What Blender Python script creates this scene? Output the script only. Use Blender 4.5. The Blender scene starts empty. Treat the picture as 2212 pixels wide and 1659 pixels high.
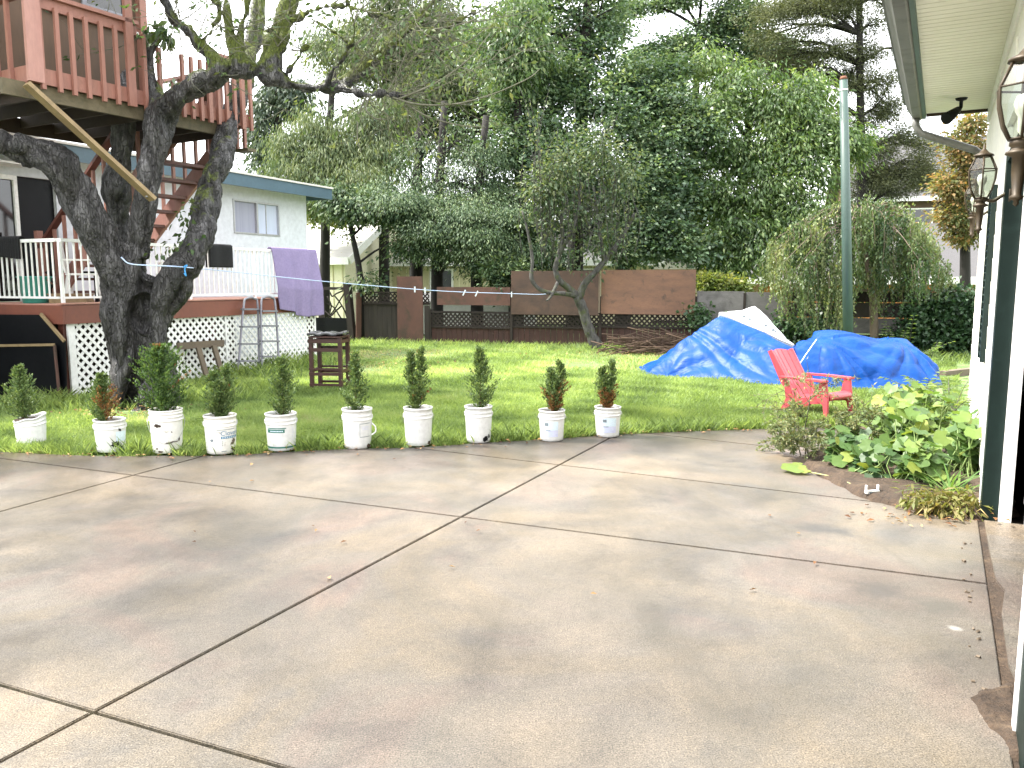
import bpy, bmesh, math, random
import numpy as np
from mathutils import Vector, Matrix, noise as mnoise

R = math.radians
SC = bpy.context.scene
COL = SC.collection
CAMH, PITCH, FPX, CX, CY = 1.6, R(7.3), 1736.0, 1106.0, 829.5
SP, CP = math.sin(PITCH), math.cos(PITCH)
EYE = Vector((0, 0, CAMH))
UP = Vector((0, 0, 1))
rng = random.Random(7)
nrg = np.random.default_rng(11)

# ---- surveying: sight lines of the photograph, used to measure real positions ----
def ray(x, y):
    u, v = (x - CX) / FPX, (y - CY) / FPX
    return Vector((u, CP - v * SP, -SP - v * CP))
def P(x, y, Y):
    d = ray(x, y); return EYE + d * (Y / d.y)
def G(x, y, z=0.0):
    d = ray(x, y); return EYE + d * ((z - CAMH) / d.z)
def PZ(x, Y, z):
    return Vector(((x - CX) / FPX * (Y * CP + (CAMH - z) * SP), Y, z))
def HIT(x, y, p0, n):
    d = ray(x, y); return EYE + d * ((p0 - EYE).dot(n) / d.dot(n))
def ppm(p):
    return FPX / (p.y * CP + (CAMH - p.z) * SP)

class Frame:
    """a plan grid: t runs along, w runs to the back-left, z up"""
    def __init__(s, o, az):
        s.o = Vector((o[0], o[1], 0)); a = R(az)
        s.et = Vector((math.sin(a), math.cos(a), 0)); s.ew = Vector((-math.cos(a), math.sin(a), 0))
        s.m = Matrix((s.et, s.ew, UP)).transposed()
    def p(s, t, w, z): return s.o + s.et * t + s.ew * w + UP * z
    def inv(s, v):
        d = Vector((v[0], v[1], 0)) - s.o
        return d.dot(s.et), d.dot(s.ew), v[2]
    def hitw(s, x, y, w):      # where a sight line meets the plane w = const
        return s.inv(HIT(x, y, s.p(0, w, 0), s.ew))
    def hitt(s, x, y, t):
        return s.inv(HIT(x, y, s.p(t, 0, 0), s.et))

# ---- objects ----
def tag(o, label=None, cat=None, group=None, kind=None):
    if label: o['label'] = label
    if cat: o['category'] = cat
    if group: o['group'] = group
    if kind: o['kind'] = kind
    return o
def thing(name, loc, label, cat, group=None, rz=0.0):
    o = bpy.data.objects.new(name, None); COL.objects.link(o)
    o.empty_display_size = 0.2
    o.location = Vector(loc); o.rotation_euler = (0, 0, rz)
    return tag(o, label, cat, group)
def offset_of(o):
    v = Vector((0, 0, 0))
    while o is not None:
        v += o.location; o = o.parent
    return v
def link(name, me, parent=None):
    o = bpy.data.objects.new(name, me); COL.objects.link(o)
    if parent is not None: o.parent = parent
    return o

def catmull(pts, k=4):
    """pts rows of floats; smooth curve through them"""
    A = np.array(pts, float); n = len(A)
    if n < 3: 
        return np.array([A[0] + (A[-1] - A[0]) * i / k for i in range(k + 1)])
    B = np.vstack([2 * A[0] - A[1], A, 2 * A[-1] - A[-2]]); out = []
    for i in range(n - 1):
        p0, p1, p2, p3 = B[i], B[i + 1], B[i + 2], B[i + 3]
        for j in range(k):
            t = j / k
            out.append(0.5 * (2 * p1 + (p2 - p0) * t + (2 * p0 - 5 * p1 + 4 * p2 - p3) * t * t + (3 * p1 - p0 - 3 * p2 + p3) * t ** 3))
    out.append(A[-1]); return np.array(out)

class MB:
    def __init__(s): s.v = []; s.f = []; s.mi = []; s.sm = []
    def add(s, vs, fs, mi=0, smooth=False):
        b = len(s.v); s.v.extend([tuple(v) for v in vs])
        for f in fs:
            s.f.append(tuple(b + i for i in f)); s.mi.append(mi); s.sm.append(smooth)
    def box(s, c, size, rot=None, mi=0):
        c = Vector(c); h = [x / 2 for x in size]; vs = []
        for sx in (-1, 1):
            for sy in (-1, 1):
                for sz in (-1, 1):
                    d = Vector((sx * h[0], sy * h[1], sz * h[2]))
                    vs.append(c + (rot @ d if rot is not None else d))
        s.add(vs, [(0, 1, 3, 2), (4, 6, 7, 5), (0, 4, 5, 1), (2, 3, 7, 6), (0, 2, 6, 4), (1, 5, 7, 3)], mi)
        return s
    def fb(s, fr, t0, t1, w0, w1, z0, z1, mi=0):
        return s.box(fr.p((t0 + t1) / 2, (w0 + w1) / 2, (z0 + z1) / 2), (abs(t1 - t0), abs(w1 - w0), abs(z1 - z0)), fr.m, mi)
    def beam(s, p0, p1, w, h, up=UP, mi=0):
        p0, p1 = Vector(p0), Vector(p1); d = (p1 - p0); L = d.length; d.normalize()
        sd = d.cross(up)
        if sd.length < 1e-4: sd = d.cross(Vector((1, 0, 0)))
        sd.normalize(); u = sd.cross(d)
        return s.box((p0 + p1) / 2, (L, w, h), Matrix((d, sd, u)).transposed(), mi)
    def tube(s, pts, rad, n=8, smooth=True, mi=0, caps=True):
        pts = [Vector(p) for p in pts]; m = len(pts)
        if not hasattr(rad, '__len__'): rad = [rad] * m
        ref = None; b = len(s.v); vs = []; fs = []
        for i in range(m):
            d = (pts[min(i + 1, m - 1)] - pts[max(i - 1, 0)])
            if d.length < 1e-9: d = Vector((0, 0, 1))
            d.normalize()
            if ref is None:
                ref = d.orthogonal().normalized()
            ref = ref - d * ref.dot(d)
            if ref.length < 1e-5: ref = d.orthogonal()
            ref.normalize(); sd = d.cross(ref)
            for k in range(n):
                a = 2 * math.pi * k / n
                vs.append(pts[i] + (ref * math.cos(a) + sd * math.sin(a)) * rad[i])
        for i in range(m - 1):
            for k in range(n):
                k2 = (k + 1) % n
                fs.append((i * n + k, i * n + k2, (i + 1) * n + k2, (i + 1) * n + k))
        s.add(vs, fs, mi, smooth)
        if caps:
            b = len(s.v) - m * n
            s.f.append(tuple(b + k for k in reversed(range(n)))); s.mi.append(mi); s.sm.append(False)
            s.f.append(tuple(b + (m - 1) * n + k for k in range(n))); s.mi.append(mi); s.sm.append(False)
        return s
    def lathe(s, prof, n=24, c=(0, 0, 0), mi=0, smooth=True, a0=0.0, a1=2 * math.pi):
        c = Vector(c); full = abs(a1 - a0 - 2 * math.pi) < 1e-6; k = n if full else n + 1; vs = []; fs = []
        for r, z in prof:
            for i in range(k):
                a = a0 + (a1 - a0) * i / n
                vs.append(c + Vector((r * math.cos(a), r * math.sin(a), z)))
        for j in range(len(prof) - 1):
            for i in range(n):
                i2 = (i + 1) % k if full else i + 1
                fs.append((j * k + i, j * k + i2, (j + 1) * k + i2, (j + 1) * k + i))
        s.add(vs, fs, mi, smooth); return s
    def plate(s, pts, n, th, mi=0):
        """a flat outline given as 3d points, thickened by th along -n"""
        n = Vector(n).normalized(); a = [Vector(p) for p in pts]; k = len(a)
        nn = Vector((0, 0, 0))
        for i in range(k): nn += a[i].cross(a[(i + 1) % k])
        if nn.dot(n) < 0: a.reverse()
        b = [p - n * th for p in a]
        fs = [tuple(range(k)), tuple(reversed(range(k, 2 * k)))]
        for i in range(k): 
            j = (i + 1) % k; fs.append((j, i, k + i, k + j))
        s.add(a + b, fs, mi); return s
    def grid(s, A, mi=0, smooth=True, cu=False):
        A = np.asarray(A); m, n = A.shape[:2]
        fs = [(i * n + j, i * n + j + 1, (i + 1) * n + j + 1, (i + 1) * n + j) for i in range(m - 1) for j in range(n - 1)]
        s.add(A.reshape(-1, 3), fs, mi, smooth); return s
    def build(s, name, mats, parent=None, local=False, bevel=0.0):
        off = Vector((0, 0, 0)) if (local or parent is None) else offset_of(parent)
        me = bpy.data.meshes.new(name)
        me.from_pydata([(v[0] - off.x, v[1] - off.y, v[2] - off.z) for v in s.v], [], s.f)
        if not isinstance(mats, (list, tuple)): mats = [mats]
        for m in mats: me.materials.append(m)
        me.polygons.foreach_set('material_index', s.mi); me.polygons.foreach_set('use_smooth', s.sm)
        if bevel > 0:
            bm = bmesh.new(); bm.from_mesh(me)
            es = [e for e in bm.edges if len(e.link_faces) == 2 and e.calc_face_angle(0) > 0.6]
            bmesh.ops.bevel(bm, geom=es, offset=bevel, segments=2, affect='EDGES', clamp_overlap=True)
            bm.to_mesh(me); bm.free()
        me.update()
        return link(name, me, parent)

def npmesh(name, V, F, mats, parent=None, rnd=None, local=False, mi=None, smooth=False):
    """V (n,3), F (m,k) arrays; one value 'rnd' per face"""
    V = np.asarray(V, np.float32)
    if parent is not None and not local:
        o = offset_of(parent); V = V - np.array([o.x, o.y, o.z], np.float32)
    me = bpy.data.meshes.new(name); k = F.shape[1]
    me.vertices.add(len(V)); me.vertices.foreach_set('co', np.ascontiguousarray(V, np.float32).ravel())
    me.loops.add(F.size); me.loops.foreach_set('vertex_index', np.ascontiguousarray(F, np.int32).ravel())
    me.polygons.add(len(F))
    me.polygons.foreach_set('loop_start', np.arange(0, F.size, k, dtype=np.int32))
    me.polygons.foreach_set('loop_total', np.full(len(F), k, np.int32))
    if smooth: me.polygons.foreach_set('use_smooth', np.ones(len(F), bool))
    if mi is not None: me.polygons.foreach_set('material_index', np.asarray(mi, np.int32))
    if not isinstance(mats, (list, tuple)): mats = [mats]
    for m in mats: me.materials.append(m)
    if rnd is not None:
        at = me.attributes.new('rnd', 'FLOAT', 'FACE'); at.data.foreach_set('value', np.asarray(rnd, np.float32))
    me.update(calc_edges=True)
    return link(name, me, parent)

def unit(a):
    return a / np.maximum(np.linalg.norm(a, axis=-1, keepdims=True), 1e-9)

def leaf_quads(C, N, D, size, asp):
    """leaf-sized rhombs, folded a little: centre C, normal N, long axis D"""
    D = unit(D); S = unit(np.cross(N, D)); N2 = np.cross(D, S)
    L = size[:, None]; W = (size * asp)[:, None]
    V = np.empty((len(C), 4, 3), np.float32)
    V[:, 0] = C - D * L * .5
    V[:, 1] = C + S * W * .5 + N2 * W * .18 - D * L * .05
    V[:, 2] = C + D * L * .5 - N2 * L * .12
    V[:, 3] = C - S * W * .5 + N2 * W * .18 - D * L * .05
    return V.reshape(-1, 3), np.arange(len(C) * 4).reshape(-1, 4)

def cloud(blobs, n, size=.12, asp=.6, spread=.22, flat=.6, droop=0.0, per=26, shell=.5, up=.8):
    """leaf clumps through ellipsoid blobs [(centre, radii, weight)]. returns V, F, rnd"""
    cs = np.array([list(b[0]) for b in blobs]); rs = np.array([list(b[1]) for b in blobs])
    wt = np.array([b[2] if len(b) > 2 else b[1][0] * b[1][2] for b in blobs], float); wt /= wt.sum()
    m = max(1, n // per)
    bi = nrg.choice(len(blobs), m, p=wt)
    d = unit(nrg.normal(size=(m, 3)))
    r = shell + (1 - shell) * nrg.random((m, 1)) ** .6
    r *= 1 + .22 * nrg.normal(size=(m, 1))
    cc = cs[bi] + d * r * rs[bi]
    # each clump leans outwards
    k = np.repeat(np.arange(m), per)
    off = nrg.normal(size=(m * per, 3)) * spread; off[:, 2] *= flat
    if droop: off[:, 2] -= np.abs(off[:, 0] + off[:, 1]) * droop * .5 + nrg.random(m * per) * droop * spread * 2
    C = cc[k] + off
    out = d[k]
    N = unit(out * .4 + np.array([0, 0, up]) + nrg.normal(size=C.shape) * .55)
    D = unit(off + out * .3 * spread + nrg.normal(size=C.shape) * spread * .5 + np.array([0, 0, -droop * spread * 2.2]))
    s = size * (.6 + .8 * nrg.random(len(C)))
    V, F = leaf_quads(C, N, D, s, asp)
    tint = np.clip(nrg.random(m)[k] * .72 + nrg.random(len(C)) * .4 - .06, 0, 1)
    return V, F, tint

def join(parts):
    Vs, Fs, Ts, b = [], [], [], 0
    for V, F, T in parts:
        Vs.append(V); Fs.append(F + b); Ts.append(T); b += len(V)
    return np.vstack(Vs), np.vstack(Fs), np.concatenate(Ts)

def organic(tubes, voxel, smooth=4, disp=None):
    """weld limbs (lists of x,y,z,r) into one continuous skin; returns V, F"""
    mb = MB()
    for t in tubes:
        A = catmull(t, 5); mb.tube([tuple(a[:3]) for a in A], [max(a[3], .004) for a in A], 12)
    me = bpy.data.meshes.new('tmp'); me.from_pydata(mb.v, [], mb.f); o = bpy.data.objects.new('tmp', me); COL.objects.link(o)
    md = o.modifiers.new('r', 'REMESH'); md.mode = 'VOXEL'; md.voxel_size = voxel
    ms = o.modifiers.new('s', 'SMOOTH'); ms.iterations = smooth; ms.factor = .5
    dg = bpy.context.evaluated_depsgraph_get(); ev = o.evaluated_get(dg); m2 = ev.to_mesh()
    V = np.empty(len(m2.vertices) * 3, np.float32); m2.vertices.foreach_get('co', V); V = V.reshape(-1, 3)
    N = np.empty(len(m2.vertices) * 3, np.float32); m2.vertices.foreach_get('normal', N); N = N.reshape(-1, 3)
    F = np.array([p.vertices[:] if len(p.vertices) == 4 else list(p.vertices) + [p.vertices[-1]] for p in m2.polygons], np.int32)
    ev.to_mesh_clear(); bpy.data.objects.remove(o); bpy.data.meshes.remove(me)
    if disp: V = V + N * np.array([disp(v) for v in V], np.float32)[:, None]
    return V, F

def inpoly(X, Y, poly):
    ins = np.zeros(len(X), bool); n = len(poly)
    for i in range(n):
        x0, y0 = poly[i][0], poly[i][1]; x1, y1 = poly[(i + 1) % n][0], poly[(i + 1) % n][1]
        if y0 == y1: continue
        c = (Y > min(y0, y1)) & (Y <= max(y0, y1))
        ins ^= c & (X < (x1 - x0) * (Y - y0) / (y1 - y0) + x0)
    return ins

# ---- materials ----
def newmat(name):
    m = bpy.data.materials.new(name); m.use_nodes = True
    nt = m.node_tree; return m, nt, nt.nodes['Principled BSDF'], nt.nodes, nt.links
def ramp(nodes, stops):
    r = nodes.new('ShaderNodeValToRGB'); e = r.color_ramp.elements
    while len(e) > len(stops): e.remove(e[-1])
    while len(e) < len(stops): e.new(.5)
    for i, (p, c) in enumerate(stops):
        e[i].position = p; e[i].color = (c[0], c[1], c[2], 1)
    return r
def texco(nodes, links, stretch=(1, 1, 1), rot=(0, 0, 0), kind='Object'):
    t = nodes.new('ShaderNodeTexCoord'); mp = nodes.new('ShaderNodeMapping')
    mp.inputs['Scale'].default_value = stretch; mp.inputs['Rotation'].default_value = rot
    links.new(t.outputs[kind], mp.inputs['Vector']); return mp.outputs[0]
def nz(nodes, links, vec, scale, detail=5, rough=.6, dist=0):
    n = nodes.new('ShaderNodeTexNoise'); n.inputs['Scale'].default_value = scale; n.inputs['Detail'].default_value = detail
    n.inputs['Roughness'].default_value = rough; n.inputs['Distortion'].default_value = dist
    links.new(vec, n.inputs['Vector']); return n.outputs['Fac']
def mixc(nodes, links, fac, a, b, mode='MIX'):
    m = nodes.new('ShaderNodeMix'); m.data_type = 'RGBA'; m.blend_type = mode
    for sock, val in ((m.inputs['Factor'], fac), (m.inputs['A'], a), (m.inputs['B'], b)):
        pass
    ins = {'f': m.inputs[0], 'a': m.inputs[6], 'b': m.inputs[7]}
    for k, val in (('f', fac), ('a', a), ('b', b)):
        if isinstance(val, (int, float)): ins[k].default_value = val
        elif isinstance(val, tuple): ins[k].default_value = (val[0], val[1], val[2], 1)
        else: links.new(val, ins[k])
    return m.outputs[2]
def mth(nodes, links, op, a, b=None, c=None, clamp=False):
    m = nodes.new('ShaderNodeMath'); m.operation = op; m.use_clamp = clamp
    for i, val in enumerate((a, b, c)):
        if val is None: continue
        if isinstance(val, (int, float)): m.inputs[i].default_value = val
        else: links.new(val, m.inputs[i])
    return m.outputs[0]
def bump(nodes, links, h, strength, dist, normal=None):
    b = nodes.new('ShaderNodeBump'); b.inputs['Strength'].default_value = strength; b.inputs['Distance'].default_value = dist
    links.new(h, b.inputs['Height'])
    if normal is not None: links.new(normal, b.inputs['Normal'])
    return b.outputs[0]

def pm(name, c1, c2=None, scale=4, rough=.6, stretch=(1, 1, 1), bmp=0.0, bscale=30, spec=.5, dirt=None, dscale=2.5, dlo=.55, dhi=.75, metal=0, rvar=.1):
    m, nt, bs, N, L = newmat(name)
    v = texco(N, L, stretch); c2 = c2 or tuple(x * .8 for x in c1)
    f = nz(N, L, v, scale, 6, .65)
    col = ramp(N, [(.3, c1), (.7, c2)]); L.new(f, col.inputs[0]); out = col.outputs[0]
    f2 = nz(N, L, v, scale * 9, 4, .6)
    g = ramp(N, [(.25, (.86, .86, .86)), (.75, (1.1, 1.1, 1.1))]); L.new(f2, g.inputs[0])
    out = mixc(N, L, 1.0, out, g.outputs[0], 'MULTIPLY')
    if dirt:
        v2 = texco(N, L); d = nz(N, L, v2, dscale, 7, .7, .6)
        dr = ramp(N, [(dlo, (0, 0, 0)), (dhi, (1, 1, 1))]); L.new(d, dr.inputs[0])
        out = mixc(N, L, dr.outputs[0], out, dirt)
    L.new(out, bs.inputs['Base Color'])
    rr = mth(N, L, 'MULTIPLY_ADD', f2, rvar * 2, rough - rvar)
    L.new(rr, bs.inputs['Roughness']); bs.inputs['Specular IOR Level'].default_value = spec; bs.inputs['Metallic'].default_value = metal
    if bmp:
        L.new(bump(N, L, nz(N, L, v, bscale, 5, .65), bmp, .02), bs.inputs['Normal'])
    return m

def leafmat(name, cols, trans=.35, rough=.5, tcol=None, spec=.35, upn=0.0):
    m, nt, bs, N, L = newmat(name)
    a = N.new('ShaderNodeAttribute'); a.attribute_name = 'rnd'
    st = [(i / (len(cols) - 1), c) for i, c in enumerate(cols)]
    r = ramp(N, st); L.new(a.outputs['Fac'], r.inputs[0])
    v = texco(N, L); f = nz(N, L, v, .9, 3, .6)
    g = ramp(N, [(.3, (.75, .78, .8)), (.7, (1.2, 1.15, 1.05))]); L.new(f, g.inputs[0])
    out = mixc(N, L, 1.0, r.outputs[0], g.outputs[0], 'MULTIPLY')
    L.new(out, bs.inputs['Base Color']); bs.inputs['Roughness'].default_value = rough; bs.inputs['Specular IOR Level'].default_value = spec
    t = N.new('ShaderNodeBsdfTranslucent')
    tc = mixc(N, L, 1.0, out, tcol or (1.5, 1.45, .7), 'MULTIPLY'); L.new(tc, t.inputs['Color'])
    mx = N.new('ShaderNodeMixShader'); mx.inputs[0].default_value = trans
    L.new(bs.outputs[0], mx.inputs[1]); L.new(t.outputs[0], mx.inputs[2])
    L.new(mx.outputs[0], N['Material Output'].inputs['Surface'])
    if upn:      # a sward of thin curved blades shades like its mean upward surface
        ge = N.new('ShaderNodeNewGeometry'); va = N.new('ShaderNodeVectorMath'); va.operation = 'SCALE'; va.inputs['Scale'].default_value = 1 - upn
        L.new(ge.outputs['Normal'], va.inputs[0]); vb = N.new('ShaderNodeVectorMath'); L.new(va.outputs[0], vb.inputs[0]); vb.inputs[1].default_value = (0, 0, upn)
        vn = N.new('ShaderNodeVectorMath'); vn.operation = 'NORMALIZE'; L.new(vb.outputs[0], vn.inputs[0]); L.new(vn.outputs[0], bs.inputs['Normal']); L.new(vn.outputs[0], t.inputs['Normal'])
    return m
# ======================= materials =======================
def concrete_mat():
    m, nt, bs, N, L = newmat('wet_concrete')
    v = texco(N, L)
    big = nz(N, L, v, .42, 6, .6, .6); mid = nz(N, L, v, 1.7, 7, .68, .4); fine = nz(N, L, v, 38, 4, .7)
    sand = nz(N, L, v, 165, 2, .7)
    c = ramp(N, [(.3, (.080, .074, .066)), (.44, (.118, .108, .095)), (.56, (.16, .139, .115)), (.70, (.215, .186, .17))]); L.new(big, c.inputs[0])
    c2 = ramp(N, [(.32, (.66, .65, .65)), (.48, (.95, .93, .9)), (.68, (1.2, 1.15, 1.08))]); L.new(mid, c2.inputs[0])
    out = mixc(N, L, 1.0, c.outputs[0], c2.outputs[0], 'MULTIPLY')
    c3 = ramp(N, [(.3, (.8, .8, .8)), (.7, (1.17, 1.17, 1.17))]); L.new(fine, c3.inputs[0])
    out = mixc(N, L, 1.0, out, c3.outputs[0], 'MULTIPLY')
    c4 = ramp(N, [(.36, (.34, .33, .32)), (.46, (.9, .9, .9)), (.56, (1.05, 1.05, 1.05)), (.66, (1.75, 1.72, 1.66))]); L.new(sand, c4.inputs[0])
    hue = nz(N, L, v, .75, 4, .6, .8); hr = ramp(N, [(.3, (.92, .95, 1.0)), (.42, (1.05, 1.0, .90)), (.54, (.99, .985, .98)), (.64, (1.09, .965, .945)), (.75, (1.0, .98, 1.0))]); L.new(hue, hr.inputs[0])
    out = mixc(N, L, 1.0, out, hr.outputs[0], 'MULTIPLY')
    out = mixc(N, L, 1.0, out, c4.outputs[0], 'MULTIPLY')
    # moss-brown weathering streaks and a few pits
    st = nz(N, L, texco(N, L, (1.0, .35, 1), (0, 0, R(-62))), 1.1, 7, .72, .8)
    sr = ramp(N, [(.5, (0, 0, 0)), (.7, (1, 1, 1))]); L.new(st, sr.inputs[0])
    out = mixc(N, L, mth(N, L, 'MULTIPLY', sr.outputs[0], .5), out, (.062, .054, .038))
    L.new(out, bs.inputs['Base Color'])
    # darker band along the lawn edge, ragged inner border
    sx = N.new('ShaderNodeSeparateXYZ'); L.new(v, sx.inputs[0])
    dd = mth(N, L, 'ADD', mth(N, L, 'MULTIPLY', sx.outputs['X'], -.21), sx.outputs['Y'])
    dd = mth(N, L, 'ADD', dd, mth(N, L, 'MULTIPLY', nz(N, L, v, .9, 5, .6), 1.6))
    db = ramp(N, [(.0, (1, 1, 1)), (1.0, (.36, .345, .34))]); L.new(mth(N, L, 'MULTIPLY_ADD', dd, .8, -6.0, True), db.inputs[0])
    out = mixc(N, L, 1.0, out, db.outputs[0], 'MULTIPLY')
    for (sx_, sy_), rad, colr in (((1765, 1140), .16, (.05, .048, .045)), ((1818, 1148), .11, (.05, .048, .045)), ((1900, 1276), .15, (.055, .05, .045)), ((2062, 1357), .04, (.34, .33, .31)), ((2030, 1310), .16, (.07, .066, .055))):
        sp_ = G(sx_, sy_); ds = N.new('ShaderNodeVectorMath'); ds.operation = 'DISTANCE'; L.new(v, ds.inputs[0]); ds.inputs[1].default_value = (sp_.x, sp_.y, 0)
        k_ = mth(N, L, 'ADD', mth(N, L, 'DIVIDE', ds.outputs['Value'], rad), mth(N, L, 'MULTIPLY_ADD', nz(N, L, v, 9, 5, .7), 1.6, -.8))
        kr = ramp(N, [(.3, (.75,) * 3), (1.0, (0, 0, 0))]); L.new(k_, kr.inputs[0]); out = mixc(N, L, kr.outputs[0], out, colr)
    L.new(out, bs.inputs['Base Color'])
    wet = nz(N, L, v, .8, 5, .6, .5)
    rr = ramp(N, [(.35, (.30,) * 3), (.65, (.58,) * 3)]); L.new(wet, rr.inputs[0])
    L.new(rr.outputs[0], bs.inputs['Roughness']); bs.inputs['Specular IOR Level'].default_value = .55
    h = mth(N, L, 'ADD', mth(N, L, 'MULTIPLY', sand, .55), mth(N, L, 'MULTIPLY', fine, .8))
    L.new(bump(N, L, h, .45, .006), bs.inputs['Normal'])
    return m
def soil_mat():
    m, nt, bs, N, L = newmat('damp_soil')
    v = texco(N, L); a = nz(N, L, v, 5, 7, .7); b = nz(N, L, v, 45, 5, .7)
    c = ramp(N, [(.3, (.03, .02, .014)), (.55, (.075, .05, .033)), (.75, (.14, .10, .065))]); L.new(a, c.inputs[0])
    c2 = ramp(N, [(.3, (.55, .55, .55)), (.7, (1.35, 1.3, 1.2))]); L.new(b, c2.inputs[0])
    L.new(mixc(N, L, 1.0, c.outputs[0], c2.outputs[0], 'MULTIPLY'), bs.inputs['Base Color']); bs.inputs['Roughness'].default_value = .85
    L.new(bump(N, L, b, .9, .03), bs.inputs['Normal'])
    return m
def turf_mat():
    m, nt, bs, N, L = newmat('turf')
    v = texco(N, L); a = nz(N, L, v, .7, 6, .65); b = nz(N, L, v, 22, 4, .7)
    c = ramp(N, [(.3, (.08, .125, .04)), (.6, (.14, .21, .065)), (.8, (.21, .21, .11))]); L.new(a, c.inputs[0])
    c2 = ramp(N, [(.3, (.5, .5, .5)), (.7, (1.3, 1.3, 1.2))]); L.new(b, c2.inputs[0])
    L.new(mixc(N, L, 1.0, c.outputs[0], c2.outputs[0], 'MULTIPLY'), bs.inputs['Base Color']); bs.inputs['Roughness'].default_value = .9
    return m
M = {}
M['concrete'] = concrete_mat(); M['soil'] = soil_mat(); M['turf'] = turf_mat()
M['joint'] = pm('joint_dirt', (.004, .0035, .003), (.010, .008, .006), 12, .95, spec=.1)
M['grass'] = leafmat('grass_blades', [(.10, .155, .05), (.18, .265, .085), (.27, .37, .13), (.35, .44, .175), (.46, .43, .25)], .45, .55, (1.35, 1.3, .8))
M['pink'] = pm('salmon_stain', (.29, .135, .10), (.24, .105, .078), 3, .55, (1, 1, .3), .15, 40, dirt=(.18, .085, .06), dscale=4, dlo=.6, dhi=.85)
M['pinkpale'] = pm('salmon_stain_pale', (.37, .20, .165), (.32, .16, .13), 3, .55, (1, 1, .3), .15, 40, dirt=(.3, .14, .1), dscale=5, dlo=.62, dhi=.85)
M['rustdark'] = pm('dark_red_stain', (.11, .032, .02), (.08, .024, .016), 4, .5, (1, 1, .4), .15, 40, dirt=(.05, .02, .015), dscale=5)
M['raw'] = pm('raw_lumber', (.30, .22, .115), (.19, .13, .065), 5, .65, (1, 1, .25), .2, 40, dirt=(.12, .09, .05), dscale=6, dlo=.58, dhi=.78)
M['mossbeam'] = pm('old_green_beam', (.145, .115, .068), (.075, .066, .036), 4, .75, (1, 1, 1), .2, 40, dirt=(.05, .045, .025), dscale=5)
M['darkwood'] = pm('dark_joist_wood', (.045, .028, .018), (.026, .017, .012), 4, .8, bmp=.2)
M['brownply'] = pm('brown_siding', (.105, .062, .036), (.07, .042, .025), 2, .7, (1, 1, .25), .15)
M['white'] = pm('white_paint', (.82, .82, .80), (.76, .76, .74), 2, .45, dirt=(.5, .48, .42), dscale=3, dlo=.7, dhi=.9)
M['stucco'] = pm('white_stucco', (.58, .605, .64), (.535, .56, .60), 1.2, .85, bmp=.12, bscale=60)
M['bluetrim'] = pm('slate_blue_paint', (.06, .11, .145), (.05, .092, .122), 2, .5)
M['redfascia'] = pm('red_brown_fascia', (.19, .062, .038), (.155, .05, .032), 2, .55, dirt=(.12, .05, .035), dscale=3, dlo=.62, dhi=.85)
M['deckfloor'] = pm('salmon_deck_floor', (.50, .27, .21), (.42, .21, .16), 3, .6)
M['glass'] = pm('dark_window_glass', (.006, .007, .008), (.01, .011, .012), 1, .08, spec=.8, rvar=.02)
M['blind'] = pm('grey_blind', (.33, .34, .42), (.26, .27, .35), 1.5, .4, (14, 14, .1), spec=.5)
M['blindpale'] = pm('pale_blue_blind', (.52, .57, .70), (.46, .51, .64), 1.5, .35, (14, 14, .1))
M['alu'] = pm('dull_aluminium', (.55, .55, .56), (.45, .45, .47), 4, .38, metal=.7)
M['greymetal'] = pm('grey_ladder_metal', (.22, .22, .25), (.16, .16, .185), 5, .45, metal=.3)
M['black'] = pm('black_board', (.0025, .003, .0045), (.005, .0055, .007), 2, .5, spec=.18)
M['blackcloth'] = pm('black_cloth', (.004, .004, .005), (.008, .008, .0095), 20, .9, bmp=.4, bscale=60)
M['lilac'] = pm('lilac_towel', (.25, .205, .345), (.21, .175, .30), 3, .95, bmp=.5, bscale=140, spec=.1)
M['pail'] = pm('white_pail_plastic', (.66, .66, .65), (.62, .62, .61), 3, .32, spec=.5, dirt=(.45, .42, .36), dscale=5, dlo=.76, dhi=.95, rvar=.05)
M['paildirty'] = pm('grubby_pail_plastic', (.78, .77, .74), (.68, .66, .60), 3, .4, spec=.5, dirt=(.2, .17, .12), dscale=9, dlo=.6, dhi=.74)
M['wire'] = pm('galvanised_wire', (.35, .35, .35), (.28, .28, .28), 9, .4, metal=.8)
M['labelblue'] = pm('pale_blue_label', (.62, .74, .80), (.58, .68, .78), 9, .4)
M['labelink'] = pm('grey_label_ink', (.14, .17, .19), (.2, .24, .26), 30, .5)
M['blueink'] = pm('blue_print', (.06, .17, .30), (.07, .2, .33), 10, .4)
M['greenink'] = pm('dark_green_print', (.025, .13, .10), (.03, .15, .12), 10, .4)
M['violetink'] = pm('violet_print', (.5, .52, .72), (.6, .62, .75), 20, .45)
M['plaster'] = pm('garage_cream_siding', (.80, .78, .70), (.75, .73, .66), 2, .6)
M['whitetrim'] = pm('white_trim_boards', (.82, .82, .81), (.77, .77, .77), 3, .5, dirt=(.35, .33, .3), dscale=9, dlo=.72, dhi=.85)
M['greentrim'] = pm('dark_green_trim', (.006, .017, .014), (.0045, .013, .011), 3, .5, dirt=(.012, .028, .024), dscale=6, spec=.25)
M['gutter'] = pm('grey_gutter_metal', (.17, .17, .16), (.115, .115, .105), 1.5, .5, (1, 1, 4), dirt=(.045, .04, .033), dscale=2.5, dlo=.5, dhi=.75)
M['fasciagreen'] = pm('grey_green_fascia', (.075, .115, .10), (.058, .09, .078), 2, .55, dirt=(.05, .06, .05), dscale=6, dlo=.6, dhi=.8)
M['brass'] = pm('tarnished_brass', (.06, .04, .019), (.03, .021, .012), 12, .5, metal=.25)
M['bulb'] = pm('white_bulb', (.86, .85, .80), (.84, .83, .78), 3, .3)
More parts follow.
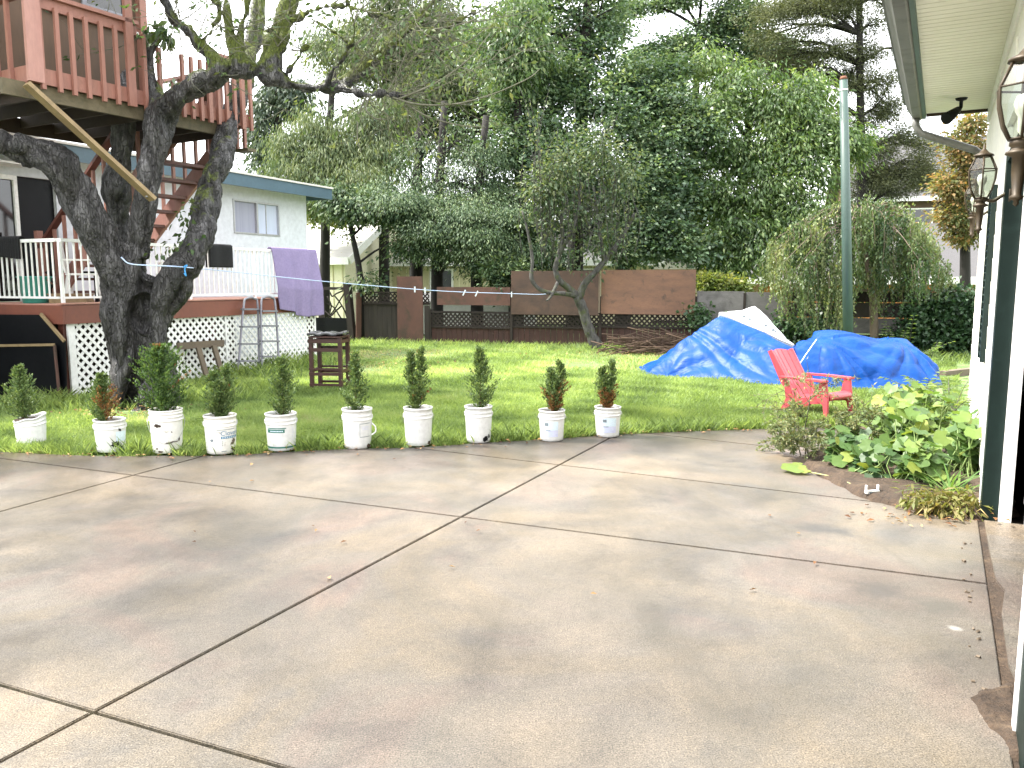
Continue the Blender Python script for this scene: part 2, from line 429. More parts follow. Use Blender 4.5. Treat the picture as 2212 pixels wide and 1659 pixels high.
M['pole'] = pm('green_pole_paint', (.05, .088, .074), (.04, .07, .06), 2, .5, (1, 1, .25), dirt=(.12, .09, .06), dscale=4, dlo=.62, dhi=.8)
M['rust'] = pm('rust', (.18, .07, .035), (.1, .04, .02), 9, .85)
M['redplastic'] = pm('faded_red_plastic', (.50, .075, .095), (.45, .062, .08), 2, .38, spec=.5)
M['ply'] = pm('weathered_plywood', (.10, .055, .038), (.05, .032, .025), 1.3, .8, (1, 1, 2.2), .2, 20, dirt=(.03, .023, .02), dscale=1.6, dlo=.5, dhi=.72)
M['plypale'] = pm('plywood_worn_pale', (.19, .098, .06), (.12, .066, .046), 2, .8, (1, 1, 3), dirt=(.06, .04, .032), dscale=4, dlo=.55, dhi=.7)
M['greyply'] = pm('grey_weathered_plywood', (.16, .15, .148), (.095, .088, .086), 1.2, .85, (1, 1, 2), dirt=(.045, .04, .04), dscale=1.6, dlo=.5, dhi=.7)
M['fencered'] = pm('red_stained_planks', (.06, .025, .02), (.036, .018, .015), 7, .85, (1, 1, .1), .3, 30, dirt=(.11, .085, .07), dscale=3, dlo=.62, dhi=.8)
M['fencegrey'] = pm('grey_planks', (.045, .037, .031), (.025, .021, .018), 7, .9, (1, 1, .12), .3, 30, dirt=(.06, .032, .02), dscale=2)
M['fencedark'] = pm('dark_fence_frame', (.022, .015, .011), (.014, .010, .008), 6, .9, bmp=.3)
M['boardbrown'] = pm('reddish_brown_board', (.12, .055, .038), (.08, .04, .032), 2, .8, (1, 1, .4), .2, dirt=(.04, .035, .022), dscale=2.2, dlo=.5, dhi=.7)
M['cream'] = pm('cream_siding', (.74, .70, .52), (.70, .66, .49), 2, .7)
M['creamshade'] = pm('cream_board_siding', (.60, .55, .36), (.55, .5, .33), 2, .75)
M['palroof'] = pm('pale_worn_shingles', (.60, .58, .54), (.52, .50, .47), 5, .8, (1, 1, 6))
M['greyroof'] = pm('grey_shingles', (.085, .082, .085), (.062, .06, .062), 5, .85, (3, 3, 14), .3)
M['orangewood'] = pm('orange_cedar_wall', (.50, .20, .055), (.43, .17, .05), 3, .7)
M['greenplastic'] = pm('green_tub_plastic', (.05, .28, .22), (.045, .25, .2), 3, .35)
M['line'] = pm('blue_white_cord', (.55, .62, .75), (.35, .5, .78), 30, .6)
M['peg'] = pm('pale_peg_plastic', (.65, .68, .72), (.55, .6, .66), 20, .5)
M['twig'] = pm('grey_twig_bark', (.155, .15, .11), (.075, .075, .045), 14, .85)
M['stick'] = pm('dry_brown_sticks', (.10, .06, .038), (.06, .038, .026), 9, .9)
M['bark'] = None
M['darkbark'] = pm('dark_trunk_bark', (.012, .0095, .0075), (.007, .006, .005), 6, .9, (2, 2, .5), .5, 12)
M['timber'] = pm('grey_brown_timber', (.15, .115, .08), (.10, .078, .056), 5, .85, bmp=.3)
M['deadleaf'] = leafmat('dry_fallen_leaves', [(.07, .03, .015), (.16, .075, .03), (.3, .17, .07), (.40, .3, .17)], .1, .8)

def bark_mat():
    m, nt, bs, N, L = newmat('wet_furrowed_bark')
    v = texco(N, L, (1, 1, .26)); v0 = texco(N, L)
    vo = N.new('ShaderNodeTexVoronoi'); vo.feature = 'DISTANCE_TO_EDGE'; vo.inputs['Scale'].default_value = 25
    wv = nz(N, L, v, 5, 4, .6)
    wp = N.new('ShaderNodeVectorMath'); wp.operation = 'SCALE'; wp.inputs['Scale'].default_value = .22
    nn = N.new('ShaderNodeTexNoise'); nn.inputs['Scale'].default_value = 6; nn.inputs['Detail'].default_value = 5; L.new(v, nn.inputs['Vector'])
    L.new(nn.outputs['Color'], wp.inputs[0]); ad = N.new('ShaderNodeVectorMath'); L.new(v, ad.inputs[0]); L.new(wp.outputs[0], ad.inputs[1])
    L.new(ad.outputs[0], vo.inputs['Vector'])
    a = nz(N, L, v, 9, 8, .72, .5); fine = nz(N, L, v0, 46, 6, .75)
    c = ramp(N, [(.3, (.005, .0042, .004)), (.48, (.013, .0115, .0105)), (.60, (.034, .031, .029)), (.72, (.12, .115, .115))]); L.new(a, c.inputs[0])
    fr = ramp(N, [(.0, (.25, .24, .23)), (.1, (.95, .95, .95))]); L.new(vo.outputs['Distance'], fr.inputs[0])
    out = mixc(N, L, .5, c.outputs[0], fr.outputs[0], 'MULTIPLY')
    dry = nz(N, L, texco(N, L, (1, 1, .3)), 2.3, 6, .65, .7); dr = ramp(N, [(.40, (0, 0, 0)), (.62, (1, 1, 1))]); L.new(dry, dr.inputs[0])
    sil = ramp(N, [(.30, (.012, .011, .011)), (.46, (.07, .066, .066)), (.62, (.17, .165, .168)), (.78, (.30, .29, .30))]); L.new(a, sil.inputs[0])
    sil2 = mixc(N, L, .85, sil.outputs[0], fr.outputs[0], 'MULTIPLY')
    out = mixc(N, L, mth(N, L, 'MULTIPLY', dr.outputs[0], .8), out, sil2)
    g = ramp(N, [(.3, (.5, .5, .5)), (.7, (1.5, 1.5, 1.52))]); L.new(fine, g.inputs[0])
    out = mixc(N, L, 1.0, out, g.outputs[0], 'MULTIPLY')
    # moss sits on the upper sides of the limbs that have it (a vertex weight says which)
    at = N.new('ShaderNodeAttribute'); at.attribute_name = 'moss'
    geo = N.new('ShaderNodeNewGeometry'); sx = N.new('ShaderNodeSeparateXYZ'); L.new(geo.outputs['Normal'], sx.inputs[0])
    k = mth(N, L, 'ADD', mth(N, L, 'MULTIPLY', sx.outputs['Z'], .5), mth(N, L, 'MULTIPLY', nz(N, L, v0, 5, 6, .7), 1.5))
    k = mth(N, L, 'ADD', mth(N, L, 'SUBTRACT', k, 1.22), at.outputs['Fac'])
    mr = ramp(N, [(.08, (0, 0, 0)), (.3, (1, 1, 1))]); L.new(k, mr.inputs[0])
    mc = ramp(N, [(.3, (.022, .032, .005)), (.7, (.125, .155, .014))]); L.new(fine, mc.inputs[0])
    out = mixc(N, L, mr.outputs[0], out, mc.outputs[0])
    L.new(out, bs.inputs['Base Color'])
    rr = mth(N, L, 'MULTIPLY_ADD', fine, .5, .12); rr = mth(N, L, 'MAXIMUM', rr, mth(N, L, 'MULTIPLY', mr.outputs[0], .9))
    L.new(rr, bs.inputs['Roughness']); bs.inputs['Specular IOR Level'].default_value = .6
    h = mth(N, L, 'ADD', mth(N, L, 'MULTIPLY', mth(N, L, 'MINIMUM', vo.outputs['Distance'], .12), 5), mth(N, L, 'ADD', mth(N, L, 'MULTIPLY', a, 1.1), mth(N, L, 'MULTIPLY', fine, .5)))
    L.new(bump(N, L, h, .9, .03), bs.inputs['Normal'])
    return m
M['bark'] = bark_mat()
def clear_glass():
    m, nt, bs, N, L = newmat('lamp_glass')
    t = N.new('ShaderNodeBsdfTransparent'); g = N.new('ShaderNodeBsdfGlossy'); g.inputs['Roughness'].default_value = .06
    t.inputs['Color'].default_value = (.80, .84, .78, 1)
    mx = N.new('ShaderNodeMixShader'); mx.inputs[0].default_value = .06
    L.new(t.outputs[0], mx.inputs[1]); L.new(g.outputs[0], mx.inputs[2]); L.new(mx.outputs[0], N['Material Output'].inputs['Surface'])
    return m
M['lampglass'] = clear_glass()
def tarp_mat(name, c1, c2, rough, holes=None):
    m, nt, bs, N, L = newmat(name)
    v = texco(N, L); a = nz(N, L, v, 2.2, 6, .65, .4)
    c = ramp(N, [(.3, c1), (.7, c2)]); L.new(a, c.inputs[0]); L.new(c.outputs[0], bs.inputs['Base Color'])
    bs.inputs['Roughness'].default_value = rough; bs.inputs['Specular IOR Level'].default_value = .24
    cr = nz(N, L, texco(N, L, (1, 1, 1.4)), 3.2, 3, .5, 1.2); wv = nz(N, L, v, 17, 3, .6, .8)
    L.new(bump(N, L, mth(N, L, 'ADD', cr, mth(N, L, 'MULTIPLY', wv, .10)), .38, .06), bs.inputs['Normal'])
    t = N.new('ShaderNodeBsdfTranslucent'); L.new(c.outputs[0], t.inputs['Color'])
    mx = N.new('ShaderNodeMixShader'); mx.inputs[0].default_value = .22
    L.new(bs.outputs[0], mx.inputs[1]); L.new(t.outputs[0], mx.inputs[2]); L.new(mx.outputs[0], N['Material Output'].inputs['Surface'])
    return m
M['tarp'] = tarp_mat('blue_tarp', (.0002, .044, .235), (.0006, .068, .31), .46)
M['whitetarp'] = tarp_mat('white_tarp', (.78, .78, .78), (.68, .69, .72), .45)
def soffit_mat():
    m, nt, bs, N, L = newmat('cream_soffit_vinyl')
    v = texco(N, L, (1, 1, 1), (0, 0, 0)); 
    bs.inputs['Base Color'].default_value = (.74, .73, .62, 1)
    f = nz(N, L, v, 1.2, 5, .6); c = ramp(N, [(.3, (.77, .76, .66)), (.7, (.68, .67, .57))]); L.new(f, c.inputs[0]); L.new(c.outputs[0], bs.inputs['Base Color'])
    bs.inputs['Roughness'].default_value = .6
    return m
M['soffit'] = soffit_mat()

# ======================= camera, sky, sun =======================
cam = bpy.data.objects.new('camera', bpy.data.cameras.new('camera')); COL.objects.link(cam); SC.camera = cam
cam.location = EYE; cam.rotation_euler = (R(90) - PITCH, 0, 0)
cam.data.sensor_width = 36; cam.data.lens = 36 * FPX / 2212; cam.data.clip_end = 3000; cam.data.clip_start = .05
SUN_AZ, SUN_EL = R(-80), R(54)        # azimuth from +Y towards +X
W = bpy.data.worlds.new('World'); SC.world = W; W.use_nodes = True
wn, wl = W.node_tree.nodes, W.node_tree.links
sky = wn.new('ShaderNodeTexSky'); sky.sky_type = 'NISHITA'; sky.sun_disc = False
sky.sun_elevation = SUN_EL; sky.sun_rotation = SUN_AZ; sky.air_density = 1.0; sky.dust_density = 4.0; sky.ozone_density = 1.0
tc = wn.new('ShaderNodeTexCoord'); cn = wn.new('ShaderNodeTexNoise'); cn.inputs['Scale'].default_value = 2.2; cn.inputs['Detail'].default_value = 7
wl.new(tc.outputs['Generated'], cn.inputs['Vector'])
cr = wn.new('ShaderNodeValToRGB'); cr.color_ramp.elements[0].position = .30; cr.color_ramp.elements[0].color = (.55,) * 3 + (1,); cr.color_ramp.elements[1].position = .6; cr.color_ramp.elements[1].color = (1, 1, 1, 1)
wl.new(cn.outputs['Fac'], cr.inputs[0])
cm = wn.new('ShaderNodeMix'); cm.data_type = 'RGBA'; wl.new(cr.outputs[0], cm.inputs[0]); wl.new(sky.outputs[0], cm.inputs[6])
cm.inputs[7].default_value = (7.6, 7.7, 7.85, 1)     # bright high cloud
wl.new(cm.outputs[2], wn['Background'].inputs['Color']); wn['Background'].inputs['Strength'].default_value = .12
sun = bpy.data.objects.new('sun', bpy.data.lights.new('sun', 'SUN')); COL.objects.link(sun)
sun.data.energy = 2.9; sun.data.angle = R(6.0); sun.data.color = (1, .955, .88)
sd = Vector((math.sin(SUN_AZ) * math.cos(SUN_EL), math.cos(SUN_AZ) * math.cos(SUN_EL), math.sin(SUN_EL)))
sun.rotation_euler = sd.to_track_quat('Z', 'Y').to_euler(); sun.location = (0, 0, 30)
SC.view_settings.view_transform = 'Standard'; SC.view_settings.look = 'None'; SC.view_settings.exposure = 2.3; SC.view_settings.gamma = 1
SC.cycles.max_bounces = 8; SC.cycles.transparent_max_bounces = 12
SC.cycles.use_denoising = True

# ======================= frames (plan grids measured from the photograph) =======================
GAR = Frame((1.82, 2.67), math.degrees(math.atan(.531)))       # garage wall plane is w = 0; w > 0 is the yard
TH = Frame(PZ(345, 10.5, 3.76), 30)                            # tree-house front is w = 0
DK = Frame(G(150, 857), 24.3)                                  # house deck front is w = 0
fa, fb_ = G(930, 738), G(1300, 748)
FN = Frame(fa, 90 + math.degrees(math.atan2(fa.y - fb_.y, fb_.x - fa.x)))   # fence line, t to the right
DL = (Vector(G(680, 780)) - DK.o).dot(DK.et)                   # deck length
DW, DZ = 2.1, 1.28

# ======================= ground =======================
drive_px = [(-700, 958), (-60, 972), (120, 981), (230, 985), (350, 984), (470, 984), (600, 977), (700, 971), (900, 966), (1060, 955), (1200, 947), (1350, 937), (1500, 931), (1640, 926), (1760, 922), (1850, 930)]
bed_px = [(1850, 930), (1800, 952), (1745, 985), (1735, 1008), (1790, 1040), (1880, 1083), (2000, 1108), (2112, 1127)]
edge_px = [(2118, 1131), (2140, 1262), (2185, 1659)]
DRIVE = [G(*p) for p in drive_px] + [GAR.p(6.2, .036, 0), GAR.p(-6, .05, 0), Vector((-9, -4.0, 0)), Vector((-9.5, 4, 0))]
BED = [G(*p) for p in bed_px] + [GAR.p(3.02, .0, 0), GAR.p(3.05, -.2, 0), GAR.p(7.6, -.2, 0), G(1990, 880)]

def gh(x, y):
    """gentle lie of the lawn"""
    return -.035 + .018 * math.sin(x * 1.3 + y * .4) * math.sin(y * .9 - x * .3)
def axis(a, b, fine0, fine1, st):
    c = list(np.arange(fine0, fine1 + .01, st)); lo = [a, a * .5, a * .25, fine0 * 2.2, fine0 * 1.3]; hi = [fine1 * 1.3, fine1 * 2.2, b * .25, b * .5, b]
    return sorted(set([round(v, 3) for v in lo + c + hi]))
xs = axis(-900, 900, -14, 14, .4); ys = sorted(set([-900, -300, -100, -30, -10] + [round(v, 2) for v in np.arange(-4, 30, .4)] + [32, 40, 60, 100, 200, 400, 900]))
A = np.array([[(x, y, gh(x, y) if abs(x) < 20 and -5 < y < 31 else -.05) for y in ys] for x in xs])
def outside(x, y): return None
g_ = MB(); g_.grid(A); ground = tag(g_.build('lawn_ground', M['turf']), kind='structure')

# ---- concrete slabs with tooled joints ----
bm = bmesh.new(); bm.faces.new([bm.verts.new((p.x, p.y, -.12)) for p in DRIVE])
joints = [((205, 1536), (1310, 950)), ((300, 1028), (2140, 1262)), ((0, 1478), (620, 1659)), ((0, 1105), (440, 985)), ((900, 968), (1880, 1083)), ((1400, 936), (1710, 970))]
for a, b in joints:
    pa, pb = G(*a), G(*b); d = (pb - pa).normalized()
    bmesh.ops.bisect_plane(bm, geom=bm.verts[:] + bm.edges[:] + bm.faces[:], plane_co=(pa.x, pa.y, 0), plane_no=(-d.y, d.x, 0))
r_ = bmesh.ops.inset_individual(bm, faces=bm.faces[:], thickness=.0085, use_even_offset=True)
bmesh.ops.delete(bm, geom=r_['faces'], context='FACES')
top = bm.faces[:]
ex = bmesh.ops.extrude_face_region(bm, geom=top)
bmesh.ops.translate(bm, vec=(0, 0, .12), verts=[v for v in ex['geom'] if isinstance(v, bmesh.types.BMVert)])
upf = [f for f in bm.faces if f.calc_center_median().z > -.001]
es = list({e for f in upf for e in f.edges})
bmesh.ops.bevel(bm, geom=es, offset=.004, segments=2, affect='EDGES', clamp_overlap=True)
bmesh.ops.recalc_face_normals(bm, faces=bm.faces[:])
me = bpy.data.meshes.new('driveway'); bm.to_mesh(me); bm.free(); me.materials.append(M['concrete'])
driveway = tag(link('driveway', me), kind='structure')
b_ = MB(); b_.plate([Vector((p.x, p.y, -.052)) for p in DRIVE], UP, .05); tag(b_.build('driveway_joint_fill', M['joint']), kind='structure')
# concrete strip in front of the garage door, soil between
sp = [GAR.p(2.92, .008, 0), GAR.p(2.92, -.4, 0), GAR.p(.35, -.4, 0), GAR.p(.35, -.02, 0), GAR.p(.6, .012, 0), GAR.p(1.2, .004, 0), GAR.p(1.55, -.03, 0), GAR.p(1.7, .002, 0), GAR.p(2.3, .01, 0)]
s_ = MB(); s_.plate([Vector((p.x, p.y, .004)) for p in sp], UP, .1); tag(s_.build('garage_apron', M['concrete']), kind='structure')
s_ = MB(); s_.plate([Vector((p.x, p.y, -.012)) for p in [GAR.p(3.0, .09, 0), GAR.p(3.0, -.5, 0), GAR.p(-6, -.5, 0), GAR.p(-6, .2, 0), GAR.p(-.2, .09, 0)]], UP, .03)
tag(s_.build('soil_strip', M['soil']), kind='structure')
# soil spilled over the slab by the near post: a thin ragged heap
def mound(poly, zc, step, name, wobble):
    bx = [p.x for p in poly]; by = [p.y for p in poly]; gx = np.arange(min(bx) - .1, max(bx) + .1, step); gy = np.arange(min(by) - .1, max(by) + .1, step)
    XX, YY = np.meshgrid(gx, gy, indexing='ij'); wb = np.array([[wobble * (mnoise.noise(Vector((x * 7, y * 7, 3))) + .5 * mnoise.noise(Vector((x * 21, y * 21, 8)))) for y in gy] for x in gx])
    ins = inpoly((XX + wb).ravel(), (YY - wb).ravel(), poly).reshape(XX.shape); Z = np.where(ins, zc, -zc * 1.2)
    for _ in range(3): Z[1:-1, 1:-1] = (Z[1:-1, 1:-1] * 2 + Z[2:, 1:-1] + Z[:-2, 1:-1] + Z[1:-1, 2:] + Z[1:-1, :-2]) / 6
    Z += np.array([[zc * .5 * mnoise.noise(Vector((x * 14, y * 14, 0))) for y in gy] for x in gx]); m_ = MB(); m_.grid(np.dstack([XX, YY, Z])); tag(m_.build(name, M['soil']), kind='structure')
mound([G(x, y) for x, y in [(2130, 1490), (2165, 1475), (2200, 1480), (2230, 1640), (2190, 1640), (2160, 1590), (2120, 1560), (2100, 1545), (2112, 1512)]], .016, .012, 'soil_patch', .035)

# garden bed: low mound of soil
bx = [p.x for p in BED]; by = [p.y for p in BED]; m_ = MB(); gx = np.linspace(min(bx) - .1, max(bx) + .1, 110); gy = np.linspace(min(by) - .1, max(by) + .1, 130)
XX, YY = np.meshgrid(gx, gy, indexing='ij'); wob = np.array([[.07 * mnoise.noise(Vector((x * 4, y * 4, 3))) + .03 * mnoise.noise(Vector((x * 13, y * 13, 8))) for y in gy] for x in gx]); ins = inpoly((XX + wob).ravel(), (YY + wob).ravel(), BED).reshape(XX.shape)
Z = np.where(ins, .055, -.06)
for _ in range(2):
    Z[1:-1, 1:-1] = (Z[1:-1, 1:-1] * 2 + Z[2:, 1:-1] + Z[:-2, 1:-1] + Z[1:-1, 2:] + Z[1:-1, :-2]) / 6
Z += np.array([[.03 * mnoise.noise(Vector((x * 5, y * 5, 0))) for y in gy] for x in gx])
m_.grid(np.dstack([XX, YY, Z])); tag(m_.build('garden_bed_soil', M['soil']), kind='structure')

# ======================= lawn grass =======================
def field(X, Y, s, seed):
    r = np.random.default_rng(seed); o = np.zeros(len(X))
    for i in range(7):
        a = r.random() * 6.28; f = s * (.6 + r.random() * 1.3); p = r.random() * 6.28
        o += np.sin((X * math.cos(a) + Y * math.sin(a)) * f + p)
    return o / 7
def blades(X, Y, H, Wd, tint):
    n = len(X); a = nrg.random(n) * 6.283; ln = .3 + 1.1 * nrg.random(n); la = nrg.random(n) * 6.283
    z = np.array([-.045] * n); T = np.stack([np.cos(a), np.sin(a), np.zeros(n)], 1) * Wd[:, None] * .5
    B = np.stack([X, Y, z], 1); tip = B + np.stack([np.cos(la) * ln * H, np.sin(la) * ln * H, H + .02], 1)
    midp = B * .45 + tip * .55 + np.array([0, 0, 1]) * (H * .12)[:, None]
    V = np.empty((n, 5, 3), np.float32); V[:, 0] = B - T; V[:, 1] = B + T; V[:, 2] = midp + T * .75; V[:, 3] = tip; V[:, 4] = midp - T * .75
    return V.reshape(-1, 3), np.arange(n * 5).reshape(-1, 5), tint
def lawn_points(n, y0, y1, pw):
    u = nrg.random(n); Y = (y0 ** (1 - pw) + u * (y1 ** (1 - pw) - y0 ** (1 - pw))) ** (1 / (1 - pw))
    X = (nrg.random(n) * 1.5 - .78) * Y * 1.0
    return X, Y
DECKPOLY = [DK.p(-.1, 0, 0), DK.p(DL, 0, 0), DK.p(DL + 4, 8, 0), DK.p(-6, 8, 0)]
X, Y = lawn_points(620000, 6.4, 21.8, 1.9)
keep = ~inpoly(X, Y, DRIVE) & ~inpoly(X, Y, BED) & ~inpoly(X, Y, DECKPOLY)
ft = np.array([1.0])
tt = (X - FN.o.x) * FN.ew.x + (Y - FN.o.y) * FN.ew.y       # distance in front of the fence
side = 1 if (0 - FN.o.x) * FN.ew.x + (0 - FN.o.y) * FN.ew.y > 0 else -1
keep &= (tt * side > .05)
gt = (X - GAR.o.x) * GAR.ew.x + (Y - GAR.o.y) * GAR.ew.y; keep &= gt > .02
X, Y = X[keep], Y[keep]
for q in ((227, 979), (350, 981), (468, 983), (601, 976), (768, 971), (901, 965), (1033, 958), (1193, 955), (1315, 946)):
    p = G(*q); k_ = ~((abs(X - p.x) < .16) & (Y < p.y + .16) & (Y > p.y - .3)); X, Y = X[k_], Y[k_]
bare = field(X, Y, 2.3, 5) * .6 + field(X, Y, 6.5, 6) * .4
def near(X, Y, p, r): return np.exp(-((X - p.x) ** 2 + (Y - p.y) ** 2) / r ** 2)
dry = sum(near(X, Y, G(*q), r) for q, r in [((1370, 770), 1.3), ((1290, 790), .9), ((790, 795), 1.0), ((860, 765), 1.2), ((300, 895), .7), ((1000, 800), .6)])
keep = nrg.random(len(X)) < np.clip(1.12 - .75 * dry + .25 * bare, .1, 1)
tc_ = near(X, Y, G(290, 882), .45); keep &= nrg.random(len(X)) > tc_ * 1.2
X, Y, dry, bare = X[keep], Y[keep], dry[keep], bare[keep]
H = (.032 + .042 * nrg.random(len(X))) * (1 + .8 * field(X, Y, 3.4, 8)) * (1 - .35 * np.clip(dry, 0, 1)); Wd = .005 + .0006 * Y + .004 * nrg.random(len(X))
tint = np.clip(.28 + .42 * field(X, Y, 1.1, 9) + .38 * field(X, Y, 5, 10) + .42 * nrg.random(len(X)) - .1 + .85 * dry * nrg.random(len(X)), 0, 1)
P1 = blades(X, Y, H, Wd, tint)
# ragged taller fringe along the concrete edge
fx, fy = [], []
for a, b in zip(drive_px[1:-1], drive_px[2:]):
    pa, pb = G(*a), G(*b); k = int((pb - pa).length * 900)
    for i in range(k):
        t = rng.random(); p = pa.lerp(pb, t); cl = .5 + .5 * mnoise.noise(Vector((p.x * 3, p.y * 3, 1)))
        if rng.random() < .25 + cl: 
            fx.append(p.x + rng.gauss(0, .03)); fy.append(p.y + .03 + abs(rng.gauss(0, .10)))
fx, fy = np.array(fx), np.array(fy)
for q in ((53, 968), (227, 979), (350, 981), (468, 983), (601, 976), (768, 971), (901, 965), (1033, 958), (1193, 955), (1315, 946)):
    p = G(*q); k_ = ~((abs(fx - p.x) < .17) & (fy < p.y + .15) & (fy > p.y - .4) & (nrg.random(len(fx)) < (.55 if q[0] < 60 else .93))); fx, fy = fx[k_], fy[k_]
P2 = blades(fx, fy, .06 + .11 * nrg.random(len(fx)) * (1 + .5 * field(fx, fy, 4, 3)), np.full(len(fx), .011), np.clip(nrg.random(len(fx)) * .62 - .05, 0, 1))
# tufts at the feet of the deck, fence and trunk
tx, ty, th = [], [], []
for px, py, r, k, hh in [(30, 880, .5, 500, .2), (110, 870, .4, 400, .2), (430, 845, .5, 700, .22), (500, 812, .5, 700, .25), (600, 795, .5, 700, .3), (650, 785, .4, 500, .25), (1300, 748, .5, 600, .15), (1230, 752, .6, 500, .13), (800, 740, .8, 700, .14), (950, 742, .9, 700, .13), (1120, 746, .9, 700, .13), (200, 880, .3, 400, .15), (400, 860, .35, 500, .2), (2050, 778, .8, 700, .2), (1990, 770, .8, 600, .2), (1480, 758, .5, 400, .12)]:
    p = G(px, py)
    for i in range(k): tx.append(p.x + rng.gauss(0, r)); ty.append(p.y + rng.gauss(0, r * .5)); th.append(hh * (.4 + .8 * rng.random()))
tx, ty = np.array(tx), np.array(ty); P3 = blades(tx, ty, np.array(th), np.full(len(tx), .013), np.clip(nrg.random(len(tx)) * .7, 0, 1))
V, F, T = join([P1, P2, P3]); tag(npmesh('lawn_grass', V, F, M['grass'], None, T), 'short bright green lawn grass growing between the driveway and the fence', 'grass', kind='stuff')

# fallen leaves along the edge and a few on the concrete
lx, ly = [], []
for a, b in zip(drive_px[1:-1], drive_px[2:]):
    pa, pb = G(*a), G(*b)
    for i in range(int((pb - pa).length * 20)):
        p = pa.lerp(pb, rng.random()); lx.append(p.x + rng.gauss(0, .05)); ly.append(p.y - abs(rng.gauss(0, .10)))
for i in range(22):
    p = G(rng.uniform(100, 1900), rng.uniform(985, 1300)); lx.append(p.x); ly.append(p.y)
for q, r, k in [((790, 790), .8, 160), ((1370, 768), 1.1, 220), ((860, 765), 1.0, 120), ((300, 893), .5, 120), ((1990, 1115), .25, 60)]:
    p = G(*q)
    for i in range(k): lx.append(p.x + rng.gauss(0, r)); ly.append(p.y + rng.gauss(0, r * .5))
n = len(lx); C = np.stack([lx, ly, np.full(n, .012) + nrg.random(n) * .012], 1); C[inpoly(C[:, 0], C[:, 1], DRIVE) == False, 2] += .03
V, F = leaf_quads(C, unit(np.array([0, 0, 1]) + nrg.normal(size=(n, 3)) * .22), nrg.normal(size=(n, 3)) * np.array([1, 1, .1]), (.025 + .035 * nrg.random(n)), .5)
tag(npmesh('fallen_leaves', V, F, M['deadleaf'], None, nrg.random(n)), 'brown fallen leaves scattered along the lawn edge and concrete', 'fallen leaves', kind='stuff')
# ======================= tree house =======================
def railing_bal(par, name, fr, mat, ts, ws, z0, z1, sz):
    for t, w in zip(ts, ws):
        MB().fb(fr, t - sz / 2, t + sz / 2, w - sz / 2, w + sz / 2, z0, z1).build(name, mat, par)
f = TH; zb = 3.76                                              # underside of the pink rim board
tL = f.hitw(62, 175, 0)[0]; tN = f.hitw(347, 235, 0)[0]; tN2 = f.hitw(381, 240, 0)[0]; tR = f.hitw(543, 277, 0)[0]
D2 = 2.25; zr = zb + .93
th = thing('tree_house', f.p(0, 1.1, zb), 'salmon painted wooden tree house on a railed platform up in the big tree', 'tree house')
MB().fb(f, tL + .05, tN, .06, D2, zb + .10, zb + .16).fb(f, tN, tN2, .45, D2, zb + .10, zb + .16).fb(f, tN2, tR - .04, .06, D2, zb + .10, zb + .16).build('platform_floor', M['darkwood'], th)
MB().fb(f, tL, tN, 0, .04, zb, zb + .17).build('rim_board', M['pink'], th)
MB().fb(f, tN2, tR, 0, .04, zb, zb + .17).build('rim_board', M['pink'], th)
MB().fb(f, tL, tL + .04, .04, D2, zb - .02, zb + .17).build('rim_board', M['pink'], th)
MB().fb(f, tR - .04, tR, .04, D2, zb - .0, zb + .17).build('rim_board', M['pink'], th)
MB().fb(f, tL - .25, tN - .1, .06, .11, zb - .17, zb - .003).build('beam', M['mossbeam'], th)
MB().fb(f, tN2 + .03, tR - .25, .06, .11, zb - .17, zb - .003).build('beam', M['mossbeam'], th)
MB().fb(f, tL - .2, tR - .1, D2 - .1, D2 - .05, zb - .2, zb + .0).build('beam', M['darkwood'], th)
for i in range(7):
    t = tL + .2 + i * (tR - tL - .4) / 6
    if tN - .06 < t < tN2 + .06: t = tN2 + .12
    MB().fb(f, t - .02, t + .02, .115, D2 - .105, zb - .13, zb + .097).build('joist', M['darkwood'], th)
# front balusters
ps = f.hitw(50, 180, 0)[0]
MB().fb(f, tL - .02, tL + .15, -.05, -.003, zb + .0, zr + .5).build('corner_post', M['pinkpale'], th)
for px in (96, 132, 163, 194, 226, 256, 316): 
    t = f.hitw(px, 200, -.03)[0]; MB().fb(f, t - .022, t + .022, -.045, -.003, zb - .06, zr - .09).build('baluster', M['pink'], th)
t = f.hitw(286, 210, -.03)[0]; MB().fb(f, t - .05, t + .05, -.05, -.003, zb - .05, zr + 1.2).build('post', M['pink'], th)
MB().fb(f, tN - .03, tN + .015, -.05, -.003, zb - .03, zr - .2).build('baluster', M['pink'], th)
MB().fb(f, tL - .02, tN - .28, -.05, .06, zr - .003, zr + .04).fb(f, tL + .16, tN - .28, .0, .04, zr - .12, zr - .005).build('handrail', M['rustdark'] if False else M['pink'], th)
k = 9
for i in range(k):
    t = tN2 + .10 + i * (tR - tN2 - .12) / (k - 1); wd = .03 if i in (3, 7) else .021
    MB().fb(f, t - wd, t + wd, -.045, -.003, zb - .05, zr - .20 + (.1 if i > 4 else 0)).build('baluster', M['pink'], th)
MB().fb(f, tN2 + .4, tR + .02, -.05, .05, zr - .09, zr - .05).build('handrail', M['pink'], th)
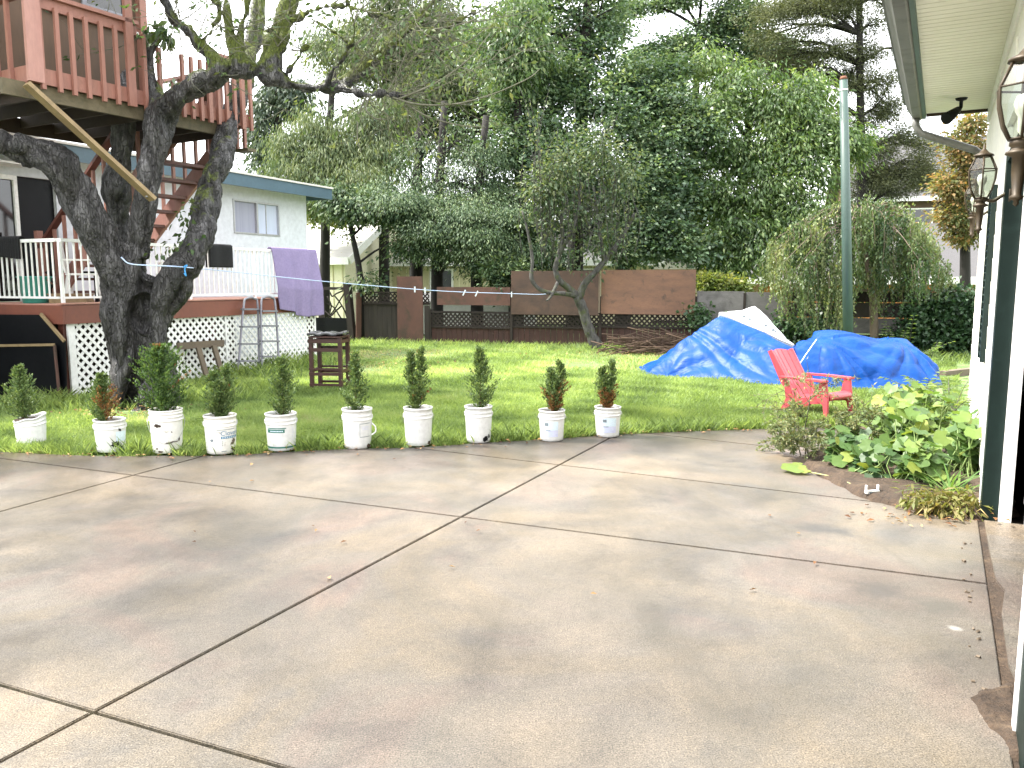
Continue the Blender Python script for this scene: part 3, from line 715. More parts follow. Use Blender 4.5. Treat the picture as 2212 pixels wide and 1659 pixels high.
# left end, right end and back railings
for i in range(1, 8): MB().fb(f, tL - .045, tL - .003, i * .26, i * .26 + .044, zb - .05, zr - .05).build('baluster', M['pink'], th)
MB().fb(f, tL - .05, tL + .05, .06, D2, zr - .05 + .003, zr - .01).build('handrail', M['pink'], th)
for i in range(1, 12): MB().fb(f, tR + .003, tR + .045, i * .15, i * .15 + .044, zb - .3 if i < 3 else zb - .05, zr - .1).build('baluster', M['pink'], th)
MB().fb(f, tR - .04, tR + .05, .06, D2, zr - .097, zr - .055).build('handrail', M['pink'], th)
for i in range(7):
    t = tN + .35 + i * .2; MB().fb(f, t, t + .044, D2 - .044, D2, zb + .17, zr - .0).build('baluster', M['pink'], th)
MB().fb(f, tN + .2, tR - .05, D2 - .06, D2 + .04, zr, zr + .04).fb(f, tN + .2, tR - .05, D2 - .05, D2, zb + .24, zb + .30).build('handrail', M['pink'], th)
MB().fb(f, tR - .14, tR - .04, D2 - .14, D2 - .04, zb + .17, zb + 2.2).build('post', M['pink'], th)
MB().fb(f, tR - .1, tR + .05, -.02, .25, zb - .33, zb - .29).build('ledge_board', M['mossbeam'], th)
# cabin
cr_ = f.hitw(300, 40, .85)[0]; zc = zb + .16
wall = MB().fb(f, tL - 1.2, cr_, .85, .93, zc, zc + 1.98).fb(f, cr_ - .08, cr_ - .002, .93, D2 - .1, zc, zc + 1.98).fb(f, tL - 1.2, tL - 1.12, .93, D2 - .1, zc, zc + 1.98).build('cabin_wall', M['brownply'], th)
w0 = f.hitw(186, 30, .85); w1 = f.hitw(262, 28, .85)
wn_ = MB().fb(f, w0[0], w1[0], .835, .848, w1[2] - .02, zc + 1.7).build('cabin_window', M['glass'], th)
MB().fb(f, w0[0] - .06, w0[0], .82, .849, w1[2] - .02, zc + 1.75).fb(f, w1[0], w1[0] + .06, .82, .849, w1[2] - .02, zc + 1.75).fb(f, w0[0] - .06, w1[0] + .06, .82, .849, w1[2] - .08, w1[2] - .021).build('window_frame', M['greymetal'], wn_)
s0 = f.hitw(95, 24, .82); s1 = f.hitw(292, 72, .82)
MB().fb(f, s0[0], cr_ - .02, .80, .847, s1[2] - .03, s1[2] + .02).build('window_ledge', M['white'], th)
MB().fb(f, cr_ - .05, cr_ + .05, .75, .848, zc, zc + 1.98).build('post', M['pink'], th)
rf = MB(); 
for sgn in (0,):
    rf.fb(f, tL - 1.4, cr_ + .35, .55, D2 + .25, zc + 1.99, zc + 2.07)
rf.fb(f, cr_ + .35, tR + .1, 1.2, D2 + .25, zc + 2.02, zc + 2.08); rf.build('cabin_roof', M['greyply'], th)
# slanting brace bolted to the trunk
bp0 = f.p(f.hitw(52, 182, -.02)[0], -.06, zb - .05); bp1 = P(331, 431, 10.02)
br = MB().beam(bp0, bp1, .045, .13, f.ew * -1).build('brace', M['raw'], th)
MB().lathe([(0, .0), (.022, .0), (.022, .02), (0, .02)], 10).build('bolt', M['wire'], br, local=True).location = (bp1 - offset_of(br)) + Vector((-.05, -.05, .02))
# stairs from the platform down to the house deck: they run towards the house (ew)
TRp = P(447, 345, 12.0); ts_, ws_, zs_ = f.inv(TRp); n_st, rise, run, wid = 11, .2, .262, .86
zt = zs_ + .02
def stair_p(t, k, z): return f.p(ts_ + t, ws_ + k * run, zt - k * rise + z)
for t in (0, -wid): MB().beam(stair_p(t, -.4, -.06), stair_p(t, n_st - .3, -.06), .045, .24).build('stair_stringer', M['pinkpale'], th)
for k in range(n_st):
    c = stair_p(-wid / 2, k + .2, -.10); MB().box(c, (wid - .05, .24, .04), f.m).build('stair_tread', M['rustdark'], th)
for t in (.045, -wid - .045):
    MB().beam(stair_p(t, -.2, .88), stair_p(t, n_st - .2, .88), .10, .045).build('stair_rail', M['rustdark'], th)
    for k in range(0, n_st):
        a = stair_p(t, k + .1, -.18); MB().box(a + UP * .51, (.042, .042, 1.0), f.m).build('stair_baluster', M['pink'], th)
    a = stair_p(t, n_st - .25, 0); MB().box((a.x, a.y, DZ + .55), (.09, .09, 1.08), f.m).build('stair_post', M['pink'], th)
    if t > 0: MB().box(stair_p(t, -.4, .3), (.09, .09, 1.2), f.m).build('stair_post', M['pink'], th)

# ======================= house deck =======================
f = DK
dk = thing('house_deck', f.p(DL / 2, DW / 2, 0), 'raised red-brown house deck with white railing and white lattice skirt', 'deck')
MB().fb(f, 0, DL, 0, DW, DZ - .04, DZ).build('deck_floor', M['deckfloor'], dk)
MB().fb(f, .0, DL, -.04, -.002, DZ - .27, DZ - .012).build('fascia', M['redfascia'], dk)
MB().fb(f, -.04, -.002, -.04, DW, DZ - .27, DZ - .012).build('fascia', M['redfascia'], dk)
MB().fb(f, DL + .002, DL + .04, -.04, DW, DZ - .27, DZ - .012).build('fascia', M['redfascia'], dk)
MB().fb(f, -.05, DL + .05, -.06, .06, DZ + .002, DZ + .02).build('deck_edging', M['deckfloor'], dk)
for t in (.02, DL * .5, DL - .1): MB().fb(f, t, t + .1, .06, .16, -.1, DZ - .041).build('deck_post', M['rustdark'], dk)
def clip_strip(W, H, x0, y0, dx, dy):
    t0, t1 = -1e9, 1e9
    for p, d, hi in ((x0, dx, W), (y0, dy, H)):
        if abs(d) < 1e-9: continue
        a, b = (0 - p) / d, (hi - p) / d
        if a > b: a, b = b, a
        t0, t1 = max(t0, a), min(t1, b)
    return (t0, t1) if t1 - t0 > .02 else None
def lattice(mb, o, u, v, W, H, sp, sw, th_):
    """two crossed layers of laths over a W x H field at o along u, v"""
    o, u, v = Vector(o), Vector(u), Vector(v); n = u.cross(v).normalized()
    for lay, s in ((0, 1), (1, -1)):
        k = -int(H / sp) - 1
        while k * sp < W + H:
            x0 = k * sp if s > 0 else k * sp
            c = clip_strip(W, H, x0, 0, .7071 * s if s > 0 else -.7071, .7071)
            if c:
                d = (u * (s * .7071) + v * .7071); a = o + u * x0 + d * c[0] + n * (lay * th_); b = o + u * x0 + d * c[1] + n * (lay * th_)
                mb.beam(a, b, sw, th_ * .96, n)
            k += 1
segs = [(.17, DL * .55), (DL * .55 + .05, DL - .05)]
for a, b in segs:
    m_ = MB(); lattice(m_, f.p(a, .03, -.06), f.et, UP, b - a, DZ - .24 + .05, .135, .042, .008); m_.build('lattice_panel', M['white'], dk)
MB().fb(f, .06, .165, .012, .05, -.06, DZ - .272).build('lattice_frame', M['white'], dk)
MB().fb(f, DL * .55 + .004, DL * .55 + .046, .012, .05, -.06, DZ - .272).build('lattice_frame', M['white'], dk)
MB().fb(f, DL - .046, DL, .012, .05, -.06, DZ - .272).build('lattice_frame', M['white'], dk)
# railing: two runs, each rail with its own balusters
RZ = DZ + .90
def run_rail(t0, w0, t1, w1, n):
    a, b = f.p(t0, w0, 0), f.p(t1, w1, 0); d = (b - a)
    rl = MB().beam(a + UP * (RZ - .02), b + UP * (RZ - .02), .06, .045).build('railing', M['white'], dk)
    MB().beam(a + UP * (DZ + .09), b + UP * (DZ + .09), .03, .03).build('bottom_rail', M['white'], rl)
    for i in range(1, n):
        p = a + d * (i / n); MB().box((p.x, p.y, DZ + .48), (.018, .018, .76), f.m).build('baluster', M['white'], rl)
    return rl
rl = run_rail(.06, .07, DL - .03, .07, 50)
for t in (.06, DL * .36, DL * .7, DL - .04): MB().fb(f, t - .02, t + .02, .05, .09, DZ + .021, RZ - .044).build('rail_post', M['white'], rl)
rl = run_rail(.06, .12, .06, DW - .05, 18)
MB().fb(f, .04, .08, DW - .09, DW - .05, DZ + .021, RZ - .044).build('rail_post', M['white'], rl)

# ======================= white house =======================
hw = DW + .02; tC = f.hitw(663, 500, hw)[0]; t0h = -7.0; zE = 3.62
hs = thing('house', f.p(-1, hw + 3, 0), 'white stucco house with slate blue eaves behind the railed deck', 'house')
win0 = f.hitw(502, 429, hw); win1 = f.hitw(604, 511, hw); wz1 = f.hitw(502, 429, hw)[2]; wz0 = f.hitw(604, 511, hw)[2]
dr0, dr1, drz = f.hitw(-70, 420, hw)[0], f.hitw(118, 380, hw)[0], f.hitw(40, 380, hw)[2]
w_ = MB()
for a, b, z0, z1 in ((t0h, dr0, DZ - .06, zE), (dr0, dr1, drz, zE), (dr0, dr1, DZ - .06, DZ), (dr1, win0[0], DZ - .06, zE), (win0[0], win1[0], DZ - .06, wz0), (win0[0], win1[0], wz1, zE), (win1[0], tC, DZ - .06, zE)):
    w_.fb(f, a, b, hw, hw + .15, z0, z1)
w_.fb(f, tC - .15, tC - .001, hw + .151, hw + 6, -.1, zE); w_.build('wall', M['stucco'], hs)
MB().fb(f, t0h, DL, hw + .01, hw + .14, -.1, DZ - .062).build('lower_wall', M['darkwood'], hs)  # wall behind the lattice, under-deck shade put into its dark colour
MB().fb(f, DL + .003, tC, hw, hw + .15, -.1, DZ - .062).build('lower_wall', M['stucco'], hs)
# low pitched roof: blue fascia with a pale drip edge
MB().fb(f, t0h, tC + .30, hw - .5, hw - .46, zE - .12, zE + .12).build('fascia', M['bluetrim'], hs)
MB().fb(f, tC + .302, tC + .34, hw - .5, hw + 6.2, zE - .12, zE + .12).build('fascia', M['bluetrim'], hs)
MB().fb(f, t0h, tC + .36, hw - .53, hw + 6.2, zE + .122, zE + .16).build('roof', M['palroof'], hs)
MB().fb(f, t0h, tC + .29, hw - .458, hw + 6, zE + .002, zE + .06).build('eave_soffit', M['white'], hs)
wd = MB().fb(f, win0[0], win1[0], hw + .05, hw + .07, wz0, wz1).build('window', M['blindpale'], hs)
tm = (win0[0] + win1[0]) / 2
MB().fb(f, win0[0] + .03, tm - .02, hw + .035, hw + .045, wz0 + .03, wz1 - .03).build('pane', M['blind'], wd)
MB().fb(f, tm + .02, win1[0] - .03, hw + .035, hw + .045, wz0 + .03, wz1 - .03).build('pane', M['blindpale'], wd)
fm = MB()
for a, b, c, d in ((win0[0], win1[0], wz1 - .035, wz1), (win0[0], win1[0], wz0, wz0 + .035), (win0[0], win0[0] + .035, wz0 + .035, wz1 - .035), (win1[0] - .035, win1[0], wz0 + .035, wz1 - .035), (tm - .025, tm + .025, wz0 + .035, wz1 - .035)):
    fm.fb(f, a, b, hw - .02, hw + .034, c, d)
tq = tm + (win1[0] - tm) * .45; fm.fb(f, tq - .012, tq + .012, hw + .02, hw + .034, wz0 + .035, wz1 - .035); fm.build('frame', M['alu'], wd)
dm = f.hitw(36, 420, hw)[0]
dr = MB().fb(f, dr0, dr1, hw + .07, hw + .09, DZ + .003, drz).build('patio_door', M['black'], hs)
MB().fb(f, dr0, dm - .03, hw + .05, hw + .065, DZ + .1, drz - .08).build('pane', M['glass'], dr)
MB().fb(f, dm - .03, dm + .03, hw + .01, hw + .065, DZ + .003, drz).fb(f, dr0, dm - .031, hw + .01, hw + .065, drz - .07, drz).build('frame', M['white'], dr)
m_ = MB(); m_.fb(f, dr0 - .3, dm + .05, hw - .42, hw - .005, drz + .12, drz + .15).build('door_canopy', M['white'], hs)

# things on and around the deck
def cloth(name, pts_fn, mat, label, cat, nu=30, nv=40, group=None, th_=.012):
    A = np.array([[pts_fn(u / (nu - 1), v / (nv - 1)) for v in range(nv)] for u in range(nu)])
    c = A.reshape(-1, 3).mean(0); o = thing(name, (c[0], c[1], c[2]), label, cat, group) if False else None
    m_ = MB(); m_.grid(A); ob = m_.build(name, mat); sd_ = ob.modifiers.new('thickness', 'SOLIDIFY'); sd_.thickness = th_; sd_.offset = 0
    return tag(ob, label, cat, group)
tw0, tw1 = f.hitw(582, 540, .07)[0], min(f.hitw(679, 541, .07)[0], DL + .25)
zlow = f.hitw(640, 682, -.06)[2]
def towel(u, v):
    t = tw0 + (tw1 - tw0) * (u + .05 * v * math.sin(u * 6)); 
    if v < .12: a = v / .12 * math.pi; w = .07 + .045 * math.cos(a); z = RZ + .012 + .03 * math.sin(a) - .0; 
    else: w = .022 - .14 * min(1, (v - .12) * 1.9) + .0; z = RZ + .01 - (v - .12) / .88 * (RZ - zlow + .09 * math.sin(u * 2.6 - .3) - .05)
    q = max(0, v - .15); w += q * (.04 * math.sin(u * 15 + 2 * v) + .02 * math.sin(u * 29 + 1 + 3 * v)); 
    if v > .8 and u < .3: t += (v - .8) * .5 * (.3 - u); z += (v - .8) * .25
    return f.p(t, w, z)
cloth('towel', towel, M['lilac'], 'lilac bath towel hanging over the end of the white deck railing', 'towel', 60, 60)
m0, m1 = f.hitw(447, 531, .07)[0], f.hitw(497, 531, .07)[0]
def mat_a(u, v):
    t = m0 + (m1 - m0) * u; a = v * 2 - 1
    if abs(a) < .16: w, z = .07 + a / .16 * .04, RZ + .04 - .02 * (a / .16) ** 2
    else: w, z = .07 + math.copysign(.04 + .012 * math.sin(u * 9), a), RZ + .02 - (abs(a) - .16) / .84 * .37
    return f.p(t, w, z)
cloth('door_mat', mat_a, M['blackcloth'], 'plain black mat hung over the railing just right of the big trunk', 'mat', 16, 30, 'dark mats hung on the railing', .015)
q0, q1 = f.hitt(48, 516, .06)[1], f.hitt(-12, 516, .06)[1]
def mat_b(u, v):
    w = q0 + (q1 - q0) * u; a = v * 2 - 1; rib = .006 * math.sin(u * 70)
    if abs(a) < .16: t, z = .06 + a / .16 * .045, RZ + .045 - .02 * (a / .16) ** 2
    else: t, z = .06 + math.copysign(.045 + rib + .012 * math.sin(u * 7), a), RZ + .025 - (abs(a) - .16) / .84 * (.30 - .05 * u)
    return f.p(t, w, z)
cloth('door_mat', mat_b, M['blackcloth'], 'ribbed dark mat hung over the railing at the left edge of the deck', 'mat', 60, 30, 'dark mats hung on the railing', .015)
# green tub
tp = f.hitt(58, 655, .22); tb = thing('green_tub', f.p(.35, tp[1] * .6 + .4, DZ), 'green plastic tub on the deck behind the white railing', 'tub')
MB().lathe([(0, 0), (.17, 0), (.175, .01), (.21, .36), (.235, .37), (.235, .39), (.20, .39), (.165, .02), (0, .02)], 28).build('tub_body', M['greenplastic'], tb, local=True)
hd = MB(); hd.tube([(.22, -.08, .34), (.28, -.06, .28), (.28, .06, .28), (.22, .08, .34)], .01, 6).build('tub_handle', M['plypale'], tb, local=True)
# white plastic garden chairs
def garden_chair(loc, rz, label):
    c = thing('garden_chair', loc, label, 'garden chair', 'white garden chairs on the deck', rz)
    MB().box((0, 0, .42), (.46, .46, .03)).build('seat', M['white'], c, local=True, bevel=.01)
    bk = MB()
    for i in range(5): bk.box((-.23 - .03, -.17 + i * .085, .66), (.02, .06, .44), Matrix.Rotation(-.14, 3, 'Y'))
    bk.box((-.29, 0, .88), (.025, .46, .07), Matrix.Rotation(-.14, 3, 'Y')).build('backrest', M['white'], c, local=True)
    for sx in (-1, 1):
        for sy in (-1, 1): MB().beam((sx * .19, sy * .19, .41), (sx * .25, sy * .24, 0), .04, .04).build('leg', M['white'], c, local=True)
    for sy in (-1, 1): MB().box((-.02, sy * .25, .63), (.5, .05, .025)).beam((.2, sy * .25, .62), (.22, sy * .24, .43), .04, .03).build('arm', M['white'], c, local=True)
garden_chair(f.p(.95, .75, DZ), R(20), 'white garden chair behind the railing left of the big trunk')
garden_chair(f.p(2.75, .85, DZ), R(200), 'white garden chair glimpsed between the two forks of the big trunk')
# low pale box and a small dark table
pb = thing('low_box', f.p(.55, .55, DZ), 'low pale box lying on the deck near its front corner', 'box')
MB().box((0, 0, .06), (.55, .2, .12), None).build('box_side', M['raw'], pb, local=True); MB().box((0, 0, .13), (.58, .23, .018)).build('lid', M['raw'], pb, local=True)
gl = thing('low_table', f.p(1.25, 1.25, DZ), 'small dark low table standing on the deck behind the left limb', 'table')
MB().box((0, 0, .45), (.8, .5, .04)).build('table_top', M['black'], gl, local=True, bevel=.008)
for sx in (-1, 1):
    for sy in (-1, 1): MB().box((sx * .36, sy * .21, .215), (.045, .045, .43)).build('leg', M['black'], gl, local=True)
# black boards leaning on the deck's left end
def px_plate(pts, fr, t, n, th_, mat, name, par=None):
    m_ = MB(); m_.plate([fr.p(*[fr.hitt(x, y, t)[i] if i else t for i in range(3)]) for x, y in pts], n, th_); return m_.build(name, mat, par)
bb = thing('black_board', f.p(-.12, .9, 0), 'taller black board with a slanted corner leaning under the deck', 'board', 'black boards under the deck')
px_plate([(-60, 679), (88, 680), (140, 737), (143, 862), (-60, 872)], f, -.10, f.et * -1, .02, M['black'], 'panel', bb)
e0, e1_ = f.hitt(89, 678, -.10), f.hitt(140, 737, -.10)
MB().beam(f.p(-.105, e0[1], e0[2]), f.p(-.105, e1_[1], e1_[2]), .04, .03, f.et).build('edge_strip', M['raw'], bb)
bb = thing('black_board', f.p(-.2, .9, 0), 'shorter black board with a pale top edge in front of the slanted one', 'board', 'black boards under the deck')
px_plate([(-60, 749), (119, 746), (131, 866), (-60, 878)], f, -.17, f.et * -1, .02, M['black'], 'panel', bb)
e0, e1_ = f.hitt(-60, 749, -.17), f.hitt(119, 746, -.17)
MB().beam(f.p(-.18, e0[1], e0[2] + .01), f.p(-.18, e1_[1], e1_[2] + .01), .035, .022, f.et).build('edge_strip', M['raw'], bb)
e2 = f.hitt(131, 866, -.17)
MB().beam(f.p(-.18, e1_[1], e1_[2]), f.p(-.18, e2[1], e2[2]), .035, .022, f.et).build('edge_strip', M['boardbrown'], bb)
# old pool ladder: two hooped frames
def DH(x, y, w): return HIT(x, y, DK.p(0, w, 0), DK.ew)
ld = thing('ladder', DH(556, 800, -.4), 'grey metal pool ladder with hooped rails leaning on the white lattice', 'ladder')
for (ax, bx_, top, wl, ys) in (((514, 560), (528, 554), 642, 0, (668, 706, 743, 780)), ((566, 604), (566, 592), 640, -.06, (672, 704, 737, 770))):
    def LP(x, y): k = (y - top) / (808 - top); return DH(x, y, -.14 - .30 * k + wl)
    a = [LP(ax[0], 806), LP(bx_[0] - 2, top + 22), LP(bx_[0] + 5, top + 3), LP(bx_[1] - 5, top + 3), LP(bx_[1] + 3, top + 22), LP(ax[1], 806)]
    pts = catmull([tuple(p) for p in a], 6); rl = MB().tube([tuple(p) for p in pts], .02, 8).build('hooped_rail', M['greymetal'], ld)
    for yy in ys:
        k = (yy - top) / (806 - top); xl = bx_[0] + (ax[0] - bx_[0]) * k; xr = bx_[1] + (ax[1] - bx_[1]) * k
        MB().beam(LP(xl - 2, yy), LP(xr + 2, yy), .09, .03).build('step', M['greymetal'], ld)
# old wooden trestle on the lattice
tr = thing('trestle', DH(430, 806, -.2), 'weathered wooden trestle leaning on the lattice right of the trunk', 'trestle')
MB().beam(DH(383, 748, -.14), DH(482, 741, -.14), .05, .11).build('top_rail', M['timber'], tr)
MB().beam(DH(428, 750, -.19), DH(446, 812, -.3), .09, .04, DK.ew).build('leg', M['timber'], tr)
MB().beam(DH(462, 746, -.19), DH(479, 806, -.3), .09, .04, DK.ew).build('leg', M['timber'], tr)
# dark red slatted stand on the lawn
M['mahogany'] = pm('dark_mahogany_stain', (.055, .016, .011), (.036, .011, .008), 4, .45, (1, 1, .4), .15, 40)
Ys = G(705, 841).y; k_ = ppm(PZ(705, Ys, .4)); sw = 73 / k_; sh = .80; c = PZ(706, Ys, -.03)
st = thing('slatted_stand', c, 'dark red wooden slatted stand on the lawn beside the lattice', 'stand', None, R(-6))
for sx in (-1, 1):
    for y in (0, .36): MB().box((sx * (sw / 2 - .03), y, sh / 2), (.055, .055, sh)).build('leg', M['mahogany'], st, local=True)
for z, h in ((sh - .05, .06), (sh - .18, .055), (.335, .03), (.26, .045), (.10, .035), (.02, .05)):
    MB().box((0, -.031, z), (sw - .0, .02, h)).build('front_slat', M['mahogany'], st, local=True)
    MB().box((0, .36 + .031, z), (sw - .0, .02, h)).build('back_slat', M['mahogany'], st, local=True)
for sx in (-1, 1):
    for z in (sh - .06, .3): MB().box((sx * (sw / 2 - .015), .18, z), (.02, .30, .05)).build('side_slat', M['mahogany'], st, local=True)
tpb = MB()
for i in range(5): tpb.box((0, -.02 + i * .1, sh + .01), (sw - .02, .08, .02))
tpb.build('top_slats', M['mahogany'], st, local=True)
A = np.array([[tuple(c + Vector(((u - .5) * (sw + .03), -.02 + v * .42, sh + .035 + .03 * mnoise.noise(Vector((u * 4, v * 3, 2))) + .012 * math.sin(u * 14)))) for v in np.linspace(0, 1, 16)] for u in np.linspace(0, 1, 24)])
m_ = MB(); m_.grid(A); bagm = pm('shiny_black_sheet', (.03, .03, .032), (.09, .09, .095), 6, .25)
ob = m_.build('plastic_sheet', bagm); s1_ = ob.modifiers.new('t', 'SOLIDIFY'); s1_.thickness = .03; tag(ob, 'crumpled shiny dark plastic sheet lying on the slatted stand', 'plastic sheet')

# ======================= fence along the back =======================
f = FN
def fx_(x): return FN.hitw(x, 700, 0)[0]
def fz(x, y): return FN.hitw(x, y, 0)[2]
def frect(mb, x0, x1, y0, y1, w=0.0, th_=.02, zbase=None):
    t0, t1 = fx_(x0), fx_(x1); za = fz(x0, y0); zb_ = fz(x1, y0) ; z1 = (za + zb_) / 2; z0 = zbase if zbase is not None else (fz(x0, y1) + fz(x1, y1)) / 2
    return mb.fb(f, t0, t1, w, w + th_, z0, z1)
SG = -1 if side < 0 else 1        # which way is the yard
def yard(a): return a * SG
fn = thing('wooden_fence', f.p(fx_(1210), 0, 0), 'long brown back fence with plywood sheets over lattice and red planks', 'fence')
for a, b in ((932, 1103), (1108, 1295), (1299, 1500)):
    m_ = MB(); t = fx_(a)
    while t < fx_(b) - .02:
        wd_ = min(.135 + .02 * rng.random(), fx_(b) - t); m_.fb(f, t + .004, t + wd_ - .004, yard(-.02) - .009, yard(-.02) + .009 + .004 * rng.random(), -.1, fz(a, 706) + rng.uniform(-.01, .0)); t += wd_
    m_.build('plank_panel', M['fencered'], fn)
    z0, z1 = fz(a, 703), fz(a, 676); m_ = MB(); lattice(m_, f.p(fx_(a), yard(.0), z0), f.et, UP, fx_(b) - fx_(a), z1 - z0, .125, .045, .008); m_.build('lattice_panel', M['fencedark'], fn)
    MB().fb(f, fx_(a), fx_(b), -.03, .03, z1 + .002, z1 + .055).build('top_rail', M['fencedark'], fn)
    MB().fb(f, fx_(a), fx_(b), -.03, .03, z0 - .052, z0 - .002).build('middle_rail', M['fencedark'], fn)
for x in (930, 1105.5, 1297, 1502): frect(MB(), x - 2.6, x + 2.6, 668 if x < 1000 else 640, 0, -.04, .08, -.1).build('post', M['fencedark'], fn)
yw = yard(.06)
frect(MB(), 947, 1104, 620, 659, yw - .01, .02).build('board', M['boardbrown'], fn)
frect(MB(), 1106, 1294, 585, 680, yw - .01, .02).build('plywood_sheet', M['ply'], fn)
frect(MB(), 1299, 1501, 583, 679, yw - .01, .02).build('plywood_sheet', M['plypale'], fn)
frect(MB(), 1293.5, 1297.5, 592, 676, yw + yard(.02) - .012, .012).build('cover_strip', M['timber'], fn)
# left part with the upright board and gate frame
fl = thing('wooden_fence', f.p(fx_(820), 0, 0), 'short dark fence with one lattice strip and an upright plywood sheet', 'fence')
m_ = MB(); t = fx_(786)
while t < fx_(862): m_.fb(f, t + .003, t + .137, yard(-.03) - .008, yard(-.03) + .01 + .006 * rng.random(), -.1, fz(800, 655)); t += .14
m_.build('plank_panel', M['fencegrey'], fl)
m_ = MB(); lattice(m_, f.p(fx_(786), 0, fz(786, 653)), f.et, UP, fx_(928) - fx_(786), fz(786, 633) - fz(786, 653), .12, .04, .008); m_.build('lattice_panel', M['fencedark'], fl)
frect(MB(), 786, 928, 630, 633.5, -.03, .06).build('top_rail', M['fencedark'], fl)
frect(MB(), 786, 928, 653, 658, -.03, .06).build('middle_rail', M['fencedark'], fl)
frect(MB(), 918, 929, 660, 0, -.03, .03, -.1).build('plank_panel', M['fencegrey'], fl)
frect(MB(), 862, 917, 597, 0, yw + yard(.03), .022, -.12).build('plywood_sheet', M['boardbrown'], fl)
p_ = f.p(fx_(760), yard(.1), 0); MB().beam(p_ - UP * .1 + f.et * .08, p_ + UP * (fz(755, 612)) - f.et * .05, .17, .17, f.et).build('post', M['fencedark'], fl)
p_ = f.p(fx_(778), yard(.12), 0); MB().beam(p_ - UP * .1, p_ + UP * fz(776, 632) + f.et * .05, .25, .03, f.et).build('leaning_board', M['boardbrown'], fl)
gt_ = thing('garden_gate', f.p(fx_(715), 0, 0), 'dark garden gate with a curved branch screen beside the towel', 'gate')
frect(MB(), 640, 752, 620, 626, -.03, .06).build('top_rail', M['fencedark'], gt_)
frect(MB(), 690, 703, 626.5, 0, -.03, .05, -.1).build('post', M['fencedark'], gt_)
frect(MB(), 640, 752, 686, 0, yard(.03), .03, -.1).build('lower_panel', M['black'], gt_)
for q in ([(706, 690), (722, 668), (735, 648), (744, 632)], [(704, 655), (720, 664), (733, 680), (738, 690)], [(712, 632), (718, 640), (728, 634), (741, 628)], [(703, 672), (715, 682), (724, 672), (738, 660)], [(708, 640), (716, 660), (712, 680), (720, 690)], [(724, 640), (736, 655), (744, 672), (748, 684)]):
    pts = catmull([tuple(f.p(f.hitw(x, y, 0)[0], rng.uniform(-.03, .03), f.hitw(x, y, 0)[2])) for x, y in q], 6); MB().tube([tuple(p) for p in pts], .022, 6).build('branch_bar', M['fencedark'], gt_)
# grey plywood fence and right hand fence
fg = thing('wooden_fence', f.p(fx_(1600), 0, 0), 'grey weathered plywood fence behind the peak of the tarp', 'fence')
frect(MB(), 1504, 1606, 629, 0, .0, .02, -.1).build('plywood_sheet', M['greyply'], fg)
frect(MB(), 1608, 1692, 631, 0, .0, .02, -.1).build('plywood_sheet', M['greyply'], fg)
frect(MB(), 1604, 1609.5, 633, 0, yard(.025), .05, -.1).build('post', M['fencedark'], fg)
fr_ = thing('wooden_fence', f.p(fx_(1900), 0, 0), 'low dark fence of wide boards behind the weeping tree', 'fence')
zt_ = 1.42
for i, (z0, z1, mt) in enumerate(((-.1, .42, 'fencegrey'), (.44, .78, 'greyply'), (.80, 1.12, 'fencegrey'), (1.14, zt_ - .06, 'fencedark'))):
    MB().fb(f, fx_(1694), fx_(2170), .0, .02, z0, z1).build('board', M[mt], fr_)
MB().fb(f, fx_(1694), fx_(2170), -.05, .06, zt_ - .05, zt_).build('top_rail', M['timber'], fr_)
for x in (1696, 1790, 1976, 2090): MB().fb(f, fx_(x) - .05, fx_(x) + .05, yard(.055) - .035, yard(.055) + .035, -.1, zt_ + .03).build('post', M['timber'], fr_)
# timber edging in the far right grass
a, b = G(2035, 812), G(2110, 803); tag(MB().beam(a + UP * .02, b + UP * .02, .12, .12).build('edging_timber', M['timber'], None), 'weathered timber edging lying in the grass right of the tarp', 'timber')
# pole
pp = P(1822, 172, 15.6); pz = PZ(1834, 15.6, 0)
po = thing('metal_pole', pz, 'tall slim green metal pole rising behind the blue tarp', 'pole')
MB().tube([pz - UP * .1, pz.lerp(pp, .5), pp], [.098, .088, .072], 16).build('pole_tube', M['pole'], po)
MB().tube([pp, pp + (pp - pz).normalized() * .06], [.076, .05], 14).build('pole_cap', M['rust'], po)
q = pz.lerp(pp, .962); MB().tube([q, q + (pp - pz).normalized() * .025], .0775, 16).build('pole_band', M['white'], po)
ln = MB(); ln.tube([pp - UP * .35 + Vector((-.08, -.02, 0)), pp - UP * .2 + Vector((-.2, -.02, 0)), pp - UP * .38 + Vector((-.28, 0, 0)), pp - UP * .48 + Vector((-.16, 0, 0)), pp - UP * .35 + Vector((-.08, -.02, 0))], .008, 6).build('cord_loop', M['white'], po)
# ======================= garage =======================
f = GAR; ZS = 3.5; TF = 7.42; OV = .63
gr = thing('garage', f.p(3.5, -2, 0), 'cream garage with white and dark green trim, deep eave and gutter', 'garage')
w_ = MB(); w_.fb(f, 3.0, TF, -.15, 0, -.1, ZS).fb(f, -6, 0, -.15, 0, -.1, ZS).fb(f, 0, 3.0, -.15, 0, 2.42, ZS); w_.build('wall', M['plaster'], gr)
MB().fb(f, TF - .15, TF - .001, -5.2, -.151, -.1, ZS).fb(f, -.3, -.16, -5.2, -.151, -.1, ZS).fb(f, -.3, TF, -5.35, -5.201, -.1, ZS).build('inner_wall', M['darkwood'], gr)
MB().fb(f, -.15, TF - .16, -5.19, -.152, -.02, .002).build('garage_floor', M['joint'], gr)
m_ = MB(); z = .25
while z < ZS - .3:                                               # lap siding, proud of the wall face
    m_.box(f.p((3.32 + TF) / 2, .006, z), (TF - 3.32, .012, .176), f.m @ Matrix.Rotation(-.03, 3, 'X')); z += .18
m_.build('siding', M['plaster'], gr)
MB().fb(f, 3.12, 3.20, .001, .035, -.03, 2.6).build('casing', M['whitetrim'], gr)
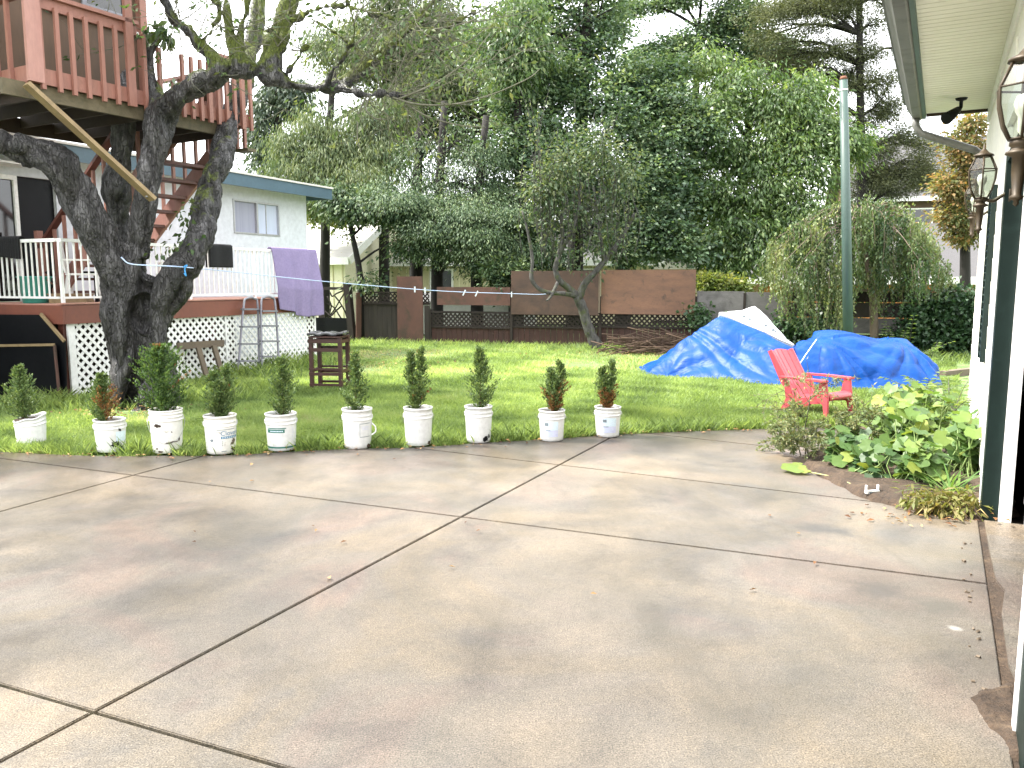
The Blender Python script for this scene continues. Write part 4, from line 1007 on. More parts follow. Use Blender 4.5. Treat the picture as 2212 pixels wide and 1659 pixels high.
MB().fb(f, 3.2, 3.3, .001, .022, -.03, 2.62).build('casing', M['whitetrim'], gr)
MB().fb(f, 2.975, 3.119, -.07, .03, -.03, 2.42).build('jamb', M['greentrim'], gr)
MB().fb(f, 2.93, 2.974, -.145, -.072, -.03, 2.40).build('door_stop', M['whitetrim'], gr)
MB().fb(f, 0, 2.974, -.07, .03, 2.36, 2.419).build('jamb', M['greentrim'], gr)
MB().fb(f, -.1, 3.3, .001, .036, 2.621, 2.78).build('casing', M['whitetrim'], gr)
tk = MB(); tk.fb(f, 2.86, 2.92, -.22, -.215, .0, 2.5)
for i in range(9): tk.fb(f, 2.875, 2.905, -.214, -.205, .15 + i * .25, .2 + i * .25)
tk.build('door_track', M['alu'], gr)
MB().fb(f, -.02, .035, .001, .04, -.03, 2.6).build('casing', M['whitetrim'], gr)
MB().fb(f, -.30, -.021, .001, .03, -.03, 2.6).build('jamb', M['greentrim'], gr)
sf = MB(); t = -6.0
while t < TF + .0: sf.fb(f, t, t + .089, .02, OV, ZS - .0, ZS + .02); t += .1
sf.build('soffit', M['soffit'], gr)
MB().fb(f, -6, TF + .05, .001, .019, ZS - .14, ZS + .02).build('frieze_board', M['whitetrim'], gr)
MB().fb(f, -6, TF + .05, OV, OV + .035, ZS - .05, ZS + .2).build('fascia', M['fasciagreen'], gr)
MB().fb(f, TF + .003, TF + .045, .02, OV - .002, ZS - .03, ZS + .2).build('fascia', M['darkwood'], gr)
prof = [(.037, .19), (.037, .02), (.05, .01), (.10, .01), (.115, .05), (.15, .12), (.155, .16), (.17, .165), (.17, .185), (.15, .185), (.14, .13), (.10, .03), (.055, .03), (.05, .19)]
g_ = MB(); n = len(prof); vs = [f.p(t, OV + .037 + (a - .037) * 1.55, ZS - .06 + b * 1.25) for t in (-6, TF + .12) for a, b in prof]
g_.add(vs, [(i, (i + 1) % n, n + (i + 1) % n, n + i) for i in range(n)] + [tuple(reversed(range(n))), tuple(range(n, 2 * n))]); g_.build('gutter', M['gutter'], gr)
zt3 = P(2112, 333, f.p(TF, .1, 0).y).z
dp = [f.p(TF - .02, OV + .10, ZS - .02), f.p(TF - .02, OV + .10, ZS - .13), f.p(TF - .01, OV + .04, ZS - .22), f.p(TF + .02, .12, zt3 + .05), f.p(TF + .06, .02, zt3 - .04), f.p(TF + .06, -.08, zt3 - .2), f.p(TF + .06, -.1, .1)]
MB().tube(dp, .042, 12).build('downspout', M['gutter'], gr)
MB().fb(f, -6, TF + .12, -5.4, -5.2, ZS, ZS + .1).plate([f.p(-6, OV + .08, ZS + .2), f.p(TF + .1, OV + .08, ZS + .2), f.p(TF + .1, -2.4, ZS + 1.5), f.p(-6, -2.4, ZS + 1.5)], UP, .06).plate([f.p(-6, -5.4, ZS + .2), f.p(TF + .1, -5.4, ZS + .2), f.p(TF + .1, -2.41, ZS + 1.5), f.p(-6, -2.41, ZS + 1.5)], UP, .06).build('roof', M['greyroof'], gr)
MB().plate([f.p(TF - .07, .0, ZS + .0), f.p(TF - .07, -5.2, ZS), f.p(TF - .07, -2.4, ZS + 1.42)], f.et, .08).build('gable', M['plaster'], gr)
shm = MB(); shm.fb(f, 4.25, 4.32, .014, .05, .95, 2.35).fb(f, 4.70, 4.77, .014, .05, .95, 2.35).fb(f, 4.32, 4.70, .014, .03, .95, 2.35)
for i in range(22): shm.box(f.p(4.51, .036, 1.0 + i * .06), (.37, .03, .012), f.m @ Matrix.Rotation(.6, 3, 'X'))
shm.build('shutter', M['greentrim'], gr)
# brass lanterns
def lantern(loc, rz, label):
    o = thing('wall_lamp', loc, label, 'wall lamp', 'brass lanterns along the garage wall', rz)   # local: +y = out from the wall; origin = mid ring on the axis
    pr = [(.048, .085), (.088, .0), (.084, -.06), (.066, -.13), (.04, -.178)]
    MB().lathe(pr, 6, smooth=False).build('glass', M['lampglass'], o, local=True)
    fm = MB()
    for k in range(6):
        a = k * math.pi / 3; fm.tube([(r * 1.02 * math.cos(a), r * 1.02 * math.sin(a), z) for r, z in pr], .0055, 6)
    for r, z in ((.090, 0), (.049, .086), (.042, -.178)):
        fm.tube([(r * math.cos(k * math.pi / 3), r * math.sin(k * math.pi / 3), z) for k in range(7)], .004, 5)
    fm.build('frame', M['brass'], o, local=True)
    MB().lathe([(0, .17), (.006, .165), (.006, .14), (.016, .13), (.03, .112), (.058, .098), (.06, .088), (.0, .086)], 18).build('cap', M['brass'], o, local=True)
    MB().lathe([(0, -.18), (.035, -.178), (.036, -.20), (.026, -.207), (.03, -.215), (.045, -.222), (.047, -.23), (.024, -.24), (.022, -.30), (.015, -.372), (.024, -.38), (.02, -.388), (.008, -.394), (.010, -.405), (0, -.415)], 18).build('stem', M['brass'], o, local=True)
    MB().lathe([(0, -.02), (.022, -.03), (.030, -.055), (.026, -.08), (.015, -.10), (.013, -.15), (.0, -.17)], 16).build('bulb', M['bulb'], o, local=True)
    MB().lathe([(0, .0), (.05, .0), (.05, .012), (.035, .02), (0, .022)], 18).build('wall_plate', M['brass'], o, local=True)
    pl = o.children[-1]; pl.rotation_euler = (R(90), 0, 0); pl.location = (0, -.155, -.17); pl.scale = (.7, 1.5, 1)
    MB().tube([tuple(p) for p in catmull([(0, -.03, -.19), (0, -.07, -.20), (0, -.11, -.175), (0, -.15, -.15)], 5)], .012, 8).build('arm', M['brass'], o, local=True)
    return o
arz = math.atan2(-f.ew.x, f.ew.y)
lantern(PZ(2214, 2.95, 2.28), arz, 'nearest brass lantern, partly cut by the right edge of the picture')
lantern(PZ(2123, 5.4, 2.32), arz, 'middle brass lantern beside the dark green garage door jamb')
lantern(PZ(2105, 7.8, 2.42), arz, 'farthest brass lantern, half hidden behind the middle one')
sp_ = G(2077, 212, ZS); sl = thing('security_light', sp_, 'small black security spotlight hanging under the cream garage eave', 'security light')
MB().lathe([(0, 0), (.06, 0), (.05, -.02), (.018, -.03), (.018, -.09), (0, -.09)], 14).build('mount', M['black'], sl, local=True)
MB().tube([(0, 0, -.085), (-.02, -.01, -.12), (-.05, -.03, -.14)], .02, 10).build('joint', M['black'], sl, local=True)
MB().tube([(-.04, -.025, -.12), (-.11, -.06, -.17), (-.2, -.1, -.23)], [.035, .05, .062], 14).build('lamp_head', M['black'], sl, local=True)

# ======================= white pails with cedar saplings =======================
def cyl_patch(r_at, a0, a1, z0, z1, off=.002, n=14):
    A = np.array([[((r_at(z) + off) * math.sin(a), -(r_at(z) + off) * math.cos(a), z) for a in np.linspace(a0, a1, n)] for z in np.linspace(z0, z1, 4)])
    return MB().grid(A)
def cyl_blob(r_at, a, z, ra, rz_, seed, off=.0022):
    rr = random.Random(seed); k = 18; vs = [((r_at(z) + off) * math.sin(a), -(r_at(z) + off) * math.cos(a), z)]
    for i in range(k):
        t = 2 * math.pi * i / k; q = .55 + .6 * rr.random(); aa, zz = a + ra * q * math.cos(t), max(.004, z + rz_ * q * math.sin(t)); vs.append(((r_at(zz) + off) * math.sin(aa), -(r_at(zz) + off) * math.cos(aa), zz))
    m_ = MB(); m_.add(vs, [(0, 1 + i, 1 + (i + 1) % k) for i in range(k)]); return m_
def cyl_text(txt, size, r_at, a, z, off, mat, par, name):
    cu = bpy.data.curves.new('t', 'FONT'); cu.body = txt; cu.size = size; o = bpy.data.objects.new('t', cu); COL.objects.link(o)
    dg = bpy.context.evaluated_depsgraph_get(); me = bpy.data.meshes.new_from_object(o.evaluated_get(dg)); bpy.data.objects.remove(o)
    for v in me.vertices:
        zz = z + v.co.y; r = r_at(zz) + off; t = a + v.co.x / r; v.co = (r * math.sin(t), -r * math.cos(t), zz)
    me.materials.clear(); me.materials.append(mat); return link(name, me, par)
pails = [  # x, bottom y, front rim y, width, label, category words
 (53, 968, 904, 64, 'white pail at the far left with a torn slanting rim, sunk in the grass'),
 (227, 979, 911, 66, 'white pail with two black blotches on its side, left of the ridged one'),
 (350, 981, 890, 70, 'tall grubby white pail with raised ridges round its rim'),
 (468, 983, 902, 70, 'white pail with blue Cloverdale print and brown stains'),
 (601, 976, 898, 68, 'white pail with a dark green printed band round its base'),
 (768, 971, 888, 66, 'white pail with a pale boxed label and its handle hanging right'),
 (901, 965, 885, 64, 'plain white pail with a small dark stain low on its right'),
 (1033, 958, 882, 61, 'white pail with a black splash at its lower right edge'),
 (1193, 955, 890, 58, 'short white pail with pale blue label, second from the right'),
 (1315, 946, 883, 58, 'short white pail with pale blue label, rightmost in the row')]
plants = [ # x offset, top y, width px, look, label
 (-14, 797, 66, 'mid', 'bushy pale green cedar sapling in the far left pail'),
 (-12, 815, 62, 'brown', 'half dead cedar sapling with an orange brown side'),
 (-8, 752, 96, 'wide', 'largest cedar sapling, broad and bright green, before the trunk'),
 (2, 792, 78, 'loose', 'loose feathery cedar sapling in the blue printed pail'),
 (6, 778, 58, 'mid', 'upright cedar sapling in the pail with the green band'),
 (-2, 766, 52, 'tall', 'narrow dark cedar sapling beside the slatted stand'),
 (-4, 754, 50, 'twin', 'tall cedar sapling splitting into two pointed tops'),
 (4, 757, 62, 'tall', 'pointed cedar sapling with a slim leading tip, third from the right'),
 (6, 785, 60, 'bare', 'cedar sapling with brown lower twigs, second from the right'),
 (-2, 783, 46, 'bare', 'thin cedar sapling with a withered base, rightmost in the row')]
M['cedar'] = leafmat('cedar_sprays', [(.05, .09, .032), (.08, .135, .045), (.115, .175, .06), (.17, .22, .085)], .25, .6)
M['cedarbright'] = leafmat('bright_cedar_sprays', [(.03, .065, .02), (.05, .10, .03), (.075, .135, .04), (.11, .17, .055)], .3, .55)
M['cedardead'] = leafmat('dead_cedar_sprays', [(.12, .05, .018), (.22, .10, .035), (.30, .16, .06)], .15, .7)
def pail(i):
    x, yb, yt, wpx, lab = pails[i]; c0 = G(x, yb); k = ppm(c0); rt = wpx / k / 2; h = (yb - yt) / k / .97; rb = rt * .86
    c = Vector((c0.x, c0.y + rb * .98, .002)); rz = math.atan2(-c.x, c.y)
    o = thing('white_pail', c, lab, 'pail', 'white pails in a row along the lawn edge', rz)
    r_at = lambda z: rb + (rt * .955 - rb) * min(1, z / (h * .72))
    tear = (lambda a, z: z) 
    ridged = i == 2
    pr = [(0, .004), (rb - .01, .0), (rb, .006)] + [(r_at(h * q), h * q) for q in (.1, .25, .4, .55, .7)]
    if ridged: pr += [(rt * .955, h * .72), (rt * .955, h * .74), (rt, h * .75), (rt, h * .77), (rt * .95, h * .78), (rt * .95, h * .82), (rt, h * .83), (rt, h * .85), (rt * .95, h * .86), (rt * .95, h * .90), (rt, h * .91), (rt, h * .93), (rt * .955, h * .94), (rt * .955, h * .97), (rt, h * .975), (rt, h)]
    else: pr += [(rt * .955, h * .715), (rt * .985, h * .72), (rt * .985, h * .735), (rt * .96, h * .745), (rt * .962, h * .82), (rt * .975, h * .825), (rt * .975, h * .84), (rt * .965, h * .85), (rt * .965, h * .95), (rt, h * .955), (rt, h)]
    pr += [(rt - .008, h), (rt - .012, h * .96), (rt * .94, h * .88)]
    if i == 0:
        b_ = MB(); b_.lathe(pr, 40)
        b_.v = [(vx, vy, vz if vz < h * .6 else vz + (vz / h - .6) * 2.5 * .5 * (.055 * vx / rt - .015 * math.sin(vx * 40) - .02)) for vx, vy, vz in b_.v]
    else: b_ = MB().lathe(pr, 40)
    b_.build('pail_body', M['paildirty'] if i in (2, 3) else M['pail'], o, local=True)
    MB().lathe([(0, h * .91), (rt * .5, h * .915), (rt * .935, h * .895)], 24).build('potting_soil', M['soil'], o, local=True)
    for s in (-1, 1):
        if i != 0: MB().box((s * rt * .985, 0, h * .79), (.012, .03, .035)).build('handle_lug', M['pail'], o, local=True, bevel=.003)
    if i in (2, 6, 8, 9):
        sgn = -1 if i == 2 else 1
        pts = [((rt + .012) * math.cos(a), sgn * (rt + .006) * math.sin(a), h * .79 - .20 * math.sin(a) * (h / .36)) for a in np.linspace(0, math.pi, 18)]
        MB().tube(pts, .0022, 6).build('wire_handle', M['wire'], o, local=True)
    if i == 1:
        cyl_blob(r_at, .32, h * .26, .36, .032, 3).build('black_blotch', M['black'], o, local=True); cyl_blob(r_at, .62, h * .70, .12, .02, 4, .004).build('black_blotch', M['black'], o, local=True)
        cyl_patch(r_at, .35, 1.2, h * .33, h * .64).build('label', M['labelblue'], o, local=True)
        cyl_blob(r_at, .75, h * .14, .1, .014, 8).build('black_blotch', M['black'], o, local=True)
    if i == 2:
        for q, (a, z, ra, rz2) in enumerate([(-.6, .66, .25, .02), (.1, .25, .3, .008), (.45, .27, .3, .007), (-.75, .12, .1, .01), (.3, .5, .05, .008), (.85, .3, .08, .02), (-.5, .05, .2, .012), (.8, .05, .3, .02)]): cyl_blob(r_at, a, h * z, ra, rz2, q).build('dirt_smear', M['soil'], o, local=True)
    if i == 3:
        ln = cyl_patch(r_at, -.25, 1.0, h * .645, h * .66); ln.build('printed_line', M['labelink'], o, local=True)
        cyl_text('Cloverdale', .062, r_at, -.02, h * .50, .0024, M['blueink'], o, 'printed_name')
        cyl_patch(r_at, 0, 1.25, h * .415, h * .475).build('blue_band', M['blueink'], o, local=True)
        for q in range(7): cyl_patch(r_at, .08 + q * .15, .08 + q * .15 + .08, h * .43, h * .46, .0036, 4).build('band_print', M['labelblue'], o, local=True)
        for q in range(4): cyl_patch(r_at, -.85, -.55 - .06 * (q % 2), h * (.60 - q * .05), h * (.61 - q * .05)).build('fine_print', M['labelink'], o, local=True)
        cyl_blob(r_at, -.62, h * .37, .13, .016, 5).build('printed_mark', M['labelink'], o, local=True)
        cyl_patch(r_at, .0, .35, h * .075, h * .095).build('printed_line', M['labelink'], o, local=True)
        for q in range(3): cyl_patch(r_at, .05, .12, h * (.23 + q * .05), h * (.25 + q * .05)).build('printed_mark', M['labelink'], o, local=True)
        for q, (a, z, ra, rz2) in enumerate([(.95, .33, .22, .03), (.8, .27, .2, .015), (.9, .12, .25, .018), (1.1, .05, .2, .02)]): cyl_blob(r_at, a, h * z, ra, rz2, q + 9).build('brown_stain', M['timber'], o, local=True)
    if i == 4:
        cyl_patch(r_at, -1.0, .32, h * .62, h * .645).build('green_line', M['greenink'], o, local=True)
        cyl_patch(r_at, -1.05, .22, h * .51, h * .605).build('green_band', M['greenink'], o, local=True)
        for q in range(9): cyl_patch(r_at, -.78 + q * .1, -.70 + q * .1, h * .54, h * .57, .004, 4).build('band_print', M['labelblue'], o, local=True)
        cyl_patch(r_at, -1.3, 1.45, h * .085, h * .13, .002, 30).build('green_band', M['greenink'], o, local=True)
        for q in range(6): cyl_patch(r_at, .75, .9 + .06 * (q % 3), h * (.62 - q * .065), h * (.63 - q * .065)).build('fine_print', M['violetink'], o, local=True)
    if i == 5:
        fmx = [(.15, 1.0, .64, .655), (.15, 1.0, .30, .315), (.15, .175, .315, .64)]
        for a0, a1, z0, z1 in fmx: cyl_patch(r_at, a0, a1, h * z0, h * z1).build('label_outline', M['labelink'], o, local=True)
        for q in range(3): cyl_patch(r_at, .3, .85, h * (.56 - q * .035), h * (.57 - q * .035)).build('fine_print', M['violetink'], o, local=True)
        pts = [tuple(p) for p in catmull([(rt * .93, -.03, h * .62), (rt * 1.16, -.04, h * .52), (rt * 1.16, -.05, h * .40), (rt * .90, -.07, h * .33)], 6)]
        MB().tube(pts, .007, 8).build('hanging_handle', M['pail'], o, local=True)
        cyl_blob(r_at, .95, h * .04, .3, .03, 21).build('dirt_smear', M['soil'], o, local=True)
    if i == 6: cyl_blob(r_at, 1.0, h * .07, .25, .028, 31).build('dirt_smear', M['soil'], o, local=True)
    if i == 7: cyl_blob(r_at, .62, h * .11, .3, .032, 41).build('black_splash', M['black'], o, local=True); cyl_blob(r_at, .95, h * .17, .16, .025, 42).build('black_splash', M['black'], o, local=True)
    if i in (8, 9):
        a0 = -.62 if i == 8 else -.42
        cyl_patch(r_at, a0, a0 + 1.15, h * .38, h * .66).build('label', M['labelblue'], o, local=True)
        cyl_patch(r_at, a0, a0 + 1.15, h * .16, h * .375).build('label', M['violetink'], o, local=True)
        cyl_patch(r_at, a0 + .02, a0 + .34, h * .52, h * .62, .0036).build('label_logo', M['labelink'], o, local=True)
        cyl_patch(r_at, a0 + .08, a0 + .5, h * .36, h * .385, .0036).build('fine_print', M['labelink'], o, local=True)
        for q in range(4): cyl_patch(r_at, a0 + .1, a0 + .8 - .1 * (q % 2), h * (.31 - q * .04), h * (.32 - q * .04), .0036).build('fine_print', M['labelblue'], o, local=True)
    return o, c, h, rt, k
def sapling(i, c, h, k):
    dx, ytop, wpx, look, lab = plants[i]; yt = pails[i][2]; r2 = random.Random(50 + i); n2 = np.random.default_rng(70 + i)
    H = (yt - ytop + 6) / k / .98; Wd = wpx / k / 2; b = Vector((c.x + dx / k, c.y, h * .90))
    o = thing('cedar_sapling', b, lab, 'sapling', 'cedar saplings in the pails')
    stems = [(0, 0, 1.0)] if look not in ('twin', 'loose', 'bare') else ([(-.05, .02, .93), (.055, -.01, 1.0)] if look == 'twin' else [(-.05, 0, .86), (.05, .02, 1.0), (0, -.04, .7)])
    sm_ = MB(); Cs, Ds, Ns, Ts, Sz, Dead = [], [], [], [], [], []
    for sx, sy, sh_ in stems:
        sm_.tube([(0, 0, -.02), (sx * .5, sy * .5, H * .3), (sx, sy, H * sh_ * .9)], [.008, .006, .002], 6)
        nb = int((150 if look == 'wide' else 105) / len(stems) ** .6)
        for j in range(nb):
            u = j / nb; z = H * sh_ * (.03 + .93 * u); prof_ = math.sin(min(1, (u * .86 + .16)) * math.pi) ** .75 * (1 - .35 * u)
            if look in ('tall', 'twin'): prof_ *= 1.15 if u < .5 else .75
            if look == 'wide': prof_ = (math.sin(min(1, u * .8 + .2) * math.pi)) ** .6
            if look == 'bare' and u < .22: prof_ *= .75
            L = max(.03, 1.3 * Wd * prof_ * (.6 + .6 * r2.random())) * (1 if len(stems) == 1 else .75); a = r2.random() * 6.283; up_ = .55 + .5 * u + .4 * r2.random()
            d = Vector((math.cos(a), math.sin(a), up_)).normalized(); st0 = Vector((sx * min(1, u * 1.6), sy * min(1, u * 1.6), z - L * .35))
            dead = (look == 'brown' and math.cos(a) > .1 and u < .65 and r2.random() < .5) or (look == 'bare' and u < .42 and r2.random() < .62) or r2.random() < .012
            q = 26 if look != 'wide' else 30
            for m in range(q):
                s = (m + .5) / q; p = st0 + d * (L * 1.25 * s) + Vector((0, 0, .02 * s)); side_ = Vector((-d.y, d.x, .15 * (r2.random() - .5)))
                sg = 1 if m % 2 else -1; dd = (d * .8 + side_ * sg * r2.uniform(.4, 1.3) + Vector((r2.gauss(0, .3), r2.gauss(0, .3), .25))).normalized(); p = p + Vector((r2.gauss(0, .012), r2.gauss(0, .012), 0))
                Cs.append(p + dd * .014); Ds.append(dd); Ns.append(Vector((r2.gauss(0, 1), r2.gauss(0, 1), r2.gauss(0, 1)))); Ts.append(r2.random()); Sz.append((.031 if look != 'wide' else .036) * (.6 + .7 * r2.random())); Dead.append(dead)
    sm_.build('stem', M['stick'], o, local=True)
    Cs, Ds, Ns, Sz, Ts, Dead = map(np.array, (Cs, Ds, Ns, Sz, Ts, Dead))
    V, F = leaf_quads(Cs, unit(Ns), Ds, Sz, .42)
    npmesh('foliage', V, F, [M['cedarbright'] if look == 'wide' else M['cedar'], M['cedardead']], o, Ts, local=True, mi=Dead.astype(int))
for i in range(10):
    o, c, h, rt, k = pail(i); sapling(i, c, h, k)

# ======================= tarps =======================
def interp(tab, x): return float(np.interp(x, [a for a, b in tab], [b for a, b in tab]))
def tarp(name, xs_, top, base, depth, mat, label, seed, peaks, amp=.05, rows=70, back=1.25, boxy=0.0):
    A = []
    for x in xs_:
        g0 = G(x, interp(base, x)); yt = interp(top, x); Yt = g0.y + interp(depth, x); tp_ = P(x, yt, Yt); col = []
        hz = max(0, tp_.z + .03)
        for j in range(rows):
            v = j / (rows - 1)
            if v < .62:
                s = v / .62; rise = s ** 1.15 * .65 + .35 * math.sin(s * math.pi / 2) ** 1.6; rise = rise * (1 - boxy) + boxy * (.93 * (1 - (1 - min(1, s / .72)) ** 2.0) + .07 * s); y = g0.y + (Yt - g0.y) * (s ** .9); z = -.03 + hz * rise; xx = g0.x + (tp_.x - g0.x) * s
            else:
                s = (v - .62) / .38; y = Yt + s * back; z = -.03 + hz * (1 - s ** 1.4); xx = tp_.x + .05 * s
            col.append((xx, y, z))
        A.append(col)
    A = np.array(A); N = np.zeros_like(A); du = np.gradient(A, axis=0); dv = np.gradient(A, axis=1); N = unit(np.cross(du, dv)); 
    N *= np.where(N[:, :, 2:3] < 0, -1, 1)
    for a in range(A.shape[0]):
        for b in range(rows):
            p = Vector(A[a, b]); w = min(1, b / 5) ; q = 0
            for k, pk in enumerate(peaks):
                d = p - pk; ang = math.atan2(d.z * 1.0, d.x + .3 * d.y); rr = d.length
                q += (abs(mnoise.noise(Vector((ang * 2.6, rr * .35, seed + k * 7)))) * 2 - .55) * 1.3 * min(1, rr * 2) / len(peaks)
            q += .9 * (abs(mnoise.noise(Vector((p.x * .9, p.y * .7, p.z * 1.9 + seed)))) * 1.6 - .35)
            q += .30 * (abs(mnoise.noise(Vector((p.x * 2.3 + p.z * 1.2, p.y * 1.5, p.z * 4.5 + seed)))) * 1.6 - .3) + .05 * mnoise.noise(Vector((p.x * 9, p.y * 9, p.z * 12)))
            edge = min(1, (rows - 1 - b) / 3)
            A[a, b] += N[a, b] * amp * q * (0.35 + .65 * w) * (0.4 + .6 * edge)
            if b == 0: A[a, b, 1] += .07 * mnoise.noise(Vector((p.x * 4, seed, 0))); A[a, b, 2] = -.03 + .03 * abs(mnoise.noise(Vector((p.x * 6, seed, 1))))
    m_ = MB(); m_.grid(A); return tag(m_.build(name, mat), label, 'tarp')
topL = [(1386, 806), (1395, 800), (1420, 782), (1440, 766), (1460, 749), (1500, 717), (1530, 694), (1555, 678), (1575, 684), (1605, 698), (1650, 716), (1690, 735), (1712, 744), (1740, 756), (1765, 800)]
baseL = [(1386, 808), (1440, 812), (1500, 815), (1600, 822), (1700, 832), (1765, 838)]
pkL = P(1555, 678, 13.2)
tarp('blue_tarp', np.linspace(1388, 1762, 170), topL, baseL, [(1386, .12), (1440, .6), (1555, 1.1), (1650, 1.0), (1765, .9)], M['tarp'], 'peaked blue tarp sloping down to a point on the grass', 3, [pkL, G(1420, 806)], .07, 80)
topW = [(1553, 678), (1580, 673), (1605, 668), (1622, 662), (1630, 660), (1640, 667), (1665, 693), (1690, 722), (1707, 742), (1716, 752)]
baseW = [(1553, 815), (1716, 833)]
# white sheet: from the blue ridge up to its own peak, then down behind
A = []
for x in np.linspace(1553, 1715, 70):
    Yr = G(x, interp(baseL, x)).y + interp([(1386, .12), (1440, .6), (1555, 1.1), (1650, 1.0), (1765, .9)], x)
    a = P(x, interp(topL, x) + 1.5, Yr + .03) + UP * .01; b = P(x, interp(topW, x), Yr + .75); col = []
    for j in range(40):
        v = j / 39
        if v < .5: p = a.lerp(b, v * 2) + UP * (.035 * math.sin(v * 2 * math.pi) * (b - a).length)
        else: s = (v - .5) * 2; p = Vector((b.x + .03 * s, b.y + s * .8, b.z * (1 - s ** 1.3) - .03 * s))
        w = min(1, j / 4)
        p += Vector((0, -.3, 1)) * (.022 * w * (mnoise.noise(Vector((p.x * 3, p.y * 3, p.z * 5))) + .4 * mnoise.noise(Vector((p.x * 9, p.y * 7, p.z * 11))))); col.append(tuple(p))
    A.append(col)
m_ = MB(); m_.grid(np.array(A)); wt = thing('white_tarp', m_.v[len(m_.v) // 2], 'white sheet with a sharp peak lying behind the blue tarp ridge', 'tarp'); m_.build('sheet', M['whitetarp'], wt)
mk = MB()
for px, py, s in ((1600, 694, 2), (1606, 692, 3), (1612, 696, 2), (1618, 698, 3), (1640, 718, 2), (1652, 724, 3), (1660, 722, 2), (1668, 727, 3), (1673, 732, 2), (1630, 709, 2)):
    x0 = px; Yr = G(x0, interp(baseL, x0)).y + 1.04; ya, yb2 = interp(topL, x0) + 1.5, interp(topW, x0)
    q = (py - ya) / (yb2 - ya) if abs(yb2 - ya) > 1 else .3; q = min(.9, max(.15, q)); a = P(x0, ya, Yr + .03); b = P(x0, yb2, Yr + .75); p = a.lerp(b, q) + UP * .07 + Vector((0, -.045, 0))
    mk.add([p + Vector((s * .012 * math.cos(t), .006 * math.cos(t), s * .007 * math.sin(t))) for t in np.linspace(0, 6.28, 8)[:-1]], [tuple(range(7))])
mk.build('dirt_marks', M['labelink'], wt)
topR = [(1700, 834), (1706, 755), (1716, 742), (1740, 731), (1768, 720), (1800, 720), (1850, 722), (1920, 725), (1962, 729), (1985, 744), (2005, 767), (2022, 790), (2030, 806), (2036, 838)]
baseR = [(1700, 834), (1800, 838), (1900, 838), (2036, 838)]
RT = tarp('blue_tarp', np.linspace(1702, 2035, 150), topR, baseR, [(1700, .15), (1720, .8), (1768, 1.25), (1960, 1.2), (2036, .4)], M['tarp'], 'long low blue tarp draped over a pile behind the red chair', 17, [P(1768, 722, 13), P(1960, 730, 12.8)], .085, 80, 1.1, .85)

MB().tube([tuple(P(1764, 733, 12.72)), tuple(P(1742, 764, 12.32)), tuple(P(1720, 798, 12.1))], .007, 6).build('tie_cord', M['white'], RT)

# ======================= red chair =======================
cc = Vector((3.72, 9.72, -.03)); ch = thing('garden_armchair', cc, 'faded red plastic slat-back garden armchair on the lawn', 'garden chair', None, math.atan2(-.8, .6))
RP = M['redplastic']
bk = MB(); bw = .40; d_ = Vector((-.40, 0, .60)); L_ = d_.length; d_.normalize(); b0 = Vector((-.13, 0, .21)); nn = Vector((d_.z, 0, -d_.x))
for i in range(5):
    y0, y1 = -bw / 2 + i * bw / 5 + .0015, -bw / 2 + (i + 1) * bw / 5 - .0015; vs = []
    for s in (0, .3, .6, .86, 1.0):
        for y in (y0, y1):
            flare = 1.0 + .14 * s; tip = 1.0 if s < .86 else 1 - .13 * (abs(y) / (bw / 2)) ** 2
            p = b0 + d_ * (L_ * s * tip) + Vector((0, y * flare, 0)) - nn * (.05 * (1 - (y / (bw / 2)) ** 2)); vs += [p, p - nn * .022]
    fs = []
    for r in range(4):
        a = r * 4; fs += [(a, a + 4, a + 6, a + 2), (a + 1, a + 3, a + 7, a + 5), (a, a + 1, a + 5, a + 4), (a + 2, a + 6, a + 7, a + 3)]
    fs += [(0, 2, 3, 1), (16, 17, 19, 18)]; bk.add(vs, fs)
bk.build('backrest', RP, ch, local=True, bevel=.004)
for s in (-1, 1):                                                # side wings of the back
    MB().plate([b0 + Vector((0, s * .20, 0)), b0 + d_ * L_ * .95 + Vector((0, s * .227, 0)), b0 + d_ * L_ * .93 + Vector((-.06, s * .227, -.01)), b0 + d_ * L_ * .35 + Vector((-.10, s * .215, -.03)), b0 + Vector((-.06, s * .20, -.03))], (0, s, 0), .02).build('back_wing', RP, ch, local=True)
sp2 = [(-.20, .215), (-.10, .205), (.05, .235), (.18, .275), (.25, .295), (.29, .29), (.31, .265), (.305, .235)]
A = np.array([[(x, y, z) for y in np.linspace(-.23, .23, 8)] for x, z in sp2]); sg_ = MB(); sg_.grid(A); so = sg_.build('seat', RP, ch, local=True); so.modifiers.new('t', 'SOLIDIFY').thickness = .022
for s in (-1, 1):
    MB().plate([(-.33, s * .235, .475), (-.34, s * .31, .475), (.0, s * .33, .48), (.28, s * .335, .475), (.31, s * .30, .475), (.29, s * .225, .475), (-.1, s * .24, .48)], UP, .025).build('arm', RP, ch, local=True, bevel=.006)
    MB().plate([(.20, s * .27, .45), (.29, s * .27, .45), (.32, s * .27, .24), (.33, s * .28, .0), (.285, s * .28, .0), (.25, s * .27, .18), (.16, s * .27, .22)], (0, s, 0), .03).build('front_leg', RP, ch, local=True, bevel=.005)
    MB().plate([(.2, s * .258, .27), (.3, s * .258, .27), (.3, s * .258, .20), (-.2, s * .24, .13), (-.24, s * .24, .2)], (0, s, 0), .025).build('side_rail', RP, ch, local=True)
    MB().plate([(-.30, s * .265, .45), (-.24, s * .265, .45), (-.14, s * .25, .2), (-.19, s * .255, .12), (-.30, s * .27, .0), (-.345, s * .27, .0), (-.26, s * .255, .2)], (0, s, 0), .035).build('rear_leg', RP, ch, local=True, bevel=.005)

